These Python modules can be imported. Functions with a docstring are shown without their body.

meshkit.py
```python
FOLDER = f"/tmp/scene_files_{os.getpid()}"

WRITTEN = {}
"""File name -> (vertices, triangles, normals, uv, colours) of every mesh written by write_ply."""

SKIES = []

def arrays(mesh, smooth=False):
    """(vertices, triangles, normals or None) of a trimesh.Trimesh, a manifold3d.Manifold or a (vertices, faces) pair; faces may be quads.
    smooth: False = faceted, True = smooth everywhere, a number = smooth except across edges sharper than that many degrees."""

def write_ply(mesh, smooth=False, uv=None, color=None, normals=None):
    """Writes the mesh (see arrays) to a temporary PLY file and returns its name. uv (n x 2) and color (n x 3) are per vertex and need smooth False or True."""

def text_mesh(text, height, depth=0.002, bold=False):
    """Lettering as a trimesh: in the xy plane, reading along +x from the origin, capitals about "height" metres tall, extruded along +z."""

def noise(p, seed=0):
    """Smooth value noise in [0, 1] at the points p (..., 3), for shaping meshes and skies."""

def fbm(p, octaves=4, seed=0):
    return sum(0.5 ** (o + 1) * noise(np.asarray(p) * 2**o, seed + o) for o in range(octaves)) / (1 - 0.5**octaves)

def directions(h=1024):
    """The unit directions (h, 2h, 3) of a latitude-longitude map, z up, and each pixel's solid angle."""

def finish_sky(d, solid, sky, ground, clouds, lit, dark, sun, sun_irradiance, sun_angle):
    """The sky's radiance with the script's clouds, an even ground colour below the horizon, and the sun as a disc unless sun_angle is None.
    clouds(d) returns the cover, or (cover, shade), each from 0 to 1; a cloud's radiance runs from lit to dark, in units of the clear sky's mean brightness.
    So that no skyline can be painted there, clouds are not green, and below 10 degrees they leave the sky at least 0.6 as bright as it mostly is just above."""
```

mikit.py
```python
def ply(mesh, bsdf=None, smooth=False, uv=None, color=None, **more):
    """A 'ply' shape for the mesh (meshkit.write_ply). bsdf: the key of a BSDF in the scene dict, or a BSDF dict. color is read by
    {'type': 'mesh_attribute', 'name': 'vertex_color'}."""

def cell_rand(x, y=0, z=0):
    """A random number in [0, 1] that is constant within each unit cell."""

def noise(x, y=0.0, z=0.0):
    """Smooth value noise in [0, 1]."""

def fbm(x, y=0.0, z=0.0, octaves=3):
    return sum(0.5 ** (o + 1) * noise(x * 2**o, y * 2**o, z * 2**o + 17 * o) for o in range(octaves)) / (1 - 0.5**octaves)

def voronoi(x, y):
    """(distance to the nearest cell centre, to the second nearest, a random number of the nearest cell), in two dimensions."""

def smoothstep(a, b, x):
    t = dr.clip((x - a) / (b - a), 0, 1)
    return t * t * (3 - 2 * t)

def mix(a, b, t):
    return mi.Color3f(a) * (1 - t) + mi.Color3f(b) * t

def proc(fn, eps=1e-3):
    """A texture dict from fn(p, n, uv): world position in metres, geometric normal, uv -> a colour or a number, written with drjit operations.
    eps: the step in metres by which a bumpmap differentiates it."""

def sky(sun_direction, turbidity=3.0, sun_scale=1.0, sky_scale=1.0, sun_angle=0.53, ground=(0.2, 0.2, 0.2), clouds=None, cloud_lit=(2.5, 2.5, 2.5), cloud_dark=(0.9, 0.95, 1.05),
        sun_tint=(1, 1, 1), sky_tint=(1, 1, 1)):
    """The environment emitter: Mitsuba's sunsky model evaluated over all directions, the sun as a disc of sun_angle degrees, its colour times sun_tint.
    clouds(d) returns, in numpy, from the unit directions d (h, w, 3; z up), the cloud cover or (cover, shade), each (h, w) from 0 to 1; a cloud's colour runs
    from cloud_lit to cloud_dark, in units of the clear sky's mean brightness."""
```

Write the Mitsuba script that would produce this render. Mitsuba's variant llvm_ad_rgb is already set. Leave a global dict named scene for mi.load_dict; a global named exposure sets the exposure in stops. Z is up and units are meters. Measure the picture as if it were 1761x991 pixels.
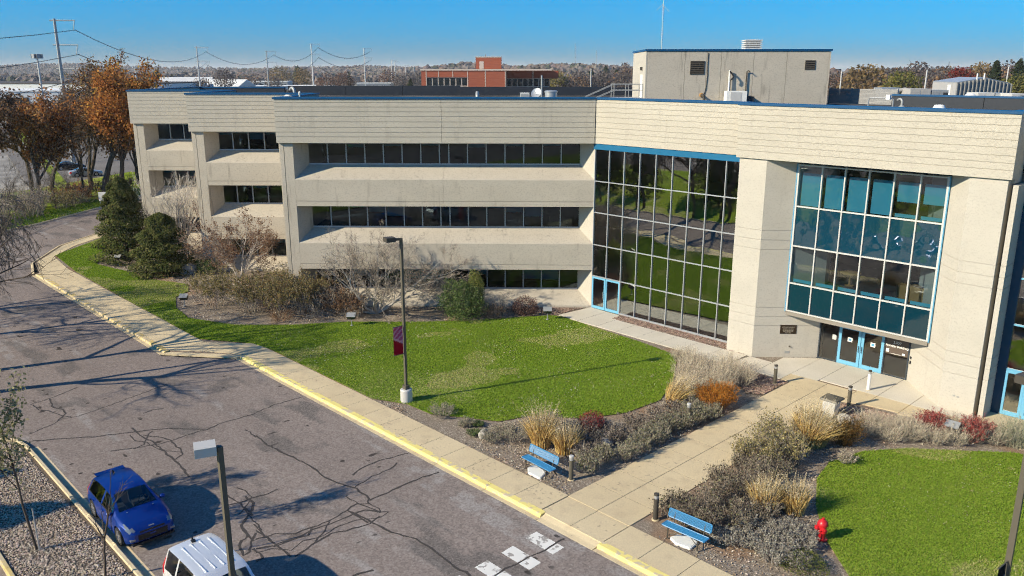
import math
import numpy as np
import drjit as dr
import trimesh
import mitsuba as mi
import mikit, meshkit
from mikit import noise, fbm, voronoi, cell_rand, smoothstep, mix
from shapely.geometry import Polygon, LineString

T = mi.ScalarTransform4f
scene, labels = {}, {}

# ---------------------------------------------------------------- camera, sky, exposure
# world: x runs along the road towards the right, y away from the road towards the building, z up; metres
PITCH, FX, FY = 0.2596, -0.72156, 0.69235
eye = np.array([0.0, 0.0, 16.0])
fwd = np.array([FX * math.cos(PITCH), FY * math.cos(PITCH), -math.sin(PITCH)])
scene['camera'] = {'type': 'perspective', 'fov': 63.97, 'fov_axis': 'x', 'near_clip': 0.5, 'far_clip': 12000.0,
                   'to_world': T().look_at(origin=eye.tolist(), target=(eye + fwd * 10).tolist(), up=[0, 0, 1])}
SUN = (-0.330 * 0.880, -0.944 * 0.880, 0.475)
def pale_horizon(d):
    """thin milky veil of high cirrus low over the horizon, thinning upwards, a little uneven"""
    e = np.degrees(np.arcsin(np.clip(d[..., 2], 0, 1)))
    n = meshkit.fbm(np.stack([d[..., 0] * 5, d[..., 1] * 5, d[..., 2] * 26], -1), 3, 2)
    return 0.80 * np.exp(-(e / 1.8) ** 1.4) * (0.72 + 0.56 * n)
scene['sky_light'] = mikit.sky(SUN, turbidity=2.6, sky_scale=0.56, ground=(0.16, 0.15, 0.13), sun_tint=(0.89, 1.0, 1.15), sky_tint=(0.06, 0.90, 1.62),
                               clouds=pale_horizon, cloud_lit=(0.75, 1.25, 1.5), cloud_dark=(0.5, 0.9, 1.1))
exposure = 2.45

# ---------------------------------------------------------------- helpers
taken = {}

def unique(name):
    if name not in taken:
        taken[name] = 0
        return name
    taken[name] += 1
    return unique('%s_%03d' % (name, taken[name]))

def tag(key, label=None, cat=None, group=None, kind=None):
    d = labels.setdefault(key, {})
    for a, b in (('label', label), ('category', cat), ('group', group), ('kind', kind)):
        if b:
            d[a] = b
    return key

def thing(name, label, cat, group=None):
    return tag(unique(name), label, cat, group)

def struct(name):
    return tag(unique(name), kind='structure')

def put(name, mesh, mat, parent=None, smooth=False, color=None):
    k = unique((parent + '__' if parent else '') + name)
    if isinstance(mesh, MB):
        color = mesh.colors() if color is None else color
        mesh = mesh.mesh()
    scene[k] = mikit.ply(mesh, mat, smooth=smooth, color=color)
    return k

def dup(src, name, to_world, label, group=None, cat=None):
    """a copy of a thing with its parts, under its own key, moved by to_world"""
    k = thing(name, label, cat or labels[src]['category'], group or labels[src].get('group'))
    for key in [q for q in scene if q == src or q.startswith(src + '__')]:
        scene[k + key[len(src):]] = {**scene[key], 'to_world': to_world}
    return k

def rotz(a):
    c, s = math.cos(a), math.sin(a)
    return np.array([[c, -s, 0], [s, c, 0], [0, 0, 1.0]])

def perp(d):
    a = np.cross(d, np.where(np.abs(d[:, 2:]) < 0.9, [[0, 0, 1.0]], [[1.0, 0, 0]]))
    a /= np.linalg.norm(a, axis=1, keepdims=True) + 1e-12
    return a, np.cross(d, a)

def tri_poly(pts):
    return trimesh.creation.triangulate_polygon(Polygon(pts), engine='earcut')

class MB:
    """collects triangles"""
    def __init__(self):
        self.v, self.f, self.c, self.n = [], [], [], 0
    def add(self, v, f, c=None):
        v = np.asarray(v, float).reshape(-1, 3)
        f = np.asarray(f, int)
        if f.shape[1] == 4:
            f = np.vstack([f[:, [0, 1, 2]], f[:, [0, 2, 3]]])
        self.v.append(v); self.f.append(f + self.n); self.n += len(v)
        if c is not None:
            self.c.append(np.broadcast_to(np.asarray(c, float), (len(v), 3)))
        return self
    def tm(self, m, c=None):
        return self.add(m.vertices, m.faces, c)
    def box(self, x0, x1, y0, y1, z0, z1, R=None, at=(0, 0, 0), c=None):
        v = np.array([[x, y, z] for x in (x0, x1) for y in (y0, y1) for z in (z0, z1)], float)
        if R is not None:
            v = v @ np.asarray(R).T
        return self.add(v + np.asarray(at, float), [[0, 1, 3, 2], [4, 6, 7, 5], [0, 4, 5, 1], [2, 3, 7, 6], [0, 2, 6, 4], [1, 5, 7, 3]], c)
    def prism(self, pts, z0, z1, c=None):
        """upright prism over a plan polygon"""
        p = np.asarray(pts, float)
        if Polygon(p).exterior.is_ccw is False:
            p = p[::-1]
        n = len(p)
        vv, ff = tri_poly(p)
        vv = np.asarray(vv)
        self.add(np.c_[vv, np.full(len(vv), z1)], ff, c)
        self.add(np.c_[vv, np.full(len(vv), z0)], ff[:, ::-1], c)
        i = np.arange(n); j = (i + 1) % n
        return self.add(np.vstack([np.c_[p, np.full(n, z0)], np.c_[p, np.full(n, z1)]]), np.stack([i, j, j + n, i + n], 1), c)
    def sweep(self, prof, a, b, ex, ez=(0, 0, 1.0), c=None):
        """profile (offset along ex, height) drawn straight from a to b, ends closed"""
        prof = np.asarray(prof, float); a, b, ex, ez = (np.asarray(q, float) for q in (a, b, ex, ez))
        n = len(prof)
        s = prof[:, :1] * ex + prof[:, 1:] * ez
        i = np.arange(n); j = (i + 1) % n
        self.add(np.vstack([s + a, s + b]), np.stack([i, j, j + n, i + n], 1), c)
        vv, ff = tri_poly(prof)
        s2 = np.asarray(vv)[:, :1] * ex + np.asarray(vv)[:, 1:] * ez
        self.add(s2 + a, ff, c); return self.add(s2 + b, ff[:, ::-1], c)
    def tubes(self, p0, p1, r0, r1, sides=4, c=None):
        p0, p1 = np.asarray(p0, float).reshape(-1, 3), np.asarray(p1, float).reshape(-1, 3)
        n = len(p0); r0, r1 = np.broadcast_to(r0, n), np.broadcast_to(r1, n)
        d = p1 - p0; d = d / (np.linalg.norm(d, axis=1, keepdims=True) + 1e-12)
        a, b = perp(d)
        t = np.arange(sides) * 2 * math.pi / sides
        ring = np.cos(t)[None, :, None] * a[:, None] + np.sin(t)[None, :, None] * b[:, None]
        v = np.stack([p0[:, None] + ring * r0[:, None, None], p1[:, None] + ring * r1[:, None, None]], 1)
        k = np.arange(sides); q = np.stack([k, (k + 1) % sides, (k + 1) % sides + sides, k + sides], 1)
        f = (np.arange(n)[:, None, None] * 2 * sides + q[None]).reshape(-1, 4)
        if c is not None:
            c = np.repeat(np.broadcast_to(np.asarray(c, float), (n, 3)), 2 * sides, 0)
        return self.add(v.reshape(-1, 3), f, c)
    def pipe(self, pts, r, sides=8, c=None):
        """a bent tube with closed ends"""
        p = np.asarray(pts, float); n = len(p)
        d = np.gradient(p, axis=0); d /= np.linalg.norm(d, axis=1, keepdims=True) + 1e-12
        a, b = perp(d)
        for i in range(1, n):
            if (a[i] @ a[i - 1]) < 0.3:
                q = a[i - 1] - d[i] * (a[i - 1] @ d[i]); q /= np.linalg.norm(q) + 1e-9
                a[i], b[i] = q, np.cross(d[i], q)
        t = np.arange(sides) * 2 * math.pi / sides
        rr = np.broadcast_to(np.asarray(r, float), (n,))
        v = p[:, None] + (np.cos(t)[None, :, None] * a[:, None] + np.sin(t)[None, :, None] * b[:, None]) * rr[:, None, None]
        i, j = np.meshgrid(np.arange(n - 1), np.arange(sides), indexing='ij')
        q = np.stack([i * sides + j, i * sides + (j + 1) % sides, (i + 1) * sides + (j + 1) % sides, (i + 1) * sides + j], -1).reshape(-1, 4)
        self.add(v.reshape(-1, 3), q, c)
        k = np.arange(1, sides - 1)
        fan = np.stack([k * 0, k, k + 1], 1)
        self.add(v[0], fan[:, ::-1], c); return self.add(v[-1], fan, c)
    def lathe(self, prof, at=(0, 0, 0), sides=20, c=None, axis=None):
        """profile (radius, height) turned about z (or about the axis)"""
        prof = np.asarray(prof, float); n = len(prof)
        t = np.arange(sides) * 2 * math.pi / sides
        v = np.stack([prof[:, :1] * np.cos(t), prof[:, :1] * np.sin(t), np.repeat(prof[:, 1:], sides, 1)], -1).reshape(-1, 3)
        if axis is not None:
            ax = np.asarray([axis], float); a, b = perp(ax)
            v = v[:, :1] * a + v[:, 1:2] * b + v[:, 2:] * ax
        i, j = np.meshgrid(np.arange(n - 1), np.arange(sides), indexing='ij')
        q = np.stack([i * sides + j, i * sides + (j + 1) % sides, (i + 1) * sides + (j + 1) % sides, (i + 1) * sides + j], -1).reshape(-1, 4)
        return self.add(v + np.asarray(at, float), q, c)
    def quads(self, p, size, rng, c, aspect=0.6, normal=None):
        """loose leaf-like quads at the points"""
        n = len(p)
        if normal is None:
            d = rng.normal(size=(n, 3))
        else:
            d = normal + rng.normal(size=(n, 3)) * 0.5
        d /= np.linalg.norm(d, axis=1, keepdims=True) + 1e-9
        a, b = perp(d)
        w = rng.uniform(0, 2 * math.pi, n)[:, None]
        a, b = a * np.cos(w) + b * np.sin(w), -a * np.sin(w) + b * np.cos(w)
        s = (np.broadcast_to(size, n) * rng.uniform(0.6, 1.3, n))[:, None]
        a, b = a * s * 0.5, b * s * 0.5 * aspect
        v = np.stack([p - a, p + b, p + a, p - b], 1).reshape(-1, 3)
        f = np.arange(n)[:, None] * 4 + np.array([[0, 1, 2, 3]])
        return self.add(v, f, np.repeat(c, 4, 0))
    def mesh(self):
        return np.vstack(self.v), np.vstack(self.f)
    def colors(self):
        return np.vstack(self.c) if self.c else None

def pick(rng, cols, n, jit=0.18):
    """n colours drawn from a palette with some jitter in brightness"""
    cols = np.asarray(cols, float)
    c = cols[rng.integers(0, len(cols), n)] * (1 + rng.uniform(-jit, jit, (n, 1))) * (1 + rng.uniform(-0.06, 0.06, (n, 3)))
    return np.clip(c, 0.002, 0.95)

def inside(poly, p):
    """points in polygon, vectorised"""
    x, y = p[:, 0], p[:, 1]; q = np.asarray(poly, float); res = np.zeros(len(p), bool)
    for (x0, y0), (x1, y1) in zip(q, np.roll(q, -1, 0)):
        if y0 == y1:
            continue
        res ^= ((y0 > y) != (y1 > y)) & (x < (x1 - x0) * (y - y0) / (y1 - y0) + x0)
    return res

def scatter(poly, n, rng):
    q = np.asarray(poly, float); lo, hi = q.min(0), q.max(0); out = np.zeros((0, 2))
    while len(out) < n:
        p = rng.uniform(lo, hi, (n * 2, 2)); out = np.vstack([out, p[inside(q, p)]])
    return out[:n]

# ---------------------------------------------------------------- materials
def rgb(*c):
    return {'type': 'rgb', 'value': list(map(float, c))}

def mat(name, d, two=True):
    scene[name] = {'type': 'twosided', 'bsdf': d} if two else d
    return name

def flat(name, c, rough=0.7, metal=0.0, spec=0.4, **k):
    return mat(name, {'type': 'principled', 'base_color': rgb(*c) if isinstance(c, tuple) else c, 'roughness': rough, 'metallic': metal, 'specular': spec, **k})

def bump(d, fn, scale, eps=4e-3):
    return {'type': 'bumpmap', 'arbitrary': mikit.proc(fn, eps=eps), 'scale': scale, 'bsdf': d}

def stone(c0, c1, dark, streak):
    """exposed-aggregate precast: pale matrix, darker pebbles, rain streaks and blotches"""
    def fn(p, n, uv):
        g = noise(p.x * 38, p.y * 38, p.z * 38)
        g2 = noise(p.x * 14, p.y * 14, p.z * 14)
        c = mix(c0, c1, fbm(p.x * 0.55, p.y * 0.55, p.z * 0.8))
        c = mix(c, dark, 0.40 * smoothstep(0.62, 0.85, g) + 0.22 * smoothstep(0.55, 0.9, g2))
        h = p.x * 0.7 - p.y * 0.7
        h2 = p.x * 0.7 + p.y * 0.7
        s = smoothstep(0.52, 0.78, fbm(h * 2.4 + 3, h2 * 2.4, p.z * 0.16)) * smoothstep(0.4, 0.75, noise(h * 11, h2 * 11, p.z * 1.1))
        return mix(c, dark, streak * s)
    return fn

def stone_bump(p, n, uv):
    return noise(p.x * 45, p.y * 45, p.z * 45)

mat('fascia_concrete', {'type': 'diffuse', 'reflectance': mikit.proc(stone((0.52, 0.482, 0.412), (0.455, 0.42, 0.358), (0.23, 0.205, 0.17), 0.2))})
mat('facade_concrete', {'type': 'diffuse', 'reflectance': mikit.proc(stone((0.535, 0.485, 0.41), (0.46, 0.415, 0.345), (0.21, 0.185, 0.15), 0.55))})
mat('pier_concrete', {'type': 'diffuse', 'reflectance': mikit.proc(stone((0.53, 0.495, 0.435), (0.465, 0.435, 0.38), (0.30, 0.275, 0.24), 0.14))})

def slab_fn(p, n, uv):
    c = mix((0.66, 0.55, 0.365), (0.57, 0.465, 0.30), fbm(p.x * 0.5, p.y * 0.5))
    c = mix(c, (0.51, 0.41, 0.27), 0.5 * smoothstep(0.5, 0.8, fbm(p.x * 2.2 + 7, p.y * 2.2, 3.0, octaves=4)))
    c = c * (0.9 + 0.2 * noise(p.x * 60, p.y * 60, p.z * 9))
    return mix(c, (0.25, 0.2, 0.15), 0.5 * smoothstep(0.82, 0.92, noise(p.x * 11, p.y * 11)) * smoothstep(0.5, 0.68, fbm(p.x * 0.6, p.y * 0.6, 5.0)))
mat('walk_concrete', {'type': 'diffuse', 'reflectance': mikit.proc(slab_fn)})
mat('pale_concrete', {'type': 'diffuse', 'reflectance': mikit.proc(lambda p, n, uv: mix((0.66, 0.61, 0.52), (0.56, 0.51, 0.42), fbm(p.x * 0.9, p.y * 0.9, 0.0, octaves=4)) * (0.92 + 0.16 * noise(p.x * 50, p.y * 50)))})

def yellow_fn(p, n, uv):
    w = fbm(p.x * 5, p.y * 5, p.z * 9, octaves=4)
    return mix((0.80, 0.68, 0.25), (0.60, 0.51, 0.36), smoothstep(0.52, 0.66, w))
mat('yellow_paint', {'type': 'diffuse', 'reflectance': mikit.proc(yellow_fn)})
mat('worn_yellow', {'type': 'diffuse', 'reflectance': mikit.proc(lambda p, n, uv: mix((0.60, 0.46, 0.20), (0.52, 0.44, 0.31), smoothstep(0.38, 0.55, fbm(p.x * 3, p.y * 3, p.z * 7, octaves=4))))})

def asphalt_fn(p, n, uv):
    c = mix((0.275, 0.232, 0.212), (0.205, 0.172, 0.158), fbm(p.x * 0.16, p.y * 0.5, 0.0, octaves=4))
    st = noise(p.x * 0.05 + 4, p.y * 1.15) * 0.6 + noise(p.x * 0.3, p.y * 3.1) * 0.4
    c = mix(c, (0.33, 0.31, 0.30), 0.6 * smoothstep(0.56, 0.74, st) * smoothstep(0.36, 0.6, fbm(p.x * 1.3, p.y * 1.3 + 9, 0.0, octaves=4)))
    c = mix(c, (0.115, 0.108, 0.104), 0.6 * smoothstep(0.60, 0.74, fbm(p.x * 0.35 + 30, p.y * 0.9, 2.0, octaves=4)))
    g = noise(p.x * 34, p.y * 34)
    c = c * (0.72 + 0.56 * noise(p.x * 17, p.y * 17, 5.0))
    c = mix(c, (0.42, 0.40, 0.38), 0.5 * smoothstep(0.80, 0.95, g))
    return mix(c, (0.03, 0.028, 0.027), 0.8 * smoothstep(0.87, 0.93, noise(p.x * 2.6, p.y * 2.6, 9.0)) * smoothstep(0.5, 0.7, noise(p.x * 0.4, p.y * 0.4, 1.0)))
mat('asphalt', {'type': 'diffuse', 'reflectance': mikit.proc(asphalt_fn)})
flat('crack_sealant', (0.062, 0.055, 0.052), 0.75, spec=0.2)
mat('white_marking', {'type': 'diffuse', 'reflectance': mikit.proc(lambda p, n, uv: mix((0.74, 0.73, 0.70), (0.34, 0.32, 0.30), smoothstep(0.62, 0.72, fbm(p.x * 4, p.y * 4, 0.0, octaves=4))))})

def lawn_fn(p, n, uv):
    c = mix((0.165, 0.245, 0.026), (0.23, 0.275, 0.045), fbm(p.x * 0.45, p.y * 0.45, 0.0, octaves=4))
    c = mix(c, (0.38, 0.36, 0.16), 0.65 * smoothstep(0.58, 0.74, fbm(p.x * 0.22 + 11, p.y * 0.22, 3.0, octaves=4)))
    return c * (0.55 + 0.9 * noise(p.x * 16, p.y * 16))
mat('lawn_turf', {'type': 'diffuse', 'reflectance': mikit.proc(lawn_fn)})

def mulch_fn(p, n, uv):
    d, e, w = voronoi(p.x * 15, p.y * 22)
    c = mix((0.36, 0.30, 0.24), (0.21, 0.17, 0.135), w)
    c = mix(c, (0.52, 0.455, 0.375), smoothstep(0.84, 0.95, w))
    c = mix(c, (0.33, 0.21, 0.135), 0.7 * smoothstep(0.52, 0.66, fbm(p.x * 0.3 + 5, p.y * 0.3, 0.0)))
    return c * (0.35 + 0.65 * smoothstep(0.0, 0.25, e - d))
mat('mulch', {'type': 'diffuse', 'reflectance': mikit.proc(mulch_fn)})
mat('gravel_base', {'type': 'diffuse', 'reflectance': mikit.proc(lambda p, n, uv: mix((0.20, 0.165, 0.13), (0.10, 0.08, 0.065), noise(p.x * 30, p.y * 30)))})
mat('tinted', {'type': 'diffuse', 'reflectance': {'type': 'mesh_attribute', 'name': 'vertex_color'}})
mat('foliage', {'type': 'principledthin', 'base_color': {'type': 'mesh_attribute', 'name': 'vertex_color'}, 'roughness': 0.75, 'spec_trans': 0.0, 'diff_trans': 0.7, 'eta': 1.3}, two=False)
mat('bark', {'type': 'diffuse', 'reflectance': mikit.proc(lambda p, n, uv: mix((0.13, 0.105, 0.085), (0.05, 0.04, 0.033), fbm(p.x * 9, p.y * 9, p.z * 2.2)))})
mat('pale_bark', {'type': 'diffuse', 'reflectance': mikit.proc(lambda p, n, uv: mix((0.56, 0.52, 0.475), (0.34, 0.305, 0.275), fbm(p.x * 12, p.y * 12, p.z * 4)))})

def land_fn(p, n, uv):
    c = mix((0.17, 0.145, 0.105), (0.10, 0.105, 0.05), smoothstep(0.4, 0.6, fbm(p.x * 0.01, p.y * 0.01)))
    d, e, w = voronoi(p.x * 0.013, p.y * 0.013)
    c = mix(c, (0.30, 0.285, 0.265), smoothstep(0.6, 0.62, w))
    return c * (0.7 + 0.6 * noise(p.x * 0.5, p.y * 0.5))
mat('far_ground', {'type': 'diffuse', 'reflectance': mikit.proc(land_fn)})
mat('far_asphalt', {'type': 'diffuse', 'reflectance': mikit.proc(lambda p, n, uv: mix((0.24, 0.225, 0.215), (0.17, 0.16, 0.155), fbm(p.x * 0.2, p.y * 0.2)) * (0.85 + 0.3 * noise(p.x * 6, p.y * 6)))})
def hill_fn(p, n, uv):
    d, e, w = voronoi(p.x * 0.06, p.y * 0.06)
    c = mix((0.125, 0.105, 0.105), (0.095, 0.084, 0.086), w)
    c = mix(c, (0.13, 0.10, 0.085), smoothstep(0.88, 0.9, w))
    return mix(c, (0.05, 0.06, 0.035), smoothstep(0.10, 0.08, w))
mat('hill_woods', {'type': 'diffuse', 'reflectance': mikit.proc(hill_fn)})

def roof_fn(p, n, uv):
    c = mix((0.085, 0.085, 0.088), (0.14, 0.138, 0.135), smoothstep(0.45, 0.7, fbm(p.x * 0.2, p.y * 0.2, 0.0, octaves=4)))
    a = p.x * 0.7071 + p.y * 0.7071
    s = dr.abs(a / 2.4 - dr.floor(a / 2.4) - 0.5)
    return mix(c, (0.05, 0.05, 0.052), smoothstep(0.475, 0.49, s)) * (0.85 + 0.3 * noise(p.x * 4, p.y * 4))
mat('roof_membrane', {'type': 'diffuse', 'reflectance': mikit.proc(roof_fn)})
flat('parapet_membrane', (0.018, 0.023, 0.034), 0.55)
flat('blue_coping', (0.003, 0.06, 0.16), 0.38, spec=0.5)
flat('blue_band', (0.006, 0.12, 0.25), 0.4, spec=0.5)
flat('shade_blue', (0.003, 0.05, 0.105), 0.4, spec=0.5)
flat('door_blue', (0.14, 0.38, 0.56), 0.4, spec=0.5)
flat('frame_blue', (0.10, 0.30, 0.47), 0.4, spec=0.5)
flat('aluminium', (0.42, 0.43, 0.45), 0.42, 0.35)
flat('dark_frame', (0.035, 0.045, 0.06), 0.45)
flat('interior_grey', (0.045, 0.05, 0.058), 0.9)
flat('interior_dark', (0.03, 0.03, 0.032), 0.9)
flat('blind_teal', (0.10, 0.45, 0.58), 0.8)
flat('office_white', (0.55, 0.56, 0.57), 0.7)
flat('oak', (0.36, 0.20, 0.075), 0.6)
flat('white_paint', (0.72, 0.72, 0.70), 0.5)
flat('screen_grey', (0.15, 0.155, 0.165), 0.5)
flat('unit_grey', (0.36, 0.35, 0.34), 0.6)
flat('grey_metal', (0.33, 0.34, 0.345), 0.5, 0.3)
flat('pale_metal', (0.56, 0.55, 0.53), 0.55, 0.2)
flat('galvanised', (0.50, 0.51, 0.52), 0.4, 0.6)
flat('bronze_paint', (0.060, 0.052, 0.042), 0.5)
flat('post_paint', (0.10, 0.088, 0.066), 0.5)
flat('head_paint', (0.46, 0.45, 0.43), 0.5)
flat('black_plastic', (0.02, 0.02, 0.021), 0.5)
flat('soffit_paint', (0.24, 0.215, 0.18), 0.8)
flat('brick_far', mikit.proc(lambda p, n, uv: mix((0.34, 0.095, 0.05), (0.25, 0.065, 0.038), fbm(p.x * 0.6, p.y * 0.6, p.z * 3))), 0.85)
flat('trim_stone', (0.50, 0.42, 0.36), 0.8)
flat('dark_glass_far', (0.012, 0.016, 0.02), 0.12, spec=0.6)
mat('corrugated', {'type': 'diffuse', 'reflectance': mikit.proc(lambda p, n, uv: mix((0.27, 0.268, 0.262), (0.22, 0.218, 0.213), noise(p.x * 2, p.y * 2, p.z * 0.5)))})
flat('bench_blue', (0.035, 0.20, 0.40), 0.42, spec=0.5)
flat('hydrant_red', (0.50, 0.014, 0.02), 0.35, spec=0.5)
flat('plaque_bronze', (0.045, 0.030, 0.018), 0.45, 0.5)
flat('plaque_letters', (0.34, 0.30, 0.24), 0.5, 0.4)
flat('sign_brown', (0.10, 0.075, 0.06), 0.5)
mat('stone_rock', {'type': 'diffuse', 'reflectance': mikit.proc(lambda p, n, uv: mix((0.50, 0.475, 0.43), (0.27, 0.25, 0.225), fbm(p.x * 7, p.y * 7, p.z * 7, octaves=4)))})

def glass(name, ior, trans, refl=(1, 1, 1)):
    return mat(name, {'type': 'thindielectric', 'int_ior': ior, 'ext_ior': 1.0, 'specular_transmittance': rgb(*trans), 'specular_reflectance': rgb(*refl)}, two=False)
glass('mirror_glass', 3.5, (0.12, 0.15, 0.16), (0.96, 1.0, 0.97))
glass('office_glass', 1.5, (0.15, 0.24, 0.32), (0.72, 0.92, 1.0))
glass('bay_glass', 1.95, (0.45, 0.56, 0.62), (0.92, 1.0, 1.0))
glass('door_glass', 1.75, (0.35, 0.38, 0.40))
mat('spandrel_glass', {'type': 'plastic', 'diffuse_reflectance': rgb(0.004, 0.040, 0.068), 'int_ior': 2.7})
mat('teal_glass', {'type': 'plastic', 'diffuse_reflectance': rgb(0.002, 0.028, 0.046), 'int_ior': 1.7})
flat('joint_filler', (0.12, 0.10, 0.08), 0.9)

# ---------------------------------------------------------------- the ground, road, pavements, lawns
KX, KY, Q = -35.87, 42.10, math.sqrt(0.5)
def cm(c, m):
    """point of the 45-degree wing: c along its front, m out of its front"""
    return (KX + (c + m) * Q, KY + (c - m) * Q)
CV, MV = np.array([Q, Q, 0]), np.array([Q, -Q, 0])

def sheet(pts, z):
    v, f = tri_poly(pts)
    return np.c_[v, np.full(len(v), z)], f

def disc_ground():
    r = np.r_[0, np.geomspace(20, 11000, 40)]; t = np.linspace(0, 2 * math.pi, 97)[:-1]
    v = np.stack([np.outer(r, np.cos(t)), np.outer(r, np.sin(t)), np.full((len(r), 96), -0.32)], -1).reshape(-1, 3)
    i, j = np.meshgrid(np.arange(len(r) - 1), np.arange(96), indexing='ij')
    return v, np.stack([i * 96 + j, (i + 1) * 96 + j, (i + 1) * 96 + (j + 1) % 96, i * 96 + (j + 1) % 96], -1).reshape(-1, 4)
g = struct('ground'); scene[g] = mikit.ply(disc_ground(), 'far_ground')

ROAD = [(-300, -60), (60, -60), (60, 19.47), (-43.2, 19.47), (-46.8, 16.57), (-73.6, 16.57), (-78.0, 17.7), (-84.3, 21.6), (-92.0, 30.5), (-112.0, 56.0), (-124.0, 52.0), (-106.2, 33.2), (-98.1, 23.1), (-96.2, 19.4), (-90, 8.0), (-90, 7.9), (-300, 7.9)]
r = struct('road'); scene[r] = mikit.ply(sheet(ROAD, -0.13), 'asphalt')
lot = struct('far_parking_lot'); scene[lot] = mikit.ply(sheet([(-116, 40), (-126, 30), (-290, 60), (-300, 160), (-170, 130)], -0.17), 'far_asphalt')
for a in ([(-292, 66), (-128, 34), (-127.6, 35.4), (-291.6, 67.4)], [(-292, 88), (-150, 60), (-149.6, 61.2), (-291.6, 89.4)], [(-290, 112), (-160, 86), (-159.6, 87.2), (-290, 113.4)]):
    put('grass_island', sheet(a, -0.10), 'lawn_turf', lot)
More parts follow.
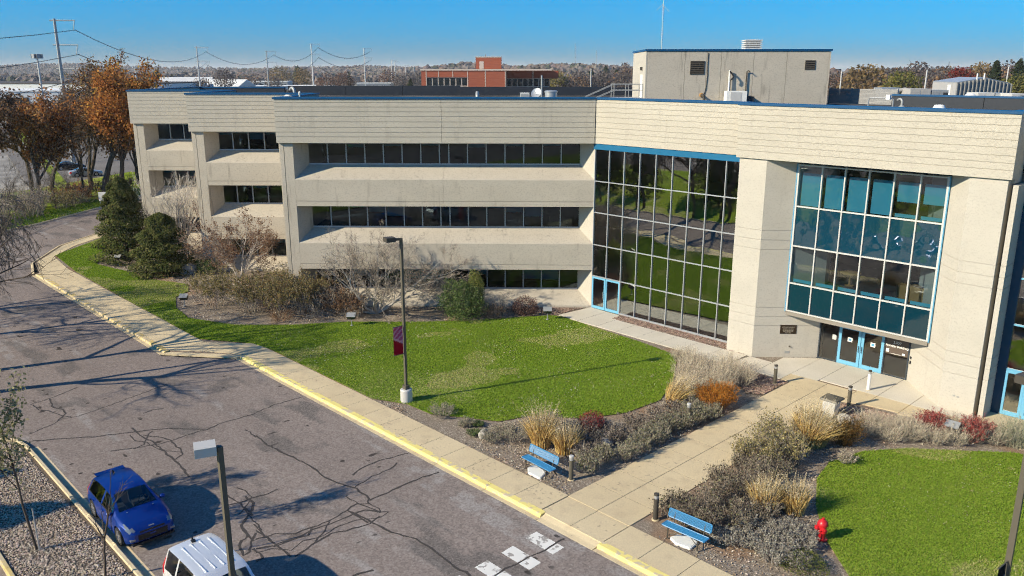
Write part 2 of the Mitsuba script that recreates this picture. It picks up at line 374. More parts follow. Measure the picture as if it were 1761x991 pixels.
CRACKS = [[(-44.09,8.99),(-44.28,9.87),(-44.58,10.68),(-44.96,11.45)],[(-43.99,9.09),(-43.04,9.15),(-42.4,9.54),(-41.41,9.73),(-40.97,10.03)],[(-44.25,9.91),(-42.89,9.71),(-42.27,10.02),(-41.69,9.94),(-40.96,9.39)],[(-40.32,8.03),(-40.67,8.9),(-41.07,9.59),(-40.93,10.24),(-41.2,11.48),(-41.62,13.21),(-42.14,15.0)],[(-39.42,7.88),(-38.61,9.14),(-37.86,10.22),(-37.47,11.02),(-36.91,12.21),(-36.5,12.85),(-35.61,13.66),(-35.23,14.05)],[(-35.9,10.07),(-35.49,10.91),(-35.12,11.87),(-35.15,12.84),(-35.17,14.02),(-35.36,14.76),(-35.31,16.6)],[(-37.75,11.64),(-36.7,11.6),(-35.5,11.76),(-34.17,11.75),(-33.53,11.75),(-32.44,11.72),(-31.18,11.56)],[(-37.01,11.28),(-36.24,11.27),(-35.68,11.57),(-34.84,11.59),(-34.26,11.79),(-33.79,12.28)],[(-36.58,11.73),(-35.76,12.2),(-35.16,12.4),(-34.08,12.39),(-33.43,12.25),(-33.15,11.8)],[(-35.4,10.88),(-35.6,11.37),(-36.29,11.8),(-36.74,12.23)],[(-32.96,15.42),(-31.92,15.35),(-30.79,15.41),(-28.64,15.68),(-27.35,15.55),(-26.8,15.66),(-25.6,15.98),(-24.64,15.88),(-24.24,15.65)],[(-35.41,16.67),(-35.64,17.82),(-35.6,19.31)],[(-26.67,16.5),(-26.99,17.28),(-26.98,18.06),(-26.71,19.4)],[(-25.76,16.0),(-26.05,17.03),(-26.04,17.89),(-26.33,18.48)],[(-24.49,15.82),(-24.49,16.69),(-24.58,17.51),(-24.55,18.47),(-24.41,19.22)],[(-25.37,15.34),(-24.53,15.36),(-23.98,15.52),(-23.49,15.62),(-23.28,15.83)],[(-24.36,14.81),(-23.54,14.96),(-22.85,15.0),(-22.03,15.1),(-21.04,15.49),(-20.28,15.5),(-19.22,15.41),(-18.06,15.41)],[(-25.0,11.36),(-24.81,12.01),(-24.39,12.55),(-24.3,13.2),(-24.28,14.09),(-24.47,14.8),(-24.58,15.31),(-24.28,15.72)],[(-24.43,11.07),(-24.23,11.63),(-24.05,12.36),(-24.19,13.22),(-24.04,13.86),(-24.06,14.62),(-24.01,15.28),(-23.49,15.62)],[(-24.21,10.96),(-24.06,11.46),(-23.54,11.92),(-23.7,12.54),(-23.55,13.24),(-23.72,13.99),(-23.62,14.68),(-23.14,15.38),(-23.26,15.86)],[(-23.07,11.81),(-23.29,12.61),(-23.47,13.5),(-23.21,14.24),(-23.05,14.89),(-23.25,15.46)],[(-25.53,11.63),(-24.83,11.72),(-23.82,11.7),(-23.17,11.71)],[(-24.24,13.17),(-23.94,12.83),(-24.05,12.36),(-24.12,11.57)],[(-24.2,13.88),(-23.77,13.37),(-23.29,12.61)],[(-24.47,14.8),(-23.86,14.83),(-23.16,14.87)],[(-24.22,15.68),(-23.77,15.73),(-23.43,15.58)],[(-25.39,11.56),(-25.17,11.29),(-24.67,11.03),(-24.42,10.83),(-24.36,10.56),(-24.83,10.68),(-25.24,10.92),(-25.4,11.24),(-25.78,11.35),(-26.3,11.44)],[(-24.98,11.19),(-24.94,11.53),(-24.82,11.76)],[(-24.52,11.0),(-24.04,11.03),(-23.74,10.97),(-23.73,10.72)],[(-25.97,11.77),(-24.99,11.68),(-24.11,11.71),(-23.25,11.68)],[(-27.94,11.7),(-27.83,12.12),(-27.83,12.61),(-27.76,13.02)],[(-29.0,12.57),(-28.54,12.72),(-27.94,12.66),(-27.36,12.13),(-27.01,11.72)],[(-27.4,12.09),(-26.57,12.03)],[(-28.78,12.04),(-27.73,12.07),(-26.51,11.94),(-25.39,11.79)],[(-28.1,12.5),(-27.44,12.53),(-27.0,12.19),(-26.62,11.83),(-26.2,11.38),(-25.58,11.31),(-25.12,11.24)],[(-27.81,12.79),(-27.7,13.23),(-27.76,13.72)],[(-39.09,12.66),(-39.24,13.18),(-39.0,13.61)],[(-33.9,15.35),(-33.54,15.42),(-32.78,15.32)],[(-20.74,12.62),(-20.55,13.3)]]
def ribbon(pts, w, z, rng):
    p = np.asarray(pts, float)
    q = [p[0]]
    for a, b in zip(p[:-1], p[1:]):
        n = max(2, int(np.linalg.norm(b - a) / 0.22))
        for t in np.linspace(0, 1, n + 1)[1:]:
            q.append(a + (b - a) * t)
    q = np.array(q); q[1:-1] += rng.normal(size=(len(q) - 2, 2)) * 0.025
    d = np.gradient(q, axis=0); d /= np.linalg.norm(d, axis=1, keepdims=True) + 1e-9
    nrm = np.c_[-d[:, 1], d[:, 0]] * (w * 0.5 * rng.uniform(0.6, 1.25, (len(q), 1)))
    v = np.vstack([np.c_[q + nrm, np.full(len(q), z)], np.c_[q - nrm, np.full(len(q), z)]])
    k = np.arange(len(q) - 1)
    return v, np.stack([k, k + 1, k + 1 + len(q), k + len(q)], 1)
rng = np.random.default_rng(5)
for i, ck in enumerate(CRACKS):
    put('crack_seal', ribbon(ck, (0.085, 0.065, 0.095, 0.055)[i % 4], -0.126 + 0.0007 * (i % 6), rng), 'crack_sealant', r)
BARS = [[(-18.42, 18.32), (-18.44, 18.91), (-17.45, 18.90), (-17.43, 18.30)], [(-17.38, 18.89), (-17.05, 18.89), (-17.03, 18.29), (-17.36, 18.29)],
        [(-18.33, 17.08), (-18.37, 17.67), (-17.54, 17.66), (-17.53, 17.07)], [(-17.47, 17.66), (-16.97, 17.65), (-16.95, 17.06), (-17.46, 17.06)],
        [(-18.32, 15.84), (-18.34, 16.43), (-17.56, 16.43), (-17.55, 15.83)], [(-17.49, 16.42), (-16.97, 16.41), (-16.95, 15.82), (-17.48, 15.82)],
        [(-18.32, 14.60), (-18.34, 15.19), (-17.56, 15.19), (-17.55, 14.59)], [(-17.49, 15.18), (-16.97, 15.17), (-16.95, 14.58), (-17.48, 14.58)]]
for b in BARS:
    put('crossing_bar', sheet(b, -0.1255), 'white_marking', r)
put('crack_seal', ribbon([(-17.42, 19.3), (-17.41, 18.3), (-17.5, 17.3), (-17.52, 16.0), (-17.5, 14.2)], 0.07, -0.1215, rng), 'crack_sealant', r)

bed = struct('planting_ground')
SITE = [(30, 19.99), (-43.3, 19.99), (-46.9, 17.14), (-73.6, 17.14), (-78.2, 18.0), (-84.4, 21.9), (-92.2, 30.8), (-112, 56.4), (-100, 110), (30, 110)]
scene[bed] = mikit.ply(sheet(SITE, -0.035), 'mulch')
LAWN1 = [(-79.9, 20.1), (-72, 19.45), (-57.5, 19.33), (-48.0, 19.33), (-44.9, 21.3), (-43.2, 21.56), (-32.7, 21.56), (-30.9, 22.4), (-29.1, 22.5), (-27.7, 23.4), (-26.2, 24.3), (-25.7, 25.7), (-23.7, 27.4), (-22.7, 29.4), (-22.5, 31.9), (-23.6, 34.6), (-25.8, 38.0), (-28.7, 38.45), (-35.8, 38.9),
         (-36.4, 38.6), (-37.5, 37.0), (-39.5, 33.6), (-41.9, 30.7), (-44.7, 27.9), (-46.6, 24.9), (-49.2, 22.2), (-52.8, 20.7), (-55.8, 21.1), (-58.6, 22.2), (-59.6, 23.6), (-61.6, 24.4), (-63.4, 23.7), (-65.9, 22.5), (-68.2, 22.8), (-71.2, 22.1), (-73.8, 21.6), (-76.2, 22.8), (-78.0, 24.6), (-80.4, 27.3), (-83.4, 27.1), (-85.2, 25.6)]
LAWN2 = [(-12.2, 27.7), (-13.2, 29.8), (-13.5, 31.5), (-13.0, 33.5), (-11.8, 35.2), (-8.3, 38.2), (0, 38.6), (12, 38.2), (12, 21.9), (-7.6, 21.9), (-9.3, 24.2), (-10.2, 25.1), (-10.9, 25.8)]
LAWN3 = [(-90, 7.6), (-96.5, 19.2), (-98.5, 23.2), (-106.8, 33.6), (-124.5, 52.4), (-140, 48), (-128, 30), (-120, 6), (-120, 0), (-90, 0)]
LAWN4 = [(-46.5, 7.7), (-90.2, 7.7), (-120, 6), (-120, -2), (-49.0, -5.0), (-44.0, -5.5), (-44.8, 2.8)]
lawn_keys = []
for P, nm in ((LAWN1, 'lawn'), (LAWN2, 'lawn'), (LAWN3, 'grass_verge'), (LAWN4, 'grass_verge')):
    k = struct(nm); scene[k] = mikit.ply(sheet(P, 0.012 if P in (LAWN1, LAWN2) else 0.0), 'lawn_turf'); lawn_keys.append(k)
k = struct('grass_verge'); scene[k] = mikit.ply(sheet([(-120, -30), (60, -30), (60, -6), (-120, -1.5)], -0.02), 'lawn_turf')

def filler(par, pts, z=-0.006):
    put('joint_filler', sheet(pts, z), 'joint_filler', par)
def slab_row(par, x0, x1, y0, y1, step, m, z=0.0, gap=0.024):
    n = max(1, int(round((x1 - x0) / step)))
    w = (x1 - x0) / n
    for i in range(n):
        b = MB().box(x0 + i * w + gap / 2, x0 + (i + 1) * w - gap / 2, y0, y1, z - 0.1, z)
        put('slab', b, m, par)
pav = struct('pavement')
slab_row(pav, -43.3, -19.24, 20.02, 21.52, 1.504, 'walk_concrete')
slab_row(pav, -19.22, -16.22, 19.93, 21.44, 1.5, 'walk_concrete', z=-0.012)
slab_row(pav, -16.2, 12.0, 20.02, 21.52, 1.504, 'walk_concrete')
slab_row(pav, -73.4, -47.2, 17.17, 19.30, 2.18, 'walk_concrete')
def poly_slab(par, pts, m, z=0.0, nm='slab'):
    return put(nm, MB().prism(pts, z - 0.1, z), m, par)
poly_slab(pav, [(-47.15, 17.17), (-47.15, 19.3), (-46.3, 20.1), (-45.6, 18.6)], 'walk_concrete')
poly_slab(pav, [(-45.56, 18.62), (-46.28, 20.13), (-44.7, 21.5), (-43.33, 21.52), (-43.33, 20.1)], 'walk_concrete')
for i in range(9):
    t0, t1 = i / 9 + 0.002, (i + 1) / 9 - 0.002
    A, B = np.array([-73.45, 17.17]), np.array([-92.4, 31.6]); 
    def edge(t, off):
        pts = np.array([(-73.45, 17.17), (-78.2, 18.2), (-84.4, 22.1), (-92.2, 31.0)]); q = np.array([(-73.45, 19.3), (-79.6, 19.9), (-83.4, 22.8), (-91.0, 31.8)])
        s = t * 3; a = min(2, int(s)); L = (pts, q)[off]
        return tuple(L[a] + (L[a + 1] - L[a]) * (s - a))
    poly_slab(pav, [edge(t0, 0), edge(t1, 0), edge(t1, 1), edge(t0, 1)], 'walk_concrete')
poly_slab(pav, [(-47.0, 16.62), (-46.9, 17.13), (-43.35, 20.06), (-43.3, 19.52)], 'walk_concrete', -0.03, 'ramp')

filler(pav, [(-43.3, 20.03), (-19.24, 20.03), (-19.24, 21.50), (-43.3, 21.50)]); filler(pav, [(-16.2, 20.03), (12, 20.03), (12, 21.50), (-16.2, 21.50)]); filler(pav, [(-73.4, 17.18), (-47.2, 17.18), (-47.2, 19.28), (-73.4, 19.28)])
filler(pav, [(-19.2, 19.95), (-16.24, 19.95), (-16.24, 21.42), (-19.2, 21.42)], -0.018)
walk = struct('entrance_path')
filler(walk, [(-19.2, 21.49), (-16.24, 21.49), (-16.24, 40.1), (-19.2, 40.1)]); filler(walk, [(-36.0, 39.0), (-19.8, 39.0), (-19.8, 41.0), (-36.0, 41.0)]); filler(walk, [(-19.8, 40.38), (-13.6, 40.38), (-13.6, 43.6), (-19.8, 43.6)])
for i in range(12):
    y0 = 21.47 + i * 1.555
    for x0, x1 in ((-19.22, -17.74), (-17.71, -16.22)):
        if not (x0 < -17 and y0 > 39.5):
            put('slab', MB().box(x0, x1, y0, y0 + 1.53, -0.1, 0.0), 'walk_concrete', walk)
for i in range(8):                                   # the pale path along the curtain wall
    x0 = -36.0 + i * 1.62
    pts = [(x0, 38.98 - 0.0 * i), (x0 + 1.595, 38.98), (x0 + 1.595, 41.02), (x0, 41.02)] if i > 1 else ([(-36.2, 39.1), (-34.41, 38.98), (-34.41, 41.98), (-35.9, 42.05)] if i == 0 else [(-34.38, 38.98), (-32.79, 38.98), (-32.79, 41.02), (-33.3, 41.98), (-34.38, 41.98)])
    poly_slab(walk, pts, 'pale_concrete')
for i, (x0, x1) in enumerate(((-23.04, -21.4), (-21.37, -19.82))):
    poly_slab(walk, [(x0, 38.98), (x1, 38.98), (x1, 41.0 if i == 0 else 42.1), (x0 + (0.2 if i == 0 else 0), 41.0)] if i == 0 else [(x0, 38.98), (x1, 38.98), (x1, 43.6), (x0, 42.2)], 'pale_concrete')
poly_slab(walk, [(-19.8, 40.1), (-18.3, 40.1), (-18.3, 43.64), (-19.8, 43.64)], 'pale_concrete', 0.0)
poly_slab(walk, [(-19.8, 38.98), (-19.25, 38.98), (-19.25, 40.07), (-19.8, 40.07)], 'walk_concrete', 0.0)
for x0, x1 in ((-18.27, -16.78), (-16.75, -15.2), (-15.17, -13.6)):
    poly_slab(walk, [(x0, 40.36), (x1, 40.36), (x1, 43.64), (x0, 43.64)], 'pale_concrete')
for x0, x1 in ((-16.19, -15.2), (-15.17, -13.6), (-13.57, -11.9), (-11.87, -10.2), (-10.17, -8.4), (-8.37, -6.5), (-6.47, -4.4), (-4.37, -2)):
    poly_slab(walk, [(x0, 38.75), (x1, 38.95 + max(0, (x1 + 13) * 0.12)), (x1, 40.33), (x0, 40.33)] if x0 > -16 else [(x0, 38.3), (x1, 38.75), (x1, 40.33), (x0, 40.33)], 'walk_concrete')
for x0, x1 in ((-13.57, -12.3), (-12.27, -10.93)):
    poly_slab(walk, [(x0, 40.36), (x1, 40.36), (x1, 41.3), (x0, 42.4 if x0 < -13 else 41.3)], 'pale_concrete')
for x0, x1 in ((-10.9, -9.2), (-9.17, -7.4), (-7.37, -5.4), (-5.37, -2)):
    poly_slab(walk, [(x0, 40.36), (x1, 40.36), (x1, 42.38), (x0 + (0.35 if x0 < -10 else 0), 42.38)], 'walk_concrete')

kerb = struct('kerb')
GUT, KRB = [(0, -0.22), (0.22, -0.22), (0.22, -0.128), (0, -0.122)], [(0.225, -0.22), (0.55, -0.22), (0.55, 0.002), (0.29, 0.0), (0.25, -0.03), (0.225, -0.128)]
def kerb_run(x0, x1, y0, m, step=3.05):
    n = max(1, int(round((x1 - x0) / step))); w = (x1 - x0) / n
    for i in range(n):
        a, b = (x0 + i * w + 0.012, y0, 0), (x0 + (i + 1) * w - 0.012, y0, 0)
        put('gutter', MB().sweep(GUT, a, b, (0, 1, 0)), 'walk_concrete', kerb)
        put('kerbstone', MB().sweep(KRB, a, b, (0, 1, 0)), m, kerb)
kerb_run(-43.3, -19.0, 19.46, 'yellow_paint')
kerb_run(-16.25, 12.0, 19.46, 'yellow_paint')
put('gutter', MB().sweep([(0, -0.22), (0.5, -0.22), (0.5, -0.03), (0.22, -0.1), (0, -0.122)], (-18.98, 19.46, 0), (-16.27, 19.46, 0), (0, 1, 0)), 'walk_concrete', kerb)
kerb_run(-73.6, -60.0, 16.6, 'worn_yellow', 2.6)
kerb_run(-60.0, -47.1, 16.6, 'worn_yellow', 1.0)
def kerb_line(a, b, m='walk_concrete'):
    a, b = np.array([*a, 0.0]), np.array([*b, 0.0]); d = b - a; L = np.linalg.norm(d); d /= L; ex = np.array([-d[1], d[0], 0])
    n = max(1, int(L / 3.0))
    for i in range(n):
        put('kerbstone', MB().sweep([(0, -0.22), (0.17, -0.22), (0.17, 0.01), (0.03, 0.0), (0, -0.03)], a + d * (L * i / n + 0.01), a + d * (L * (i + 1) / n - 0.01), ex), m, kerb)
kerb_line((-90.2, 7.8), (-96.3, 19.5)); kerb_line((-96.3, 19.5), (-98.3, 23.2)); kerb_line((-98.3, 23.2), (-106.5, 33.4)); kerb_line((-106.5, 33.4), (-124.2, 52.3))
kerb_line((-46.7, 7.8), (-90.2, 7.8))

kerb_line((-92.1, 30.45), (-84.35, 21.55)); kerb_line((-84.35, 21.55), (-78.05, 17.65)); kerb_line((-78.05, 17.65), (-73.62, 16.62))
isle = struct('gravel_island')
ISLE = [(-40.2, 6.7), (-39.6, 7.3), (-38.6, 7.42), (20, 7.42), (20, 4.55), (-38.0, 4.55), (-39.6, 4.9), (-40.3, 5.8)]
scene[isle] = mikit.ply(sheet(ISLE, -0.03), 'gravel_base')
def isle_kerb(a, b, m):
    a, b = np.array([*a, 0.0]), np.array([*b, 0.0]); d = b - a; L = np.linalg.norm(d); d /= L; ex = np.array([-d[1], d[0], 0]); n = max(1, int(L / 3.0))
    for i in range(n):
        put('kerbstone', MB().sweep([(0, -0.22), (0.16, -0.22), (0.16, 0.03), (0.13, 0.05), (0.02, 0.05), (0, 0.03)], a + d * (L * i / n + 0.01), a + d * (L * (i + 1) / n - 0.01), ex), m, isle)
        if m == 'walk_concrete' and abs(d[1]) < 0.1 and a[1] > 6:
            put('gutter', MB().sweep([(0.17, -0.22), (0.5, -0.22), (0.5, -0.122), (0.17, -0.128)], a + d * (L * i / n + 0.01), a + d * (L * (i + 1) / n - 0.01), ex), 'walk_concrete', isle)
isle_kerb((-38.6, 7.42), (20, 7.42), 'walk_concrete'); isle_kerb((-39.7, 7.26), (-38.62, 7.42), 'walk_concrete'); isle_kerb((-40.32, 6.65), (-39.72, 7.26), 'walk_concrete'); isle_kerb((-40.42, 5.8), (-40.33, 6.63), 'walk_concrete')
isle_kerb((20, 4.55), (-38.0, 4.55), 'worn_yellow'); isle_kerb((-38.0, 4.55), (-39.65, 4.85), 'worn_yellow'); isle_kerb((-39.65, 4.85), (-40.42, 5.78), 'worn_yellow')
put('parking_line', sheet([(-44.3, 6.65), (-40.6, 6.65), (-40.6, 6.78), (-44.3, 6.78)], -0.1255), 'white_marking', r)
strip = struct('gravel_strip')
scene[strip] = mikit.ply(sheet([(-33.2, 41.05), (-32.76, 41.05), (-23.06, 41.02), (-24.45, 42.1), (-33.2, 42.1)], -0.02), 'gravel_base')
gvl2 = struct('gravel_patch')
scene[gvl2] = mikit.ply(sheet([(-16.1, 36.5), (-16.1, 38.25), (-15.1, 38.6), (-13.5, 38.7), (-13.2, 37.4), (-14.6, 36.2)], -0.022), 'gravel_base')
gvl3 = struct('gravel_patch')
scene[gvl3] = mikit.ply(sheet([(-21.3, 38.9), (-19.3, 38.9), (-19.3, 36.2), (-20.0, 35.8), (-21.6, 37.2)], -0.022), 'gravel_base')
dg = struct('dry_bed')
scene[dg] = mikit.ply(sheet([(-40.5, 36.6), (-36.3, 38.8), (-36.1, 40.6), (-36.1, 41.7), (-41, 36.9)], -0.022), 'gravel_base')

# loose cover of the ground
ICO = trimesh.creation.icosahedron()
def stones(poly, n, s0, s1, pal, seed, z):
    rng = np.random.default_rng(seed); p = scatter(poly, n, rng)
    V, F = np.array(ICO.vertices), np.array(ICO.faces)
    s = rng.uniform(s0, s1, (n, 1, 1)) * rng.uniform(0.6, 1.3, (n, 1, 3)) * np.array([1, 1, 0.6])
    a = rng.uniform(0, 6.28, n); c, si = np.cos(a)[:, None], np.sin(a)[:, None]
    W = V[None] * s * rng.uniform(0.8, 1.2, (n, 12, 1))
    X = np.stack([W[:, :, 0] * c - W[:, :, 1] * si, W[:, :, 0] * si + W[:, :, 1] * c, W[:, :, 2]], -1)
    X += np.c_[p, z + rng.uniform(0, s0, n)][:, None]
    return X.reshape(-1, 3), (np.arange(n)[:, None, None] * 12 + F[None]).reshape(-1, 3), np.repeat(pick(rng, pal, n, 0.25), 12, 0)
PEB = [(0.47, 0.385, 0.305), (0.38, 0.305, 0.24), (0.53, 0.445, 0.365), (0.43, 0.34, 0.27), (0.31, 0.25, 0.205), (0.56, 0.48, 0.40)]
REDPEB = [(0.33, 0.22, 0.17), (0.25, 0.165, 0.13), (0.42, 0.32, 0.26), (0.18, 0.13, 0.11)]
def cover(par, nm, parts):
    v, f, c = zip(*parts); o = np.cumsum([0] + [len(x) for x in v])
    k = put(nm, (np.vstack(v), np.vstack([x + q for x, q in zip(f, o)])), 'foliage' if nm == 'grass_blades' else 'tinted', par, color=np.vstack(c))
    return tag(k, kind='stuff')
cover(isle, 'pebbles', [stones([(-40.1, 6.6), (-39.5, 7.25), (-9, 7.38), (-9, 4.6), (-38, 4.6), (-39.5, 5.0)], 26000, 0.020, 0.042, PEB, 1, -0.02)])
cover(strip, 'pebbles', [stones([(-33.1, 41.08), (-23.2, 41.05), (-24.5, 42.05), (-33.1, 42.05)], 3400, 0.03, 0.05, REDPEB, 2, -0.01)])
cover(gvl2, 'pebbles', [stones([(-16.0, 36.6), (-16.0, 38.1), (-13.6, 38.6), (-13.3, 37.4), (-14.6, 36.3)], 1500, 0.03, 0.055, REDPEB, 3, -0.01)])
cover(gvl3, 'pebbles', [stones([(-21.2, 38.8), (-19.3, 38.8), (-19.3, 36.3), (-20.0, 35.9), (-21.5, 37.2)], 1700, 0.03, 0.055, REDPEB, 4, -0.01)])
cover(dg, 'pebbles', [stones([(-40.3, 36.7), (-36.3, 38.9), (-36.15, 41.6), (-41, 36.95)], 1500, 0.03, 0.05, REDPEB, 6, -0.01)])

def blades(poly, n, h, w, pal, seed, z):
    """short upright grass tufts, one crooked triangle pair each"""
    rng = np.random.default_rng(seed); p = scatter(poly, n, rng)
    a = rng.uniform(0, 6.28, n); hh = rng.uniform(0.6, 1.25, n) * h * (0.75 + 0.6 * meshkit.fbm(np.c_[p * 0.5, p[:, 0] * 0], 3)); lean = rng.normal(size=(n, 2)) * 0.55
    d = np.c_[np.cos(a), np.sin(a)] * w
    b0, b1 = p - d, p + d; t0, t1 = p + lean * hh[:, None] - d * 0.8, p + lean * hh[:, None] + d * 0.5
    zz = np.full(n, z)
    v = np.stack([np.c_[b0, zz], np.c_[b1, zz], np.c_[t1, zz + hh], np.c_[t0, zz + hh * 0.85]], 1).reshape(-1, 3)
    f = (np.arange(n)[:, None, None] * 4 + np.array([[0, 1, 2], [0, 2, 3]])[None]).reshape(-1, 3)
    dry = (meshkit.fbm(np.c_[p * 0.22, p[:, 0] * 0 + 4], 4) > 0.60) & (rng.random(n) < 0.6)
    c = pick(rng, pal, n, 0.16); c[dry] = pick(rng, [(0.50, 0.46, 0.22), (0.42, 0.42, 0.16)], int(dry.sum()), 0.2)
    return v, f, np.repeat(c, 4, 0)
GRASS = [(0.195, 0.31, 0.030), (0.225, 0.335, 0.036), (0.165, 0.275, 0.026), (0.26, 0.345, 0.055)]
def fallen(poly, n, pal, size, seed, z):
    rng = np.random.default_rng(seed); p = scatter(poly, n * 3, rng)
    p = p[meshkit.fbm(np.c_[p * 0.45, p[:, 0] * 0 + 9], 4) + rng.normal(size=len(p)) * 0.06 > (0.56 if size < 0.078 and z > 0 else 0.45)][:n]; n = len(p)
    b = MB().quads(np.c_[p, np.full(n, z) + rng.uniform(0, 0.025, n)], size, rng, pick(rng, pal, n, 0.25), 0.7, normal=np.array([[0, 0, 1.0]]))
    return (*b.mesh(), b.colors())
DEADLEAF = [(0.54, 0.48, 0.40), (0.44, 0.36, 0.27), (0.64, 0.60, 0.53), (0.36, 0.27, 0.19)]
k1, k2, k3, k4 = lawn_keys
cover(k1, 'grass_blades', [blades(LAWN1, 230000, 0.05, 0.016, GRASS, 11, 0.01)]); cover(k2, 'grass_blades', [blades([q if q[0] < 3 else (3, q[1]) for q in LAWN2], 120000, 0.055, 0.011, GRASS, 12, 0.01)])
cover(k3, 'grass_blades', [blades([(-90, 7.6), (-96.7, 19.4), (-98.8, 23.4), (-107, 33.8), (-112, 36), (-104, 20), (-97, 7)], 9000, 0.14, 0.06, GRASS, 13, 0.0)])
cover(k1, 'fallen_leaves', [fallen(LAWN1[4:25], 1500, DEADLEAF, 0.065, 14, 0.05)]); cover(k2, 'fallen_leaves', [fallen([q if q[0] < 3 else (3, q[1]) for q in LAWN2], 900, DEADLEAF, 0.05, 15, 0.05)])
CHIP = [(0.42, 0.355, 0.285), (0.30, 0.24, 0.185), (0.56, 0.49, 0.41), (0.36, 0.26, 0.18), (0.21, 0.165, 0.13), (0.50, 0.44, 0.375)]
BED_A = [(-32.9, 21.56), (-19.3, 21.56), (-19.3, 38.8), (-25.8, 38.2), (-23.4, 34.6), (-22.2, 31.9), (-22.4, 29.4), (-23.4, 27.2), (-25.4, 25.7), (-26.0, 24.1), (-27.6, 23.2), (-29.1, 22.3), (-30.9, 22.2)]
BED_B = [(-16.15, 21.56), (-7.0, 21.56), (-9.1, 24.1), (-10.0, 25.0), (-10.8, 25.7), (-12.1, 27.7), (-13.1, 29.8), (-13.4, 31.5), (-12.9, 33.5), (-11.7, 35.2), (-8.2, 38.3), (0, 38.7), (0, 39.4), (-8, 39.3), (-11, 38.9), (-16.1, 38.1)]
BED_C = [(-36.6, 38.7), (-37.8, 37.0), (-39.8, 33.6), (-42.1, 30.7), (-45.0, 27.9), (-46.9, 24.9), (-49.4, 22.3), (-52.8, 20.9), (-55.8, 21.3), (-58.6, 22.4), (-59.8, 23.8), (-61.8, 24.6), (-63.4, 23.9), (-65.9, 22.7), (-68.2, 23.0), (-71.2, 22.3), (-73.8, 21.8), (-76.0, 23.0), (-80, 28), (-74, 31), (-62, 30), (-50, 28.5), (-38.5, 39.5)]
for par_poly, n, s in ((BED_A, 9000, 31), (BED_B, 7000, 32), (BED_C, 9000, 33)):
    cover(bed, 'bark_chips', [fallen(par_poly, n, CHIP, 0.10 if s == 33 else 0.075, s, -0.02)])

# ---------------------------------------------------------------- the office building
ZR, ZF = 14.21, 11.32
ob = thing('office_building', 'three storey beige concrete office building with mirrored curtain wall and blue framed bay window', 'building')
SILL, WTOP, STOP, SBOT = (0.92, 5.34, 9.72), (2.63, 7.02, 11.30), (0.10, 4.52, 8.90), (-0.30, 2.66, 7.05)
GROOVES = (14.21, 13.96, 13.66, 13.35, 13.04, 12.70, 12.35, 12.03, 11.72, 11.32)

def fascia(p0, p1, out, z0=ZF, z1=ZR, th=0.45):
    """a precast fascia panel between two plan points: bands with recessed grooves; out points out of the face"""
    p0, p1, out = np.array([*p0, 0.0]), np.array([*p1, 0.0]), np.array([*out, 0.0])
    prof = [(-th, z0), (0, z0)]
    for g in GROOVES[1:-1][::-1]:
        if z0 + 0.1 < g < z1 - 0.1:
            prof += [(0, g - 0.018), (-0.035, g - 0.011), (-0.035, g + 0.011), (0, g + 0.018)]
    prof += [(0, z1), (-th, z1)]
    return put('fascia_panel', MB().sweep(prof, p0, p1, out), 'fascia_concrete', ob)

def coping(p0, p1, out, w=0.50, z=ZR):
    p0, p1, out = np.array([*p0, 0.0]), np.array([*p1, 0.0]), np.array([*out, 0.0])
    return put('coping', MB().sweep([(-w, z + 0.004), (0.05, z + 0.004), (0.05, z - 0.05), (0.062, z - 0.05), (0.062, z + 0.075), (-w, z + 0.085)], p0, p1, out), 'blue_coping', ob)

def wavy(w, h, amp, lam, seed, n=0.09, bow=0.0):
    """a pane in its own plane (x along, y up), bent a little as real panes are; returns grid x, y, offset"""
    nx, ny = max(3, int(w / n)), max(3, int(h / n))
    x, y = np.meshgrid(np.linspace(0, w, nx + 1), np.linspace(0, h, ny + 1))
    o = amp * (meshkit.fbm(np.stack([x / lam, y / lam, x * 0 + seed * 7.3], -1), 2, seed) - 0.5) * 2
    o += bow * (np.sin(np.pi * x / w) * np.sin(np.pi * y / h))
    i, j = np.meshgrid(np.arange(ny), np.arange(nx), indexing='ij')
    f = np.stack([i * (nx + 1) + j, i * (nx + 1) + j + 1, (i + 1) * (nx + 1) + j + 1, (i + 1) * (nx + 1) + j], -1).reshape(-1, 4)
    return x.ravel(), y.ravel(), o.ravel(), f

def pane(parent, p0, along, out, w, z0, z1, m, seed, amp=0.0012, lam=0.7, bow=0.0, nm='pane', n=0.12):
    x, y, o, f = wavy(w, z1 - z0, amp, lam, seed, n, bow)
    v = np.array([*p0, z0]) + x[:, None] * along + y[:, None] * np.array([0, 0, 1.0]) + o[:, None] * out
    return put(nm, (v, f), m, parent, smooth=True)

def frame_box(b, p, along, out, a0, a1, z0, z1, d0, d1):
    R = np.stack([along, out, np.array([0, 0, 1.0])], 1)
    b.box(a0, a1, d0, d1, z0, z1, R=R, at=(p[0], p[1], 0))

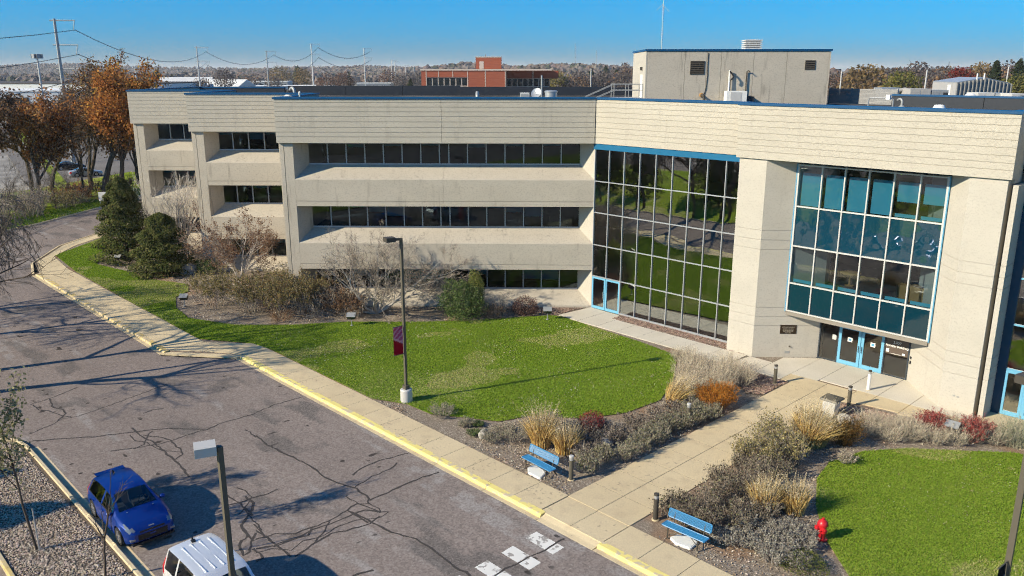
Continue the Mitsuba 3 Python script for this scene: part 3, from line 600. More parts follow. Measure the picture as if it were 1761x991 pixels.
def window_band(c0, c1, m, z0, z1, cuts, seed, blinds=()):
    """a strip of office windows on the 45-degree wing, between c0 and c1, glass m behind the front"""
    along, out = CV, MV
    p = np.array([*cm(0, m), 0.0])
    b = MB()
    frame_box(b, p, along, out, c0, c1, z0, z0 + 0.09, -0.06, 0.07)
    frame_box(b, p, along, out, c0, c1, z1 - 0.16, z1 - 0.10, -0.06, 0.07)
    for c in cuts:
        frame_box(b, p, along, out, c - 0.035, c + 0.035, z0 + 0.09, z1 - 0.16, -0.06, 0.072)
    w = put('window', b, 'aluminium', ob)
    hb = MB(); frame_box(hb, p, along, out, c0, c1, z1 - 0.10, z1 + 0.02, -0.08, 0.05); put('head_frame', hb, 'dark_frame', w)
    edges = [c0, *cuts, c1]
    for i, (a, e) in enumerate(zip(edges[:-1], edges[1:])):
        pane(w, cm(a, m), along, out, e - a, z0 + 0.05, z1 - 0.12, 'office_glass', seed * 31 + i, 0.0010, 0.8, n=0.3)
        h = blinds[i % len(blinds)] if blinds else 0
        if h:
            q = MB(); frame_box(q, p, along, out, a + 0.06, e - 0.06, z1 - 0.12 - h, z1 - 0.13, -0.22, -0.2); put('blind', q, 'blind_teal', w)
    return w

def wing(c0, c1, m0, joints, right_splay, seed):
    """one stepped bay of the wing: pier, splays, spandrels, sills and windows; front face at m0, from c0 to c1"""
    D, S = 1.5, 0.68
    P = lambda c, m: cm(c, m0 + m)
    put('pier', MB().prism([P(c0, 0), P(c0 + 0.25, 0), P(c0 + 0.25, -0.5), P(c0, -0.5)], -0.3, ZF), 'facade_concrete', ob)
    put('pier', MB().prism([P(c0 + 0.275, -0.02), P(c0 + 0.87, -0.02), P(c0 + 0.87, -0.5), P(c0 + 0.26, -0.5)], -0.3, ZF), 'facade_concrete', ob)
    put('recess_wall', MB().prism([P(c0 + 0.87, -0.022), P(c0 + 0.87 + S, -D), P(c0 + 0.87 + S, -D - 0.15), P(c0 + 0.6, -D - 0.15), P(c0 + 0.6, -0.45)], -0.3, ZF), 'facade_concrete', ob)
    wl = c0 + 0.87 + S - 0.02
    wr = c1 - 0.92 if right_splay else c1
    if right_splay:
        put('recess_wall', MB().prism([P(c1, -0.03), P(c1 - 0.92, -D), P(c1 - 0.92, -D - 0.15), P(c1, -D - 0.15)], -0.3, ZF), 'pier_concrete', ob)
    ends = [c0 + 0.874, *joints, c1 - 0.03]
    for lvl in range(3):
        for a, e in zip(ends[:-1], ends[1:]):
            if lvl == 0:
                prof = [(-D + 0.02, SILL[0]), (-0.04, 0.10), (-0.04, -0.3), (-D - 0.1, -0.3), (-D - 0.1, SILL[0])]
            else:
                zb = SBOT[lvl]
                prof = [(-D + 0.02, SILL[lvl]), (-0.05, STOP[lvl]), (-0.02, STOP[lvl] - 0.05), (-0.02, zb + 0.36), (-0.06, zb + 0.345), (-0.06, zb + 0.325), (-0.02, zb + 0.31), (-0.02, zb), (-D - 0.1, zb), (-D - 0.1, SILL[lvl])]
            A, B = P(a + 0.006, 0), P(e - 0.006, 0)
            put('spandrel', MB().sweep(prof, (*A, 0), (*B, 0), MV), 'facade_concrete', ob)
        unit = 1.284
        cuts = []
        if right_splay:
            k = wr - unit
            while k > wl + 0.4:
                cuts.append(k)
                k -= unit if len(cuts) != 7 else unit * 0.5
            cuts = sorted(cuts)
        else:
            k = wl + 1.15
            while k < c1 - 0.3:
                cuts.append(k); k += unit
        bl = ((0, 0, 0.30, 0, 0.22, 0, 0.18), (0.25, 0.12, 0.6, 0.2, 0, 0.9, 0.95), (0, 0, 0.2, 0.5, 0.8, 0, 0, 0))[(lvl + seed) % 3]
        window_band(wl, wr, m0 - D + 0.01, SILL[lvl], WTOP[lvl], cuts, seed * 10 + lvl, bl)
        if lvl < 2:
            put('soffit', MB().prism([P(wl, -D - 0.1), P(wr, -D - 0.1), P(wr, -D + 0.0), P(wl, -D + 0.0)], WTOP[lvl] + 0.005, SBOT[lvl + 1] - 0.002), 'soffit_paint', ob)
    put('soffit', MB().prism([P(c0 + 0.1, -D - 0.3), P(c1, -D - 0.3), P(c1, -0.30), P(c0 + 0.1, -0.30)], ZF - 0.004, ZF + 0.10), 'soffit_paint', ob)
wing(-21.10, 0.0, 0.0, [-10.2], True, 1)
wing(-31.10, -21.12, -10.25, [], False, 2)
wing(-40.52, -31.12, -20.3, [], False, 3)
OV = 0.20
for c0, c1, m in ((-21.24, -10.21, OV), (-10.19, -0.085, OV), (-31.28, -21.26, -10.25 + OV), (-40.70, -31.30, -20.3 + OV)):
    fascia(cm(c0, m), cm(c1, m), MV[:2])
coping(cm(-21.30, OV), cm(-0.08, OV), MV[:2]); coping(cm(-31.34, -10.05), cm(-21.32, -10.05), MV[:2]); coping(cm(-40.76, -20.1), cm(-31.36, -20.1), MV[:2])
for c, m0, m1 in ((-21.24, OV - 0.46, -10.2), (-31.28, -10.51, -20.25), (-40.70, -20.56, -36)):     # the returns that face away to the left
    put('return_wall', MB().prism([cm(c, m0), cm(c + 0.4, m0), cm(c + 0.4, m1), cm(c, m1)], -0.3, ZR - 0.002), 'facade_concrete', ob)
    coping(cm(c, m0 + 0.4), cm(c, m1), (-CV)[:2])

# the mirrored curtain wall
X0, X1, VD = -35.86, -24.44, 42.13
cw = unique(ob + '__curtain_wall')
AX, OUT = np.array([1.0, 0, 0]), np.array([0, -1.0, 0])
cols = [X0, -34.64, -33.39, -32.13, -30.88, -29.63, -28.38, -27.13, -25.88, -24.63]
rows = [0.05, 2.29, 4.48, 6.70, 8.82, 10.93]
b = MB()
for i, x in enumerate(cols):
    b.box(x - 0.026, x + 0.026, VD - 0.07, VD + 0.10, 0.0 if i not in (1,) else 2.26, 10.95)
for z in rows[1:-1]:
    b.box(X0, X1, VD - 0.06, VD + 0.08, z - 0.026, z + 0.026)
b.box(-33.42, X1, VD - 0.06, VD + 0.1, 0.0, 0.1)
scene[cw] = mikit.ply(b.mesh(), 'aluminium')
for i in range(9):
    for j in range(5):
        if j == 0 and i < 2:
            continue
        pane(cw, (cols[i], VD), AX, OUT, cols[i + 1] - cols[i], rows[j], rows[j + 1], 'mirror_glass', i * 7 + j * 3 + 1, 0.0012, 0.9, bow=0.0014 * (((i * 5 + j * 3) % 5) - 2), n=0.12)
hb = MB(); hb.box(X0 - 0.1, X1, VD - 0.09, VD + 0.1, 10.93, ZF - 0.003); put('head_band', hb, 'blue_band', cw)
for k, (xa, xb) in enumerate(((-35.82, -34.66), (-34.62, -33.42))):
    d = MB()
    d.box(xa, xa + 0.10, VD - 0.08, VD, 0.02, 2.25); d.box(xb - 0.10, xb, VD - 0.08, VD, 0.02, 2.25)
    d.box(xa + 0.1, xb - 0.1, VD - 0.079, VD, 0.02, 0.20); d.box(xa + 0.1, xb - 0.1, VD - 0.079, VD, 2.13, 2.25)
    dk = put('door', d, 'door_blue', cw)
    pane(dk, (xa + 0.08, VD - 0.03), AX, OUT, xb - xa - 0.16, 0.18, 2.15, 'mirror_glass', 90 + k, 0.0012)
    h = MB().pipe([(xb - 0.16 if k == 0 else xa + 0.16, VD - 0.10, 0.85), (xb - 0.16 if k == 0 else xa + 0.16, VD - 0.13, 0.9), (xb - 0.16 if k == 0 else xa + 0.16, VD - 0.13, 1.25), (xb - 0.16 if k == 0 else xa + 0.16, VD - 0.10, 1.3)], 0.015, 6)
    put('handle', h, 'aluminium', dk)
fascia((X0 + 0.03, VD - 0.16), (-24.62, VD - 0.16), (0, -1)); coping((X0 - 0.06, VD - 0.16), (-24.65, VD - 0.16), (0, -1))

# the entrance front: two splayed piers and the bay window between them
VE, VG, VDR = 41.06, 42.25, 43.65
def banded(pts, name, m='pier_concrete', z1=ZF):
    """a pier of stacked courses with recessed joints"""
    p = np.array(pts, float); q = Polygon(p).buffer(-0.03, join_style=2); q = np.array(q.exterior.coords)[:-1]
    z = [-0.3, 1.88, 2.42, 2.96, 6.32, 6.86, 7.4, z1]
    k = unique(ob + '__' + name)
    b = MB()
    for a, e in zip(z[:-1], z[1:]):
        b.prism(p, a + (0.011 if a > 0 else 0), e - (0.011 if e < z1 - 0.1 else 0))
        if e < z1 - 0.1:
            b.prism(q, e - 0.0105, e + 0.0105)
    scene[k] = mikit.ply(b.mesh(), m)
    return k
banded([(-24.43, VE), (-22.76, VE), (-20.06, VDR), (-20.06, VDR + 0.5), (-24.43, VDR + 0.5)], 'entrance_pier')
banded([(-15.06, VDR), (-12.55, VE), (-10.98, VE), (-10.98, VDR + 0.5), (-15.06, VDR + 0.5)], 'entrance_pier')
banded([(-10.80, VE + 0.12), (-10.58, VE + 0.12), (-10.58, 42.5), (-10.80, 42.5)], 'fin', z1=ZF - 0.25)
fk = fascia((-24.60, VE - 0.14), (-10.82, VE - 0.14), (0, -1), th=0.5)
coping((-24.68, VE - 0.14), (-10.76, VE - 0.14), (0, -1))
put('return_wall', MB().prism([(-24.60, VE + 0.37), (-24.2, VE + 0.37), (-24.2, 42.6), (-24.60, 42.6)], ZF, ZR - 0.002), 'facade_concrete', ob)
put('return_wall', MB().prism([(-11.2, VE + 0.365), (-10.824, VE + 0.365), (-10.824, 42.35), (-11.2, 42.35)], ZF - 0.2, ZR - 0.002), 'facade_concrete', ob)
coping((-10.82, VE + 0.1), (-10.82, 42.3), (1, 0))
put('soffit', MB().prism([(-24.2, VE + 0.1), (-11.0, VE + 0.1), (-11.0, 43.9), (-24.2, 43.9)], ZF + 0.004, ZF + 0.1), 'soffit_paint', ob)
bw = unique(ob + '__bay_window')
cols = [-21.46, -20.12, -18.87, -17.62, -16.35, -15.08, -13.82]; rows = [2.82, 4.44, 6.57, 8.78, 11.04]
b = MB()
for i, x in enumerate(cols):
    w = 0.045 if i in (0, 6) else 0.032
    b.box(x - w, x + w, VG - 0.075, VG + 0.10, 2.80, 11.1)
for z in rows:
    b.box(cols[0], cols[-1], VG - 0.06, VG + 0.08, z - 0.035, z + 0.035)
scene[bw] = mikit.ply(b.mesh(), 'pale_metal')
for x in (cols[0] - 0.10, cols[-1] + 0.05):
    put('edge_frame', MB().box(x, x + 0.05, VG - 0.09, VG + 0.1, 2.76, 11.12), 'frame_blue', bw)
hb = MB(); hb.box(cols[0] - 0.1, cols[-1] + 0.1, VG - 0.05, VG + 0.1, 11.12, ZF - 0.002); put('head_band', hb, 'dark_frame', bw)
for i in range(6):
    for j in range(4):
        m = ('teal_glass', 'bay_glass', 'spandrel_glass', 'bay_glass')[j]
        a, lam, bow = ((0.0006, 0.8, 0.0), (0.0014, 0.7, 0.0), (0.007, 0.55, 0.016 * (1 if (i * 3) % 4 < 2 else -1)), (0.001, 0.7, 0.0))[j]
        pane(bw, (cols[i], VG), AX, OUT, cols[i + 1] - cols[i], rows[j], rows[j + 1], m, 200 + i * 5 + j, a, lam, bow, nm='pane' if j in (1, 3) else 'spandrel_pane', n=0.07 if j == 2 else 0.14)
    x0, x1 = cols[i] + 0.16, cols[i + 1] - 0.04
    top, bot = 10.62, (8.84, 8.84, 8.84, 8.86, 9.62, 9.62)[i]
    put('blind', MB().box(x0, x1, VG + 0.16, VG + 0.175, bot, top), 'blind_teal', bw)
    if i > 3:
        put('sill_blind', MB().box(x0 - 0.02, x1, VG + 0.15, VG + 0.17, 8.84, 9.02), 'blind_teal', bw)
    put('sill_blind', MB().box(x0 - 0.02, x1 + 0.0, VG + 0.15, VG + 0.17, 4.5, 4.68), 'blind_teal', bw)
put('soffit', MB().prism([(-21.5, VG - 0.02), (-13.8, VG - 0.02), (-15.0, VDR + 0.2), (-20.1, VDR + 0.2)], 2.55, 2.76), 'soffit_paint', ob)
lob = unique(ob + '__entrance')
b = MB()
for x in (-20.02, -18.93, -16.37, -15.09):
    b.box(x - 0.035, x + 0.035, VDR - 0.05, VDR + 0.08, 0.0, 2.55)
b.box(-20.05, -15.06, VDR - 0.045, VDR + 0.07, 2.22, 2.30); b.box(-20.05, -18.96, VDR - 0.045, VDR + 0.07, 0.0, 0.06); b.box(-16.34, -15.06, VDR - 0.045, VDR + 0.07, 0.0, 0.06)
scene[lob] = mikit.ply(b.mesh(), 'dark_frame')
for x0, x1 in ((-19.99, -18.96), (-16.34, -15.12)):
    pane(lob, (x0, VDR), AX, OUT, x1 - x0, 0.05, 2.5, 'door_glass', int(-x0 * 10), 0.0012, nm='sidelight')
for k, (xa, xb) in enumerate(((-18.90, -17.66), (-17.63, -16.40))):
    d = MB(); t = 0.15
    d.box(xa, xa + t, VDR - 0.06, VDR, 0.015, 2.2); d.box(xb - t, xb, VDR - 0.06, VDR, 0.015, 2.2)
    d.box(xa + t, xb - t, VDR - 0.059, VDR, 0.015, 0.24); d.box(xa + t, xb - t, VDR - 0.059, VDR, 2.08, 2.2)
    dk = put('door', d, 'door_blue', lob)
    pane(dk, (xa + t - 0.02, VDR - 0.025), AX, OUT, xb - xa - 2 * t + 0.04, 0.22, 2.1, 'door_glass', 300 + k, 0.001)
    hx = xb - 0.07 if k == 0 else xa + 0.07
    put('handle', MB().pipe([(hx, VDR - 0.07, 0.9), (hx, VDR - 0.12, 0.93), (hx, VDR - 0.12, 1.22), (hx, VDR - 0.07, 1.25)], 0.017, 6), 'black_plastic', dk)
    put('notice', MB().box(xa + 0.50, xa + 0.76, VDR - 0.034, VDR - 0.03, 1.38, 1.62), 'white_paint', dk)
    put('notice_print', MB().box(xa + 0.55, xa + 0.71, VDR - 0.038, VDR - 0.035, 1.43, 1.57), 'frame_blue', dk)
put('notice', MB().box(-19.28, -19.05, VDR - 0.034, VDR - 0.03, 1.30, 1.58), 'pale_metal', lob)
put('sign_board', MB().box(-16.31, -15.14, VDR - 0.03, VDR - 0.012, 1.25, 2.2), 'sign_brown', lob)
def letters(text, h, x, z, y, bold=True, depth=0.006):
    m = meshkit.text_mesh(text, h, depth, bold); v = np.array(m.vertices)
    w = v[:, 0].max() - v[:, 0].min()
    v = np.stack([v[:, 0] - v[:, 0].min() - w / 2 + x, y - v[:, 2], v[:, 1] + z], 1)
    return (v, np.array(m.faces)), w
for txt, h, z in (('1707', 0.12, 1.86), ('Nordby Building', 0.115, 1.655)):
    m, w = letters(txt, h, -15.725, z, VDR - 0.032)
    put('lettering', m, 'white_paint', lob)
put('notice', MB().box(-16.28, -16.12, VDR - 0.036, VDR - 0.031, 1.33, 1.52), 'white_paint', lob)
put('notice', MB().box(-15.43, -15.28, VDR - 0.036, VDR - 0.031, 1.29, 1.41), 'white_paint', lob)
put('number_strip', MB().box(-16.02, -15.5, VDR - 0.036, VDR - 0.031, 1.27, 1.30), 'pale_metal', lob)
put('lobby_floor', MB().box(-20.1, -15.0, VDR - 0.06, VDR + 6, -0.1, -0.005), 'interior_grey', lob)
# plaque, vent, hose bib on the splayed wall left of the doors; card reader on the right one
SD = np.array([2.70, 2.59, 0.0]); SD /= np.linalg.norm(SD); SN = np.array([SD[1], -SD[0], 0])
def on_splay(a, z0, z1, w, d, mname, nm, par=ob):
    p = np.array([-22.76, VE, 0]) + SD * a
    R = np.stack([SD, SN, np.array([0, 0, 1.0])], 1)
    return put(nm, MB().box(-w / 2, w / 2, -0.01, d, z0, z1, R=R, at=p), mname, par)
pk = on_splay(1.95, 1.40, 1.92, 0.92, 0.03, 'plaque_bronze', 'plaque')
Rp = np.stack([SD, np.array([0, 0, 1.0]), SN], 1)
for i, (wd, zz) in enumerate(((0.74, 1.80), (0.58, 1.69), (0.62, 1.61), (0.56, 1.54), (0.34, 1.46))):
    # the raised lines are too worn to read from here: rows of short bars
    b = MB(); rngp = np.random.default_rng(40 + i); a = -wd / 2
    while a < wd / 2 - 0.03:
        L = rngp.uniform(0.03, 0.11); b.box(a, min(a + L, wd / 2), zz - 0.018, zz + 0.018, 0.03, 0.036, R=Rp, at=np.array([-22.76, VE, 0]) + SD * 1.95); a += L + 0.022
    put('worn_lettering', b, 'plaque_letters', pk)
on_splay(2.0, 0.22, 0.36, 0.28, 0.015, 'grey_metal', 'wall_vent'); on_splay(2.1, 0.62, 0.68, 0.06, 0.1, 'bronze_paint', 'hose_bib')
SD2 = np.array([2.51, -2.59, 0.0]); SD2 /= np.linalg.norm(SD2); SN2 = np.array([SD2[1], -SD2[0], 0])
R2 = np.stack([SD2, SN2, np.array([0, 0, 1.0])], 1)
for z0, z1 in ((1.28, 1.40), (1.0, 1.16)):
    put('card_reader', MB().box(0.18, 0.28, -0.01, 0.05, z0, z1, R=R2, at=(-15.06, VDR, 0)), 'black_plastic', ob)
put('wall_outlet', MB().box(-11.95, -11.85, VE - 0.02, VE + 0.01, 0.75, 0.82), 'grey_metal', ob)
put('wall_outlet', MB().box(-11.78, -11.68, VE - 0.02, VE + 0.01, 0.73, 0.80), 'grey_metal', ob)

# the recessed glazed bay on the right, beyond the fin
cw2 = unique(ob + '__side_curtain_wall')
VF = 42.40; cols = [-10.22, -9.32, -8.05, -6.8, -5.55, -4.3, -3.05, -1.8, -0.5]; rows = [0.05, 2.29, 4.48, 6.70, 8.82, 11.0]
b = MB()
for i, x in enumerate(cols[1:]):
    b.box(x - 0.032, x + 0.032, VF - 0.07, VF + 0.1, 0.0, 11.02)
for z in rows[1:]:
    b.box(cols[0], cols[-1], VF - 0.065, VF + 0.09, z - 0.035, z + 0.035)
scene[cw2] = mikit.ply(b.mesh(), 'door_blue')
put('corner_post', MB().box(-10.575, -10.20, VF - 0.10, VF + 0.1, 0.0, 11.3), 'shade_blue', cw2)
for i in range(8):
    for j in range(5):
        if not (j == 0 and i < 2):
            pane(cw2, (cols[i], VF), AX, OUT, cols[i + 1] - cols[i], rows[j], rows[j + 1], 'mirror_glass', 400 + i * 5 + j, 0.0022, 0.9, n=0.14)
for k, (xa, xb) in enumerate(((-10.19, -9.35), (-9.29, -8.09))):
    d = MB(); t = 0.11
    d.box(xa, xa + t, VF - 0.08, VF, 0.02, 2.25); d.box(xb - t, xb, VF - 0.08, VF, 0.02, 2.25); d.box(xa + t, xb - t, VF - 0.079, VF, 0.02, 0.22); d.box(xa + t, xb - t, VF - 0.079, VF, 2.12, 2.25)
    dk = put('door', d, 'door_blue', cw2)
    pane(dk, (xa + t - 0.02, VF - 0.03), AX, OUT, xb - xa - 2 * t + 0.04, 0.2, 2.14, 'mirror_glass', 480 + k, 0.001)
fascia((-10.36, 42.32), (6.0, 42.32), (0, -1)); coping((-10.4, 42.32), (6.0, 42.32), (0, -1))

# floors, ceilings and the dark core behind the glass, roof, parapets
FOOT = [cm(-40.2, -22.2), cm(-32.7, -22.2), cm(-30.8, -20.6), cm(-30.8, -12.1), cm(-22.6, -12.1), cm(-20.9, -10.4), cm(-20.9, -1.7), cm(-0.9, -1.7), (-35.2, 42.4), (-24.5, 42.4), (-21.3, 42.5), (-20.0, 43.85), (-15.1, 43.85), (-13.9, 42.5), (-10.5, 42.6), (5.5, 42.6), (5.5, 64.8), (-26.3, 64.8), (-31.8, 66.4), cm(20, -14.6), cm(20, -35.8), cm(-40.2, -35.8)]
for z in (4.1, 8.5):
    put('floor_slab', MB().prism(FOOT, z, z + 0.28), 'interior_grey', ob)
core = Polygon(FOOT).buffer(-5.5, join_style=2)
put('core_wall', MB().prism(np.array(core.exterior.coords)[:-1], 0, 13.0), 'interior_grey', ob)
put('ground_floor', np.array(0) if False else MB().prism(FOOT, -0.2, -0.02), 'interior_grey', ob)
# lounge furniture seen in the bay window
put('cabinet', MB().box(-15.3, -14.1, 43.2, 43.7, 4.38, 5.25), 'oak', ob); put('cabinet', MB().box(-16.0, -15.5, 43.4, 43.9, 4.38, 5.15), 'oak', ob)
tb = MB().lathe([(0, 0.72), (0.55, 0.72), (0.55, 0.76), (0, 0.76)], (-18.9, 44.2, 4.38), 20); tb.lathe([(0.25, 0), (0.25, 0.03), (0.05, 0.06), (0.05, 0.72)], (-18.9, 44.2, 4.38), 10)
put('table', tb, 'oak', ob)
ROOF = [cm(-40.5, -20.4), cm(-31.2, -20.4), cm(-31.2, -10.3), cm(-21.2, -10.3), cm(-21.2, -0.2), (-35.9, 42.2), (-24.4, 42.3), (-24.4, 41.3), (-11.0, 41.3), (-11.0, 42.6), (6, 42.6), (6, 65.2), (-26.3, 65.2), (-26.3, 66.6), (-31.9, 66.6), cm(20.2, -14.4), cm(20.2, -36), cm(-40.5, -36)]
rf = put('roof', MB().prism(ROOF, 13.1, 13.36), 'roof_membrane', ob)
def parapet(a, b, z1=14.2, t=0.35, cop=True, m='parapet_membrane', n=1, nm='parapet'):
    a, b = np.array([*a, 0.0]), np.array([*b, 0.0]); d = (b - a) / np.linalg.norm(b - a); o = np.array([-d[1], d[0], 0]); L = np.linalg.norm(b - a)
    for i in range(n):
        put(nm, MB().sweep([(-t, 13.3), (0, 13.3), (0, z1), (-t, z1)], a + d * (L * i / n + 0.02), a + d * (L * (i + 1) / n - 0.02), o), m, ob)
    if cop:
        put('coping', MB().sweep([(-t - 0.05, z1 - 0.08), (0.05, z1 - 0.08), (0.05, z1 + 0.05), (-t - 0.05, z1 + 0.05)], a, b, o), 'blue_coping', ob)
for pts, z1, n, cop in (([cm(20.2, -36), cm(4, -36)], 14.2, 2, False), ([cm(4, -36), cm(-12, -36)], 14.25, 2, False), ([cm(-12, -37.2), cm(-31, -37.2)], 14.35, 3, False), ([cm(-31, -36), cm(-40.5, -36)], 14.2, 1, True), ([(6, 65.2), (-26.2, 65.2)], 14.2, 5, True)):
    parapet(pts[0], pts[1], z1, n=n, cop=cop)
for a, e in ((cm(-40.3, -20.75), cm(-31.0, -20.75)), (cm(-30.9, -10.7), cm(-21.0, -10.7)), (cm(-21.0, -0.45), cm(-0.4, -0.45))):
    put('parapet_back', MB().sweep([(0, 13.3), (0.2, 13.3), (0.2, 14.19), (0, 14.19)], (*a, 0), (*e, 0), (-MV)), 'parapet_membrane', ob)
for a, e in (((-35.3, 42.45), (-24.3, 42.45)), ((-24.2, 41.45), (-11.2, 41.45)), ((-10.6, 42.8), (6, 42.8))):
    put('parapet_back', MB().sweep([(0, 13.3), (0.2, 13.3), (0.2, 14.19), (0, 14.19)], (*a, 0), (*e, 0), (0, 1, 0)), 'parapet_membrane', ob)
# the grey louvred screen behind the penthouse
for i in range(12):
    z = 13.40 + i * 0.098
    put('screen_slat', MB().sweep([(0, z), (0.05, z + 0.01), (0.09, z + 0.088), (0.03, z + 0.088)], (-31.8, 66.45, 0), (-26.3, 66.45, 0), (0, 1, 0)), 'screen_grey', ob)
for x in (-31.8, -29.96, -28.13, -26.35):
    put('screen_post', MB().box(x - 0.05, x + 0.05, 66.54, 66.66, 13.36, 14.62), 'grey_metal', ob)

# penthouse
ph = unique(ob + '__penthouse')
PC0, PC1, PM = 4.75, 18.72, -11.2
b = MB(); b.prism([cm(PC0, PM), cm(PC1, PM), cm(PC1, PM - 8), cm(PC0 + 0.0, PM - 8)], 13.3, 17.44)
scene[ph] = mikit.ply(b.mesh(), 'interior_grey')
PJ = [PC0, 7.65, 9.33, 10.45, 12.95, 15.5, PC1]
for a, e in zip(PJ[:-1], PJ[1:]):
    put('wall_panel', MB().prism([cm(a + 0.012, PM + 0.12), cm(e - 0.012, PM + 0.12), cm(e - 0.012, PM), cm(a + 0.012, PM)], 13.35, 17.42), 'facade_concrete', ph)
put('wall_panel', MB().prism([cm(PC0 - 0.12, PM + 0.12), cm(PC0, PM + 0.11), cm(PC0, PM - 8), cm(PC0 - 0.12, PM - 8)], 13.35, 17.42), 'pier_concrete', ph)
put('wall_panel', MB().prism([cm(PC1, PM + 0.11), cm(PC1 + 0.12, PM + 0.12), cm(PC1 + 0.12, PM - 8), cm(PC1, PM - 8)], 13.35, 17.42), 'facade_concrete', ph)
put('coping', MB().prism([cm(PC0 - 0.2, PM + 0.2), cm(PC1 + 0.2, PM + 0.2), cm(PC1 + 0.2, PM - 8.1), cm(PC0 - 0.2, PM - 8.1)], 17.44, 17.58), 'blue_coping', ph)
for c, z0, z1, w in ((8.62, 15.68, 16.70, 1.10), (17.30, 16.05, 16.75, 0.78)):
    fr = MB(); Rm = np.stack([CV, MV, np.array([0, 0, 1.0])], 1); at = (*cm(c, PM + 0.12), 0)
    fr.box(-w / 2, w / 2, 0.0, 0.05, z1 - 0.05, z1, R=Rm, at=at); fr.box(-w / 2, w / 2, 0.0, 0.05, z0, z0 + 0.05, R=Rm, at=at); fr.box(-w / 2, -w / 2 + 0.05, 0.0, 0.051, z0, z1, R=Rm, at=at); fr.box(w / 2 - 0.05, w / 2, 0.0, 0.051, z0, z1, R=Rm, at=at)
    lk = put('louver', fr, 'bronze_paint', ph)
    put('louver_back', MB().box(-w / 2, w / 2, 0.002, 0.008, z0, z1, R=Rm, at=at), 'interior_dark', ph)
    n = int((z1 - z0) / 0.14)
    sl = MB()
    for i in range(n):
        z = z0 + 0.06 + i * 0.14; o = np.array(at)
        sl.sweep([(0.01, z + 0.09), (0.02, z + 0.1), (0.08, z + 0.01), (0.07, z)], o - CV * (w / 2 - 0.05), o + CV * (w / 2 - 0.05), MV)
    tag(put('louver_slats', sl, 'bronze_paint', ph), kind='stuff')
Rl = np.stack([MV, -CV, np.array([0, 0, 1.0])], 1)
dk = put('door', MB().box(-2.5, -1.4, 0.0, 0.04, 13.45, 15.65, R=Rl, at=(*cm(PC0 - 0.12, PM), 0)), 'white_paint', ph)
put('wall_lamp', MB().box(-2.1, -1.75, 0.0, 0.16, 16.0, 16.25, R=Rl, at=(*cm(PC0 - 0.12, PM), 0)), 'bronze_paint', ph)
# steel stair and landing at the penthouse door
st = put('stair_landing', MB().prism([cm(PC0 - 0.15, PM - 0.6), cm(PC0 - 2.5, PM - 0.6), cm(PC0 - 2.5, PM - 2.9), cm(PC0 - 0.15, PM - 2.9)], 13.80, 13.88), 'grey_metal', ob)
rl = MB()
for c in (PC0 - 0.2, PC0 - 1.3, PC0 - 2.45):
    for m in (PM - 0.65, PM - 2.85):
        rl.tubes([(*cm(c, m), 13.36)], [(*cm(c, m), 14.95)], 0.03, 0.03, 6)
for z in (14.45, 14.92):
    for m in (PM - 0.65, PM - 2.85):
        rl.tubes([(*cm(PC0 - 0.2, m), z)], [(*cm(PC0 - 2.45, m), z)], 0.028, 0.028, 6)
put('handrail', rl, 'grey_metal', st)
for m in (PM - 0.65, PM - 1.9):
    s = MB().sweep([(-0.03, 0), (0.03, 0), (0.03, 0.22), (-0.03, 0.22)], (*cm(PC0 - 2.5, m), 13.72), (*cm(PC0 - 4.7, m), 13.20), MV)
    for z0, z1 in ((14.45, 13.85), (14.92, 14.32)):
        s.tubes([(*cm(PC0 - 2.45, m), z0)], [(*cm(PC0 - 4.6, m), z1 - 0.35)], 0.028, 0.028, 6)
    s.tubes([(*cm(PC0 - 4.6, m), 13.36)], [(*cm(PC0 - 4.6, m), 13.98)], 0.03, 0.03, 6)
    put('stringer', s, 'grey_metal', st)

# ---------------------------------------------------------------- things on the roof
def gooseneck(x, y, z, ang, label, s=1.0):
    k = thing('roof_vent_pipe', label, 'vent', 'bent vent pipes on the flat roof')
    d = np.array([math.cos(ang), math.sin(ang), 0])
    p = [np.array([x, y, z]), np.array([x, y, z + 0.5 * s])] + [np.array([x, y, z + 0.5 * s]) + d * (0.28 * s * (1 - math.cos(t))) + np.array([0, 0, 0.28 * s * math.sin(t)]) for t in np.linspace(0.3, 2.7, 9)]
    put('pipe', MB().pipe(p, 0.11 * s, 10), 'grey_metal', k, smooth=40)
    put('flashing', MB().lathe([(0.34 * s, 0), (0.2 * s, 0.12 * s), (0.14 * s, 0.2 * s)], (x, y, z), 12), 'grey_metal', k)
gooseneck(-48.0, 42.4, 13.36, 2.4, 'grey gooseneck vent pipe on the roof right behind the middle of the front edge', 1.25)
gooseneck(*cm(-20.6, -2.0), 13.36, 3.6, 'pale gooseneck vent at the step of the roof edge', 1.2)
gooseneck(*cm(-26.7, -24.4), 13.36, 3.2, 'gooseneck vent by the black far parapet', 1.3)
k = thing('gas_riser', 'short white valve standpipe beside the gooseneck at the roof step', 'pipe')
x, y = cm(-20.1, -2.1); put('pipe', MB().lathe([(0.06, 0), (0.06, 1.0), (0.10, 1.02), (0.10, 1.16), (0.05, 1.25), (0, 1.28)], (x, y, 13.36), 10), 'pale_metal', k); put('valve', MB().box(-0.16, 0.16, -0.06, 0.06, 0.7, 0.84, at=(x, y, 13.36)), 'pale_metal', k)
k = thing('condenser_unit', 'small cream condenser unit on the roof beside a satellite dish', 'air conditioner')
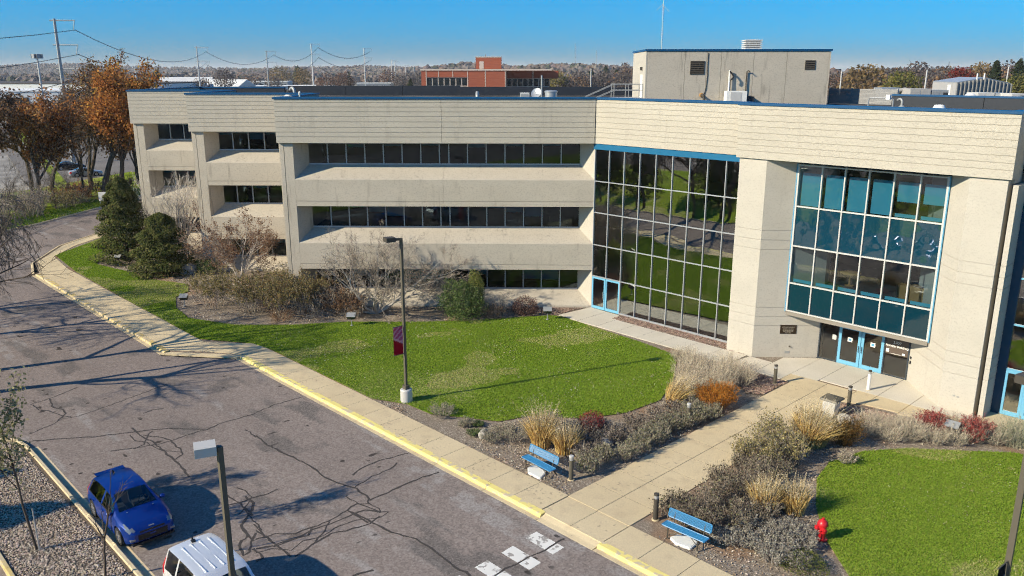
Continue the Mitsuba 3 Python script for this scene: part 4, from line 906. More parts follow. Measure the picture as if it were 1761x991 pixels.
x, y = -45.5, 45.0; put('case', MB().box(-0.35, 0.35, -0.3, 0.3, 0.1, 1.0, R=rotz(0.75), at=(x, y, 13.36)), 'pale_metal', k); put('case', MB().box(-0.75, -0.4, -0.3, 0.3, 0.0, 0.62, R=rotz(0.75), at=(x, y, 13.36)), 'pale_metal', k); put('grille', MB().box(-0.28, 0.28, -0.315, -0.302, 0.2, 0.9, R=rotz(0.75), at=(x, y, 13.36)), 'grey_metal', k)
k = thing('satellite_dish', 'small grey satellite dish on a short mast on the roof', 'satellite dish')
x, y = -45.4, 46.2; put('mast', MB().pipe([(x, y, 13.36), (x, y, 14.2)], 0.035, 8), 'grey_metal', k)
ax = np.array([0.25, -0.8, 0.5]); ax /= np.linalg.norm(ax)
put('reflector', MB().lathe([(0, 0.0), (0.2, 0.02), (0.36, 0.07), (0.44, 0.12)], (x, y, 14.25), 20, axis=ax), 'galvanised', k, smooth=True)
put('feed_arm', MB().pipe([(x, y, 14.2), np.array([x, y, 14.25]) + ax * 0.5], 0.015, 5), 'grey_metal', k)
k = thing('exhaust_fan', 'white cylindrical exhaust fan on the roof left of the steel stair', 'exhaust fan')
x, y = -45.5, 47.9; put('housing', MB().lathe([(0.48, 0.1), (0.48, 0.95), (0.52, 0.97), (0.52, 1.05), (0.4, 1.12), (0, 1.14)], (x, y, 13.36), 24), 'galvanised', k, smooth=35); put('curb', MB().box(-0.62, 0.62, -0.62, 0.62, 0, 0.16, R=rotz(0.75), at=(x, y, 13.36)), 'pale_metal', k)
k = thing('exhaust_fan', 'low white mushroom vent on the roof above the bay window', 'exhaust fan')
x, y = -20.66, 59.35; put('cap', MB().lathe([(0.36, 0.14), (0.40, 0.18), (0.30, 0.40), (0, 0.43)], (x, y, 13.36), 24), 'white_paint', k, smooth=35); put('curb', MB().lathe([(0.55, 0), (0.55, 0.04), (0.28, 0.06), (0.28, 0.16)], (x, y, 13.36), 20), 'pale_metal', k)
k = thing('roof_mast', 'thin grey mast standing on the flat roof near the satellite dish', 'mast')
put('pole', MB().pipe([(-47.4, 48.8, 13.36), (-47.4, 48.8, 15.6)], 0.07, 8), 'grey_metal', k)
# beside and on the penthouse
def phx(c, m, z): return np.array([*cm(c, PM + 0.12 + m), z])
k = thing('duct_riser', 'white pipe with black elbow standing against the penthouse wall', 'pipe')
put('riser', MB().pipe([phx(11.10, 0.22, 14.3), phx(11.10, 0.22, 16.0)], 0.07, 8), 'white_paint', k); put('elbow', MB().pipe([phx(11.10, 0.24, 15.9), phx(11.22, 0.3, 15.8), phx(11.38, 0.36, 15.55), phx(11.32, 0.4, 15.4), phx(11.2, 0.4, 15.3)], 0.07, 8), 'black_plastic', k, smooth=40)
put('strap', MB().pipe([phx(11.17, 0.2, 15.3), phx(11.17, 0.25, 14.4)], 0.05, 6), 'black_plastic', k)
k = thing('conduit_riser', 'thin dark conduit with bent head on the penthouse wall', 'pipe')
put('conduit', MB().pipe([phx(12.45, 0.1, 14.0), phx(12.45, 0.1, 15.9), phx(12.55, 0.2, 15.98), phx(12.68, 0.25, 15.85)], 0.045, 6), 'bronze_paint', k)
k = thing('cooling_unit', 'white air handling unit standing on the roof against the penthouse', 'air conditioner')
Rm = np.stack([CV, MV, np.array([0, 0, 1.0])], 1)
put('case', MB().box(10.75, 12.3, 0.3, 1.2, 13.4, 14.45, R=Rm, at=(*cm(0, PM + 0.12), 0)), 'white_paint', k); put('side_panel', MB().box(11.05, 11.9, 1.2, 1.22, 13.65, 14.38, R=Rm, at=(*cm(0, PM + 0.12), 0)), 'pale_metal', k); put('return_box', MB().box(12.32, 12.95, 0.25, 0.95, 13.4, 14.05, R=Rm, at=(*cm(0, PM + 0.12), 0)), 'parapet_membrane', k)
k = thing('wall_exhaust', 'rusty round exhaust outlet on the penthouse wall', 'vent')
put('flange', MB().lathe([(0, 0.14), (0.12, 0.14), (0.17, 0.06), (0.17, 0.0)], phx(9.05, 0, 14.12), 16, axis=MV), 'oak', k); put('pipe', MB().pipe([phx(9.05, 0.1, 14.12), phx(9.15, 0.45, 14.05), phx(9.25, 0.55, 13.4)], 0.1, 10), 'bronze_paint', k)
k = thing('wall_cable', 'dark cable hanging down the penthouse wall below the large louver', 'cable')
put('cable', MB().pipe([phx(9.42, 0.03, 17.3), phx(9.40, 0.03, 16.4), phx(9.44, 0.03, 15.6), phx(9.38, 0.03, 14.6), phx(9.25, 0.04, 14.2)], 0.025, 5), 'black_plastic', k)
k = thing('roof_ventilator', 'ribbed pale ventilator hood on top of the penthouse', 'vent')
for i in range(4): put('hood_slat', MB().lathe([(0.7 + 0.02 * i, 0.02 + 0.16 * i), (0.92, 0.0 + 0.16 * i), (0.92, 0.09 + 0.16 * i), (0.66, 0.15 + 0.16 * i)], (*cm(13.25, PM - 2.0), 17.6), 4), 'pale_metal', k)
put('hood_cap', MB().lathe([(0.95, 0.64), (0.95, 0.72), (0, 0.78)], (*cm(13.25, PM - 2.0), 17.6), 4), 'pale_metal', k)
k = thing('antenna_mast', 'tall thin antenna mast on the penthouse roof with short crossed arms', 'antenna')
x, y = cm(5.95, PM - 1.0); put('mast', MB().pipe([(x, y, 17.6), (x, y, 21.8)], 0.035, 6), 'pale_metal', k)
for i, (a, z) in enumerate(((0.4, 20.4), (2.1, 20.6), (3.9, 20.5), (5.4, 20.9))):
    put('arm', MB().pipe([(x, y, z + 0.45), (x + 0.5 * math.cos(a), y + 0.5 * math.sin(a), z)], 0.018, 5), 'pale_metal', k)
k = thing('roof_pipe_rack', 'bent grey pipe loop with white junction box on the roof near the slatted screen', 'pipe')
put('pipe', MB().pipe([(-27.0, 63.0, 13.36), (-27.0, 63.0, 13.9), (-26.9, 63.0, 14.0), (-25.4, 63.3, 14.0), (-25.3, 63.3, 13.9), (-25.3, 63.3, 13.36)], 0.05, 6), 'galvanised', k); put('junction_box', MB().box(-25.75, -25.45, 63.0, 63.25, 13.9, 14.25), 'white_paint', k)
gooseneck(-24.8, 63.7, 13.36, 2.9, 'grey gooseneck vent at the left end of the blue capped parapet', 0.75)

# ---------------------------------------------------------------- street furniture
def bollard(x, y, m, cap, label, h=1.05, r=0.095):
    k = thing('bollard_light', label, 'bollard light', 'bollard lights along the entrance path')
    put('post', MB().lathe([(r, 0.0), (r, h - 0.22), (r * 0.98, h - 0.2)], (x, y, 0), 20), m, k, smooth=35)
    put('lens', MB().lathe([(r * 0.9, h - 0.2), (r * 0.9, h - 0.07)], (x, y, 0), 20), 'galvanised', k, smooth=35)
    put('cap', MB().lathe([(r, h - 0.075), (r * 1.03, h - 0.06), (r * 1.03, h - 0.01), (r * 0.9, h), (0, h + 0.004)], (x, y, 0), 20), cap, k, smooth=35)
    put('base_plate', MB().lathe([(r * 1.5, -0.03), (r * 1.5, 0.015), (0, 0.02)], (x, y, 0), 16), 'walk_concrete', k)
bollard(-19.67, 38.11, 'post_paint', 'bronze_paint', 'brown bollard light at the left edge of the path by the entrance')
bollard(-15.63, 38.0, 'post_paint', 'bronze_paint', 'brown bollard light next to the trash bin near the entrance')
bollard(-15.87, 40.79, 'white_paint', 'bronze_paint', 'white bollard standing on the pavement right in front of the doors', 1.08, 0.085)
bollard(-19.86, 30.46, 'post_paint', 'pale_metal', 'bollard light half hidden in shrubs beside the orange bush')
bollard(-20.05, 22.55, 'post_paint', 'pale_metal', 'weathered bollard light right behind the left blue bench')
bollard(-15.85, 22.54, 'bronze_paint', 'bronze_paint', 'dark bollard light beside the right blue bench')

def bench(x, y, label, rot=0.0):
    k = thing('bench', label, 'bench', 'blue metal benches beside the pavement')
    R = rotz(rot); at = np.array([x, y, 0.0])
    def lattice(w, o, u, v):
        b = MB(); o, u, v = (np.asarray(q, float) for q in (o, u, v)); n = np.cross(u, v); p0, p1 = [], []
        L, step = 1.70, 0.062
        for sgn in (1, -1):
            for s in np.arange(-w, L, step):
                a, e = max(s, 0), min(s + w, L)
                if e > a:
                    ta, te = (a - s) / w, (e - s) / w
                    if sgn < 0: ta, te = 1 - ta, 1 - te
                    p0.append(o + u * (a - L / 2) + v * (ta * w)); p1.append(o + u * (e - L / 2) + v * (te * w))
        p0, p1 = np.array(p0) @ R.T + at, np.array(p1) @ R.T + at
        return b.tubes(p0, p1, 0.0135, 0.0135, 4)
    up = np.array([0, 0.24, 0.97]); up /= np.linalg.norm(up)
    def rim(o, v, w):
        c = []
        for a, t in ((-0.85, 0.03), (-0.82, 0.0), (0.82, 0.0), (0.85, 0.03), (0.85, w - 0.03), (0.82, w), (-0.82, w), (-0.85, w - 0.03), (-0.85, 0.03)):
            c.append(np.array([a, 0, 0]) + np.asarray(o) + np.asarray(v) * t)
        return MB().pipe(np.array(c) @ R.T + at, 0.022, 6)
    tag(put('seat', lattice(0.36, (0, -0.20, 0.45), (1, 0, 0), (0, 1, 0)), 'bench_blue', k), kind='stuff'); put('seat_rim', rim((0, -0.20, 0.45), (0, 1, 0), 0.36), 'bench_blue', k)
    put('backrest', lattice(0.30, (0, 0.24, 0.60), (1, 0, 0), up), 'bench_blue', k); put('back_rim', rim((0, 0.24, 0.60), up, 0.30), 'bench_blue', k)
    for s in (-0.6, 0.6):
        for pts in ([(s, -0.17, 0.43), (s, -0.19, 0.0)], [(s, -0.17, 0.43), (s, 0.18, 0.43), (s, 0.24, 0.6), (s, 0.33, 0.88)], [(s, 0.12, 0.43), (s, 0.42, 0.0)]):
            put('leg', MB().pipe(np.array(pts) @ R.T + at, 0.026, 6), 'bronze_paint', k)
    put('brace', MB().pipe(np.array([(-0.6, -0.1, 0.08), (0.0, 0.05, 0.42), (0.6, -0.1, 0.08)]) @ R.T + at, 0.018, 6), 'bronze_paint', k)
bench(-21.35, 22.02, 'blue perforated metal bench left of the entrance path by the yellow kerb', -0.05)
bench(-14.20, 22.02, 'blue perforated metal bench right of the entrance path below dried plants', 0.05)
def pad(pts, label):
    k = tag(unique('stepping_stone'), label, 'stone', 'white stones under the benches')
    p = np.array(pts); c = p.mean(0); rngq = np.random.default_rng(int(abs(pts[0][0]) * 100)); b = MB()
    q = np.array(Polygon(pts).buffer(0.05).simplify(0.02).exterior.coords)[:-1]
    b.prism(q, -0.03, 0.045); b.prism(c + (q - c) * 0.93, 0.045, 0.06)
    scene[k] = mikit.ply(b.mesh(), 'white_paint')
pad([(-21.9, 21.98), (-21.89, 22.28), (-21.16, 22.19), (-20.96, 21.68), (-21.62, 21.71)], 'flat white stone on the ground under the left bench')
pad([(-14.67, 21.88), (-14.62, 22.15), (-14.27, 22.34), (-13.9, 22.29), (-13.86, 21.83), (-14.32, 21.73)], 'flat white stone on the ground under the right bench')

k = thing('trash_bin', 'white and grey square trash bin with dark hooded lid on the path edge', 'trash bin')
R = rotz(0.0)
for nm, w0, w1, z0, z1, m in (('body', 0.25, 0.32, 0.0, 0.80, 'pale_metal'), ('lid', 0.44, 0.40, 0.82, 0.90, 'post_paint')):
    b = MB(); v = np.array([(sx * w, sy * w, z) for w, z in ((w0, z0), (w1, z1)) for sx, sy in ((-1, -1), (1, -1), (1, 1), (-1, 1))]) + np.array([-15.75, 36.3, 0])
    b.add(v, [[0, 1, 5, 4], [1, 2, 6, 5], [2, 3, 7, 6], [3, 0, 4, 7], [4, 5, 6, 7], [3, 2, 1, 0]]); put(nm, b, m, k)
put('neck', MB().box(-0.27, 0.27, -0.27, 0.27, 0.78, 0.84, at=(-15.75, 36.3, 0)), 'black_plastic', k)
b = MB(); v = np.array([(sx * w, sy * w, z) for w, z in ((0.40, 0.90), (0.08, 1.02)) for sx, sy in ((-1, -1), (1, -1), (1, 1), (-1, 1))]) + np.array([-15.75, 36.3, 0])
b.add(v, [[0, 1, 5, 4], [1, 2, 6, 5], [2, 3, 7, 6], [3, 0, 4, 7], [4, 5, 6, 7]]); put('lid_top', b, 'post_paint', k)

k = thing('fire_hydrant', 'red fire hydrant standing at the edge of the right lawn', 'fire hydrant')
H = (-10.98, 25.66, 0)
put('barrel', MB().lathe([(0.20, 0.0), (0.20, 0.05), (0.135, 0.06), (0.125, 0.09), (0.125, 0.30), (0.18, 0.31), (0.18, 0.35), (0.135, 0.36), (0.135, 0.56), (0.19, 0.57), (0.19, 0.61)], H, 24), 'hydrant_red', k, smooth=35)
put('bonnet', MB().lathe([(0.185, 0.61), (0.175, 0.66), (0.14, 0.73), (0.07, 0.78), (0.05, 0.79), (0.05, 0.84), (0, 0.845)], H, 24), 'hydrant_red', k, smooth=35)
for d, r, L in (((-0.7, -0.71, 0), 0.085, 0.24), ((0.71, -0.7, 0), 0.06, 0.22), ((-0.71, 0.7, 0), 0.06, 0.22)):
    nz = put('nozzle', MB().lathe([(r, 0.1), (r, L - 0.06), (r * 1.2, L - 0.055), (r * 1.2, L), (r * 0.4, L + 0.01), (r * 0.35, L + 0.04), (0, L + 0.04)], (H[0], H[1], 0.46), 14, axis=np.array(d)), 'hydrant_red', k, smooth=35)

def floodlight(x, y, ang, label):
    k = thing('ground_floodlight', label, 'floodlight', 'ground floodlights at the lawn edge')
    put('stem', MB().lathe([(0.10, 0), (0.10, 0.06), (0.03, 0.08), (0.03, 0.5)], (x, y, 0), 10), 'grey_metal', k)
    c, s = math.cos(0.55), math.sin(0.55)
    R = rotz(ang) @ np.array([[1, 0, 0], [0, c, -s], [0, s, c]])
    put('head', MB().box(-0.26, 0.26, -0.16, 0.16, -0.14, 0.12, R=R, at=(x, y, 0.66)), 'bronze_paint', k)
    put('visor', MB().box(-0.29, 0.29, -0.20, 0.20, 0.122, 0.145, R=R, at=(x, y, 0.66)), 'grey_metal', k)
floodlight(-43.74, 27.6, 0.8, 'dark ground floodlight at the lawn edge below the large grey twigged tree')
floodlight(-55.79, 21.7, 0.8, 'dark ground floodlight on the mulch left of the olive shrubs')
floodlight(-35.9, 37.7, 0.8, 'small ground floodlight at the lawn edge near the curtain wall')
floodlight(-10.75, 37.55, 0.0, 'pale ground floodlight between the two red shrubs')
floodlight(-72.2, 22.9, 0.7, 'pale ground floodlight in front of the tall evergreen')

def lamp_post(x, y, label, base, head_m, post_m, w=0.07, z1=8.3, banner=None, hd=(-0.05, -0.45), hs=1.0):
    k = thing('lamp_post', label, 'lamp post', 'parking lot lamp posts')
    if base:
        put('base', MB().lathe([(0.30, -0.3), (0.30, 0.62), (0.27, 0.66), (0, 0.67)], (x, y, 0), 24), 'pale_metal', k, smooth=35)
    put('post', MB().box(-w, w, -w, w, 0.0, z1, at=(x, y, 0)), post_m, k)
    put('base_cover', MB().box(-w - 0.07, w + 0.07, -w - 0.07, w + 0.07, 0.66 if base else 0.0, 0.86 if base else 0.2, at=(x, y, 0)), post_m, k)
    d = np.array([hd[0], hd[1], 0.0]); L = np.linalg.norm(d); a = math.atan2(d[1], d[0])
    put('arm', MB().box(0.0, L * 1.12 - 0.2 * hs, -0.04, 0.04, -0.10, 0.02, R=rotz(a), at=(x, y, z1)), post_m, k)
    hb = MB().box(-0.23 * hs, 0.23 * hs, -0.22 * hs, 0.22 * hs, -0.11 * hs, 0.10 * hs, R=rotz(a), at=(x + d[0] * 1.12, y + d[1] * 1.12, z1 - 0.0)); h = put('head', hb, head_m, k)
    put('lens', MB().box(-0.19 * hs, 0.19 * hs, -0.18 * hs, 0.18 * hs, -0.12 * hs, -0.111 * hs, R=rotz(a), at=(x + d[0] * 1.12, y + d[1] * 1.12, z1)), 'galvanised', h)
    if banner:
        z0, z2, wd, dirn, cols3 = banner; u = np.array([*dirn, 0.0]); P = np.array([x, y, 0.0]) + u * (w + 0.03)
        for z in (z0 - 0.02, z2 + 0.02):
            put('banner_arm', MB().pipe([np.array([x, y, z]), P + u * (wd + 0.04) + np.array([0, 0, z])], 0.022, 6), 'post_paint', k)
        n = np.array([-u[1], u[0], 0.0]); nx, nz = 14, 26
        gx, gz = np.meshgrid(np.linspace(0, 1, nx), np.linspace(0, 1, nz)); o = 0.018 * np.sin(gx * 3 + gz * 4)
        v = P + gx.ravel()[:, None] * u * wd + (z0 + gz.ravel() * (z2 - z0))[:, None] * np.array([0, 0, 1.0]) + o.ravel()[:, None] * n
        i, j = np.meshgrid(np.arange(nz - 1), np.arange(nx - 1), indexing='ij')
        f = np.stack([i * nx + j, i * nx + j + 1, (i + 1) * nx + j + 1, (i + 1) * nx + j], -1).reshape(-1, 4)
        t = (gz + (gx - 0.5) * -0.22 * cols3[4]).ravel()[:, None]; st = ((gx * 3 + gz * 9).ravel() % 1.7)[:, None]
        c = np.where(t > 0.52, np.where(st > 1.1, np.array(cols3[0]), np.array(cols3[1])), np.array(cols3[2])); c = np.where((t > 0.46) & (t < 0.54), np.array(cols3[3]), c)
        put('banner', (v, f), 'tinted', k, color=c)
    return k
lamp_post(-31.21, 22.64, 'tall bronze lamp post on a white base with a red and purple banner', True, 'bronze_paint', 'post_paint', 0.06, 8.3, (2.55, 3.95, 0.52, (-0.1, -0.995), ((0.55, 0.30, 0.36), (0.42, 0.05, 0.13), (0.33, 0.008, 0.018), (0.62, 0.30, 0.32), 1)), (-0.12, -0.5))
lamp_post(-15.78, 6.55, 'near lamp post with a pale square head rising beside the parked cars', False, 'head_paint', 'post_paint', 0.055, 8.3, None, (-0.09, -0.24), 0.95)
lamp_post(-4.75, 23.0, 'lamp post with a black banner at the right edge of the lawn', True, 'bronze_paint', 'post_paint', 0.075, 8.6, (1.9, 3.3, 0.52, (-0.1, -0.995), ((0.02, 0.02, 0.022), (0.02, 0.02, 0.022), (0.022, 0.022, 0.025), (0.25, 0.25, 0.26), -2)), (-0.12, -0.5))

k = thing('small_sign', 'small white notice sign at the far bend of the road', 'sign')
put('panel', MB().box(-0.45, 0.45, -0.02, 0.02, 0.5, 1.6, R=rotz(0.9), at=(-106.9, 33.0, 0)), 'white_paint', k)
for s in (-0.35, 0.35): put('post', MB().box(s - 0.04, s + 0.04, 0.022, 0.08, 0, 1.55, R=rotz(0.9), at=(-106.9, 33.0, 0)), 'grey_metal', k)

def boulder(x, y, s, label, seed):
    m = trimesh.creation.icosphere(3, 1.0); v = np.array(m.vertices)
    v *= (0.75 + 0.5 * meshkit.fbm(v * 1.3 + seed * 3.1, 4, seed))[:, None]; v = np.round(v * 5) / 5 * 0.35 + v * 0.65
    v = v * np.array(s) @ rotz(seed).T + np.array([x, y, s[2] * 0.35])
    k = tag(unique('boulder'), label, 'boulder', 'boulders in the planting beds'); scene[k] = mikit.ply((v, np.array(m.faces)), 'stone_rock', smooth=25)
boulder(-21.1, 25.9, (0.36, 0.30, 0.26), 'grey boulder among dried perennials behind the left bench', 1)
boulder(-25.5, 22.7, (0.30, 0.24, 0.26), 'small pale boulder in the bed beside the pavement', 2)
boulder(-14.85, 36.0, (0.45, 0.3, 0.3), 'white boulder right behind the trash bin', 3)
boulder(-65.1, 26.0, (0.7, 0.55, 0.6), 'round grey boulder in shade behind the low evergreen', 4)

# ---------------------------------------------------------------- cars
def car_paint(name, c, coat=0.9):
    return mat(name, {'type': 'principled', 'base_color': rgb(*c), 'roughness': 0.28, 'metallic': 0.45, 'specular': 0.5, 'clearcoat': coat, 'clearcoat_gloss': 0.96})
car_paint('blue_car_paint', (0.002, 0.036, 0.25)); car_paint('white_car_paint', (0.74, 0.75, 0.76)); car_paint('silver_car_paint', (0.42, 0.43, 0.45)); car_paint('black_car_paint', (0.02, 0.02, 0.022)); car_paint('red_car_paint', (0.34, 0.02, 0.02))
glass('car_glass', 1.5, (0.42, 0.46, 0.46)); flat('tyre_rubber', (0.02, 0.02, 0.02), 0.8); flat('wheel_alloy', (0.50, 0.50, 0.52), 0.3, 0.8); flat('car_black', (0.012, 0.012, 0.013), 0.35); flat('lamp_red', (0.42, 0.008, 0.012), 0.2); flat('lamp_clear', (0.30, 0.32, 0.34), 0.08, 0.6); flat('car_interior', (0.03, 0.032, 0.034), 0.8); flat('seat_cloth', (0.13, 0.135, 0.14), 0.8)
HATCH = dict(L=4.36, W=1.82, wr=0.335, xw=(1.36, -1.29), zlow=0.20, top=[(2.18, 0.62), (2.10, 0.74), (1.85, 0.86), (1.4, 0.95), (0.98, 1.02), (0.62, 1.20), (0.22, 1.385), (-0.1, 1.44), (-0.6, 1.465), (-1.2, 1.44), (-1.72, 1.37), (-1.95, 1.13), (-2.1, 0.96), (-2.18, 0.86)],
             belt=[(2.18, 0.60), (1.9, 0.72), (0.9, 0.90), (-0.4, 0.95), (-1.5, 1.02), (-2.18, 0.86)], cowl=0.96, roof_f=0.18, roof_r=-1.70, rear_b=-2.04, glass_x=(0.72, -1.62), pillars=(-0.28,), rail=0.70)
SUV = dict(L=4.86, W=1.92, wr=0.37, xw=(1.50, -1.40), zlow=0.24, top=[(2.43, 0.78), (2.36, 0.95), (2.1, 1.06), (1.6, 1.13), (1.25, 1.18), (0.95, 1.38), (0.58, 1.62), (0.25, 1.70), (-0.7, 1.73), (-1.5, 1.71), (-2.08, 1.63), (-2.28, 1.33), (-2.38, 1.1), (-2.43, 0.95)],
           belt=[(2.43, 0.76), (2.1, 0.90), (1.2, 1.05), (-0.4, 1.09), (-1.5, 1.14), (-2.43, 0.95)], cowl=1.23, roof_f=0.54, roof_r=-2.05, rear_b=-2.30, glass_x=(1.0, -1.98), pillars=(0.0, -1.10), rail=0.75)
SEDAN = dict(L=4.7, W=1.83, wr=0.33, xw=(1.4, -1.35), zlow=0.2, top=[(2.35, 0.6), (2.2, 0.75), (1.4, 0.9), (0.95, 0.98), (0.1, 1.38), (-0.3, 1.43), (-0.9, 1.4), (-1.6, 1.08), (-1.9, 1.02), (-2.3, 0.95), (-2.35, 0.75)],
             belt=[(2.35, 0.58), (1.9, 0.7), (0.9, 0.88), (-1.5, 0.95), (-2.35, 0.74)], cowl=0.93, roof_f=0.1, roof_r=-0.95, rear_b=-1.58, glass_x=(0.65, -1.3), pillars=(-0.35,), rail=0.68)
def car(name, label, loc, rot, S, paint, group, detail=True):
    k = thing(name, label, 'car', group)
    L, W = S['L'], S['W']; R = rotz(rot); at = np.array(loc, float)
    N = 110 if detail else 44
    xs = np.sort(np.r_[np.linspace(-L / 2, L / 2, N), [S['cowl'], S['roof_f'], S['roof_r'], S['rear_b'], S['glass_x'][0], S['glass_x'][1]]])
    tp, bl = np.array(S['top'])[::-1], np.array(S['belt'])[::-1]
    zc = np.interp(xs, tp[:, 0], tp[:, 1]); kk = np.array([1, 2, 3, 2, 1.0]) / 9
    if detail: zc = np.convolve(np.pad(zc, 2, mode='edge'), kk, 'valid')
    zb = np.minimum(np.interp(xs, bl[:, 0], bl[:, 1]), zc - 0.02)
    u = np.abs(xs) / (L / 2)
    wb = W / 2 * np.where(xs > 0, 1 - 0.20 * np.clip((u - 0.55) / 0.45, 0, 1) ** 2.2 - 0.1 * np.clip((u - 0.93) / 0.07, 0, 1) ** 2, 1 - 0.13 * np.clip((u - 0.6) / 0.4, 0, 1) ** 2 - 0.1 * np.clip((u - 0.94) / 0.06, 0, 1) ** 2)
    cab = np.clip((zc - zb - 0.08) / 0.35, 0, 1)
    wr = wb * (0.86 * (1 - cab) + S['rail'] * cab); zr = zc - 0.035 * (1 - cab) - 0.055 * cab
    lo = np.full(len(xs), S['zlow']) + 0.12 * np.clip((u - 0.85) / 0.15, 0, 1)
    arch = np.zeros(len(xs))
    for xw in S['xw']:
        ra = S['wr'] + 0.055; dx = np.abs(xs - xw); arch = np.maximum(arch, np.where(dx < ra, S['wr'] + np.sqrt(np.maximum(ra * ra - dx * dx, 0)), 0))
    z1 = np.maximum(lo + 0.10, arch); z2 = np.maximum(zb * 0.48 + 0.12, arch + 0.01); z3 = np.maximum(zb * 0.74, arch + 0.02)
    prof = [(wb * 0.0, np.maximum(lo, 0)), (wb * 0.55, lo), (wb * 0.97, np.maximum(lo + 0.02, arch)), (wb * 0.99, z1), (wb * 1.0, z2), (wb * 0.985, z3), (wb * 0.955, np.maximum(zb, z3 + 0.01)),
            (wb * 0.955 * 0.66 + wr * 0.34, zb * 0.66 + zr * 0.34), (wb * 0.955 * 0.33 + wr * 0.67, zb * 0.33 + zr * 0.67), (wr, zr), (wr * 0.86, zr + (zc - zr) * 0.55), (wr * 0.45, zr + (zc - zr) * 0.9), (wr * 0, zc)]
    half = np.stack([np.stack([xs, a, np.maximum(b, 0.05)], -1) for a, b in prof], 1)
    full = np.concatenate([half, (half * np.array([1, -1, 1]))[:, -2:0:-1]], 1)
    n, M = full.shape[:2]; V = full.reshape(-1, 3)
    i, j = np.meshgrid(np.arange(n - 1), np.arange(M), indexing='ij')
    F = np.stack([i * M + j, i * M + (j + 1) % M, (i + 1) * M + (j + 1) % M, (i + 1) * M + j], -1).reshape(-1, 4)
    xm = (xs[:-1] + xs[1:]) / 2; X = np.repeat(xm, M); J = np.tile(np.arange(M), n - 1); Jh = np.where(J > 11, 23 - J, J)
    side = (Jh >= 6) & (Jh <= 8)
    gl = side & (X < S['glass_x'][0]) & (X > S['glass_x'][1]) & (np.repeat(cab[:-1], M) > 0.25)
    for p in S['pillars']: gl &= np.abs(X - p) > 0.045
    ws = (Jh >= 10) & (X < S['cowl']) & (X > S['roof_f']); rg = (Jh >= 10) & (X < S['roof_r']) & (X > S['rear_b'])
    hl = (X > L / 2 - 0.60) & (X < L / 2 - 0.10) & (Jh >= 6) & (Jh <= 8) & detail & (X > L / 2 - 0.60 + 0.12 * (8 - Jh))
    hl |= (X > L / 2 - 0.24) & (X < L / 2 - 0.08) & (Jh == 9) & detail
    tl = (X < -L / 2 + 0.34) & (Jh >= 5) & (Jh <= 7)
    body = ~(gl | ws | rg | hl | tl)
    def emit(nm, sel, m, parent, sm=35, off=0.0):
        f = F[sel]
        if not len(f): return None
        uq, inv = np.unique(f, return_inverse=True)
        return put(nm, (V[uq] @ R.T + at, inv.reshape(-1, 4)), m, parent, smooth=sm)
    emit('body', body, paint, k)
    for e, nm in ((0, 'tailgate'), (n - 1, 'front_bumper')):
        ring = full[e]; c = ring.mean(0) + np.array([0.03 if e else -0.03, 0, 0])
        put(nm, (np.vstack([ring, c]) @ R.T + at, np.stack([np.arange(M), (np.arange(M) + 1) % M, np.full(M, M)], 1)), paint, k)
    for s, sel in ((1, J <= 11), (-1, J > 11)):
        prev = None
        for a, e in zip((S['glass_x'][0], *S['pillars']), (*S['pillars'], S['glass_x'][1])):
            emit('side_window', gl & sel & (X < a) & (X > e), 'car_glass', k)
        emit('headlight', hl & sel, 'lamp_clear', k); emit('taillight', tl & sel, 'lamp_red', k)
    emit('windscreen', ws, 'car_glass', k); emit('rear_window', rg, 'car_glass', k)
    if detail:
        for sx in (S['glass_x'][0] + 0.05, S['pillars'][0], S['glass_x'][1] + 0.42):
            ii = int(np.argmin(np.abs(xs - sx)))
            for sg in (1, -1):
                q = half[ii, 3:7] * np.array([1, sg, 1]) + np.array([0, sg * 0.002, 0])
                if ii and arch[ii] < 0.1: put('door_seam', MB().pipe(q @ R.T + at, 0.007, 4), 'car_black', k)
        for hx in (S['pillars'][0] + 0.14, S['pillars'][0] - 0.80):
            ii = int(np.argmin(np.abs(xs - hx)))
            for sg in (1, -1):
                q = half[ii, 5] * np.array([1, sg, 1]); put('door_handle', MB().box(-0.09, 0.09, -0.02, 0.02, -0.018, 0.018, R=R, at=at + R @ (q + np.array([0, sg * 0.012, 0.05]))), paint, k)
        for sg in (1, -1):
            sel = (xs < S['glass_x'][0]) & (xs > S['glass_x'][1]); q = (half[sel, 6] * np.array([1, sg, 1]) + np.array([0, sg * 0.006, 0]))[::3]
            put('window_trim', MB().pipe(q @ R.T + at, 0.013, 4), 'car_black', k)
    zfl = 0.55
    ib = MB(); ib.box(-L / 2 + 0.3, S['cowl'] - 0.05, -W / 2 + 0.2, W / 2 - 0.2, 0.3, zfl, R=R, at=at); ib.box(S['cowl'] - 0.32, S['cowl'] - 0.06, -W / 2 + 0.22, W / 2 - 0.22, zfl, np.interp(S['cowl'], bl[:, 0], bl[:, 1]) - 0.05, R=R, at=at)
    put('cabin_floor', ib, 'car_interior', k)
    if detail:
        for y in (-0.38, 0.38):
            sb = MB(); t = rotz(0)
            ty = np.array([[math.cos(-0.22), 0, math.sin(-0.22)], [0, 1, 0], [-math.sin(-0.22), 0, math.cos(-0.22)]])
            sb.box(-0.07, 0.07, -0.24, 0.24, 0, 0.62, R=R @ ty, at=at + R @ np.array([-0.42, y, zfl])); sb.box(-0.05, 0.05, -0.13, 0.13, 0.64, 0.84, R=R @ ty, at=at + R @ np.array([-0.42, y, zfl])); sb.box(-0.45, 0.05, -0.24, 0.24, zfl, zfl + 0.16, R=R, at=at + R @ np.array([0.0, y, 0]))
            put('seat', sb, 'seat_cloth', k)
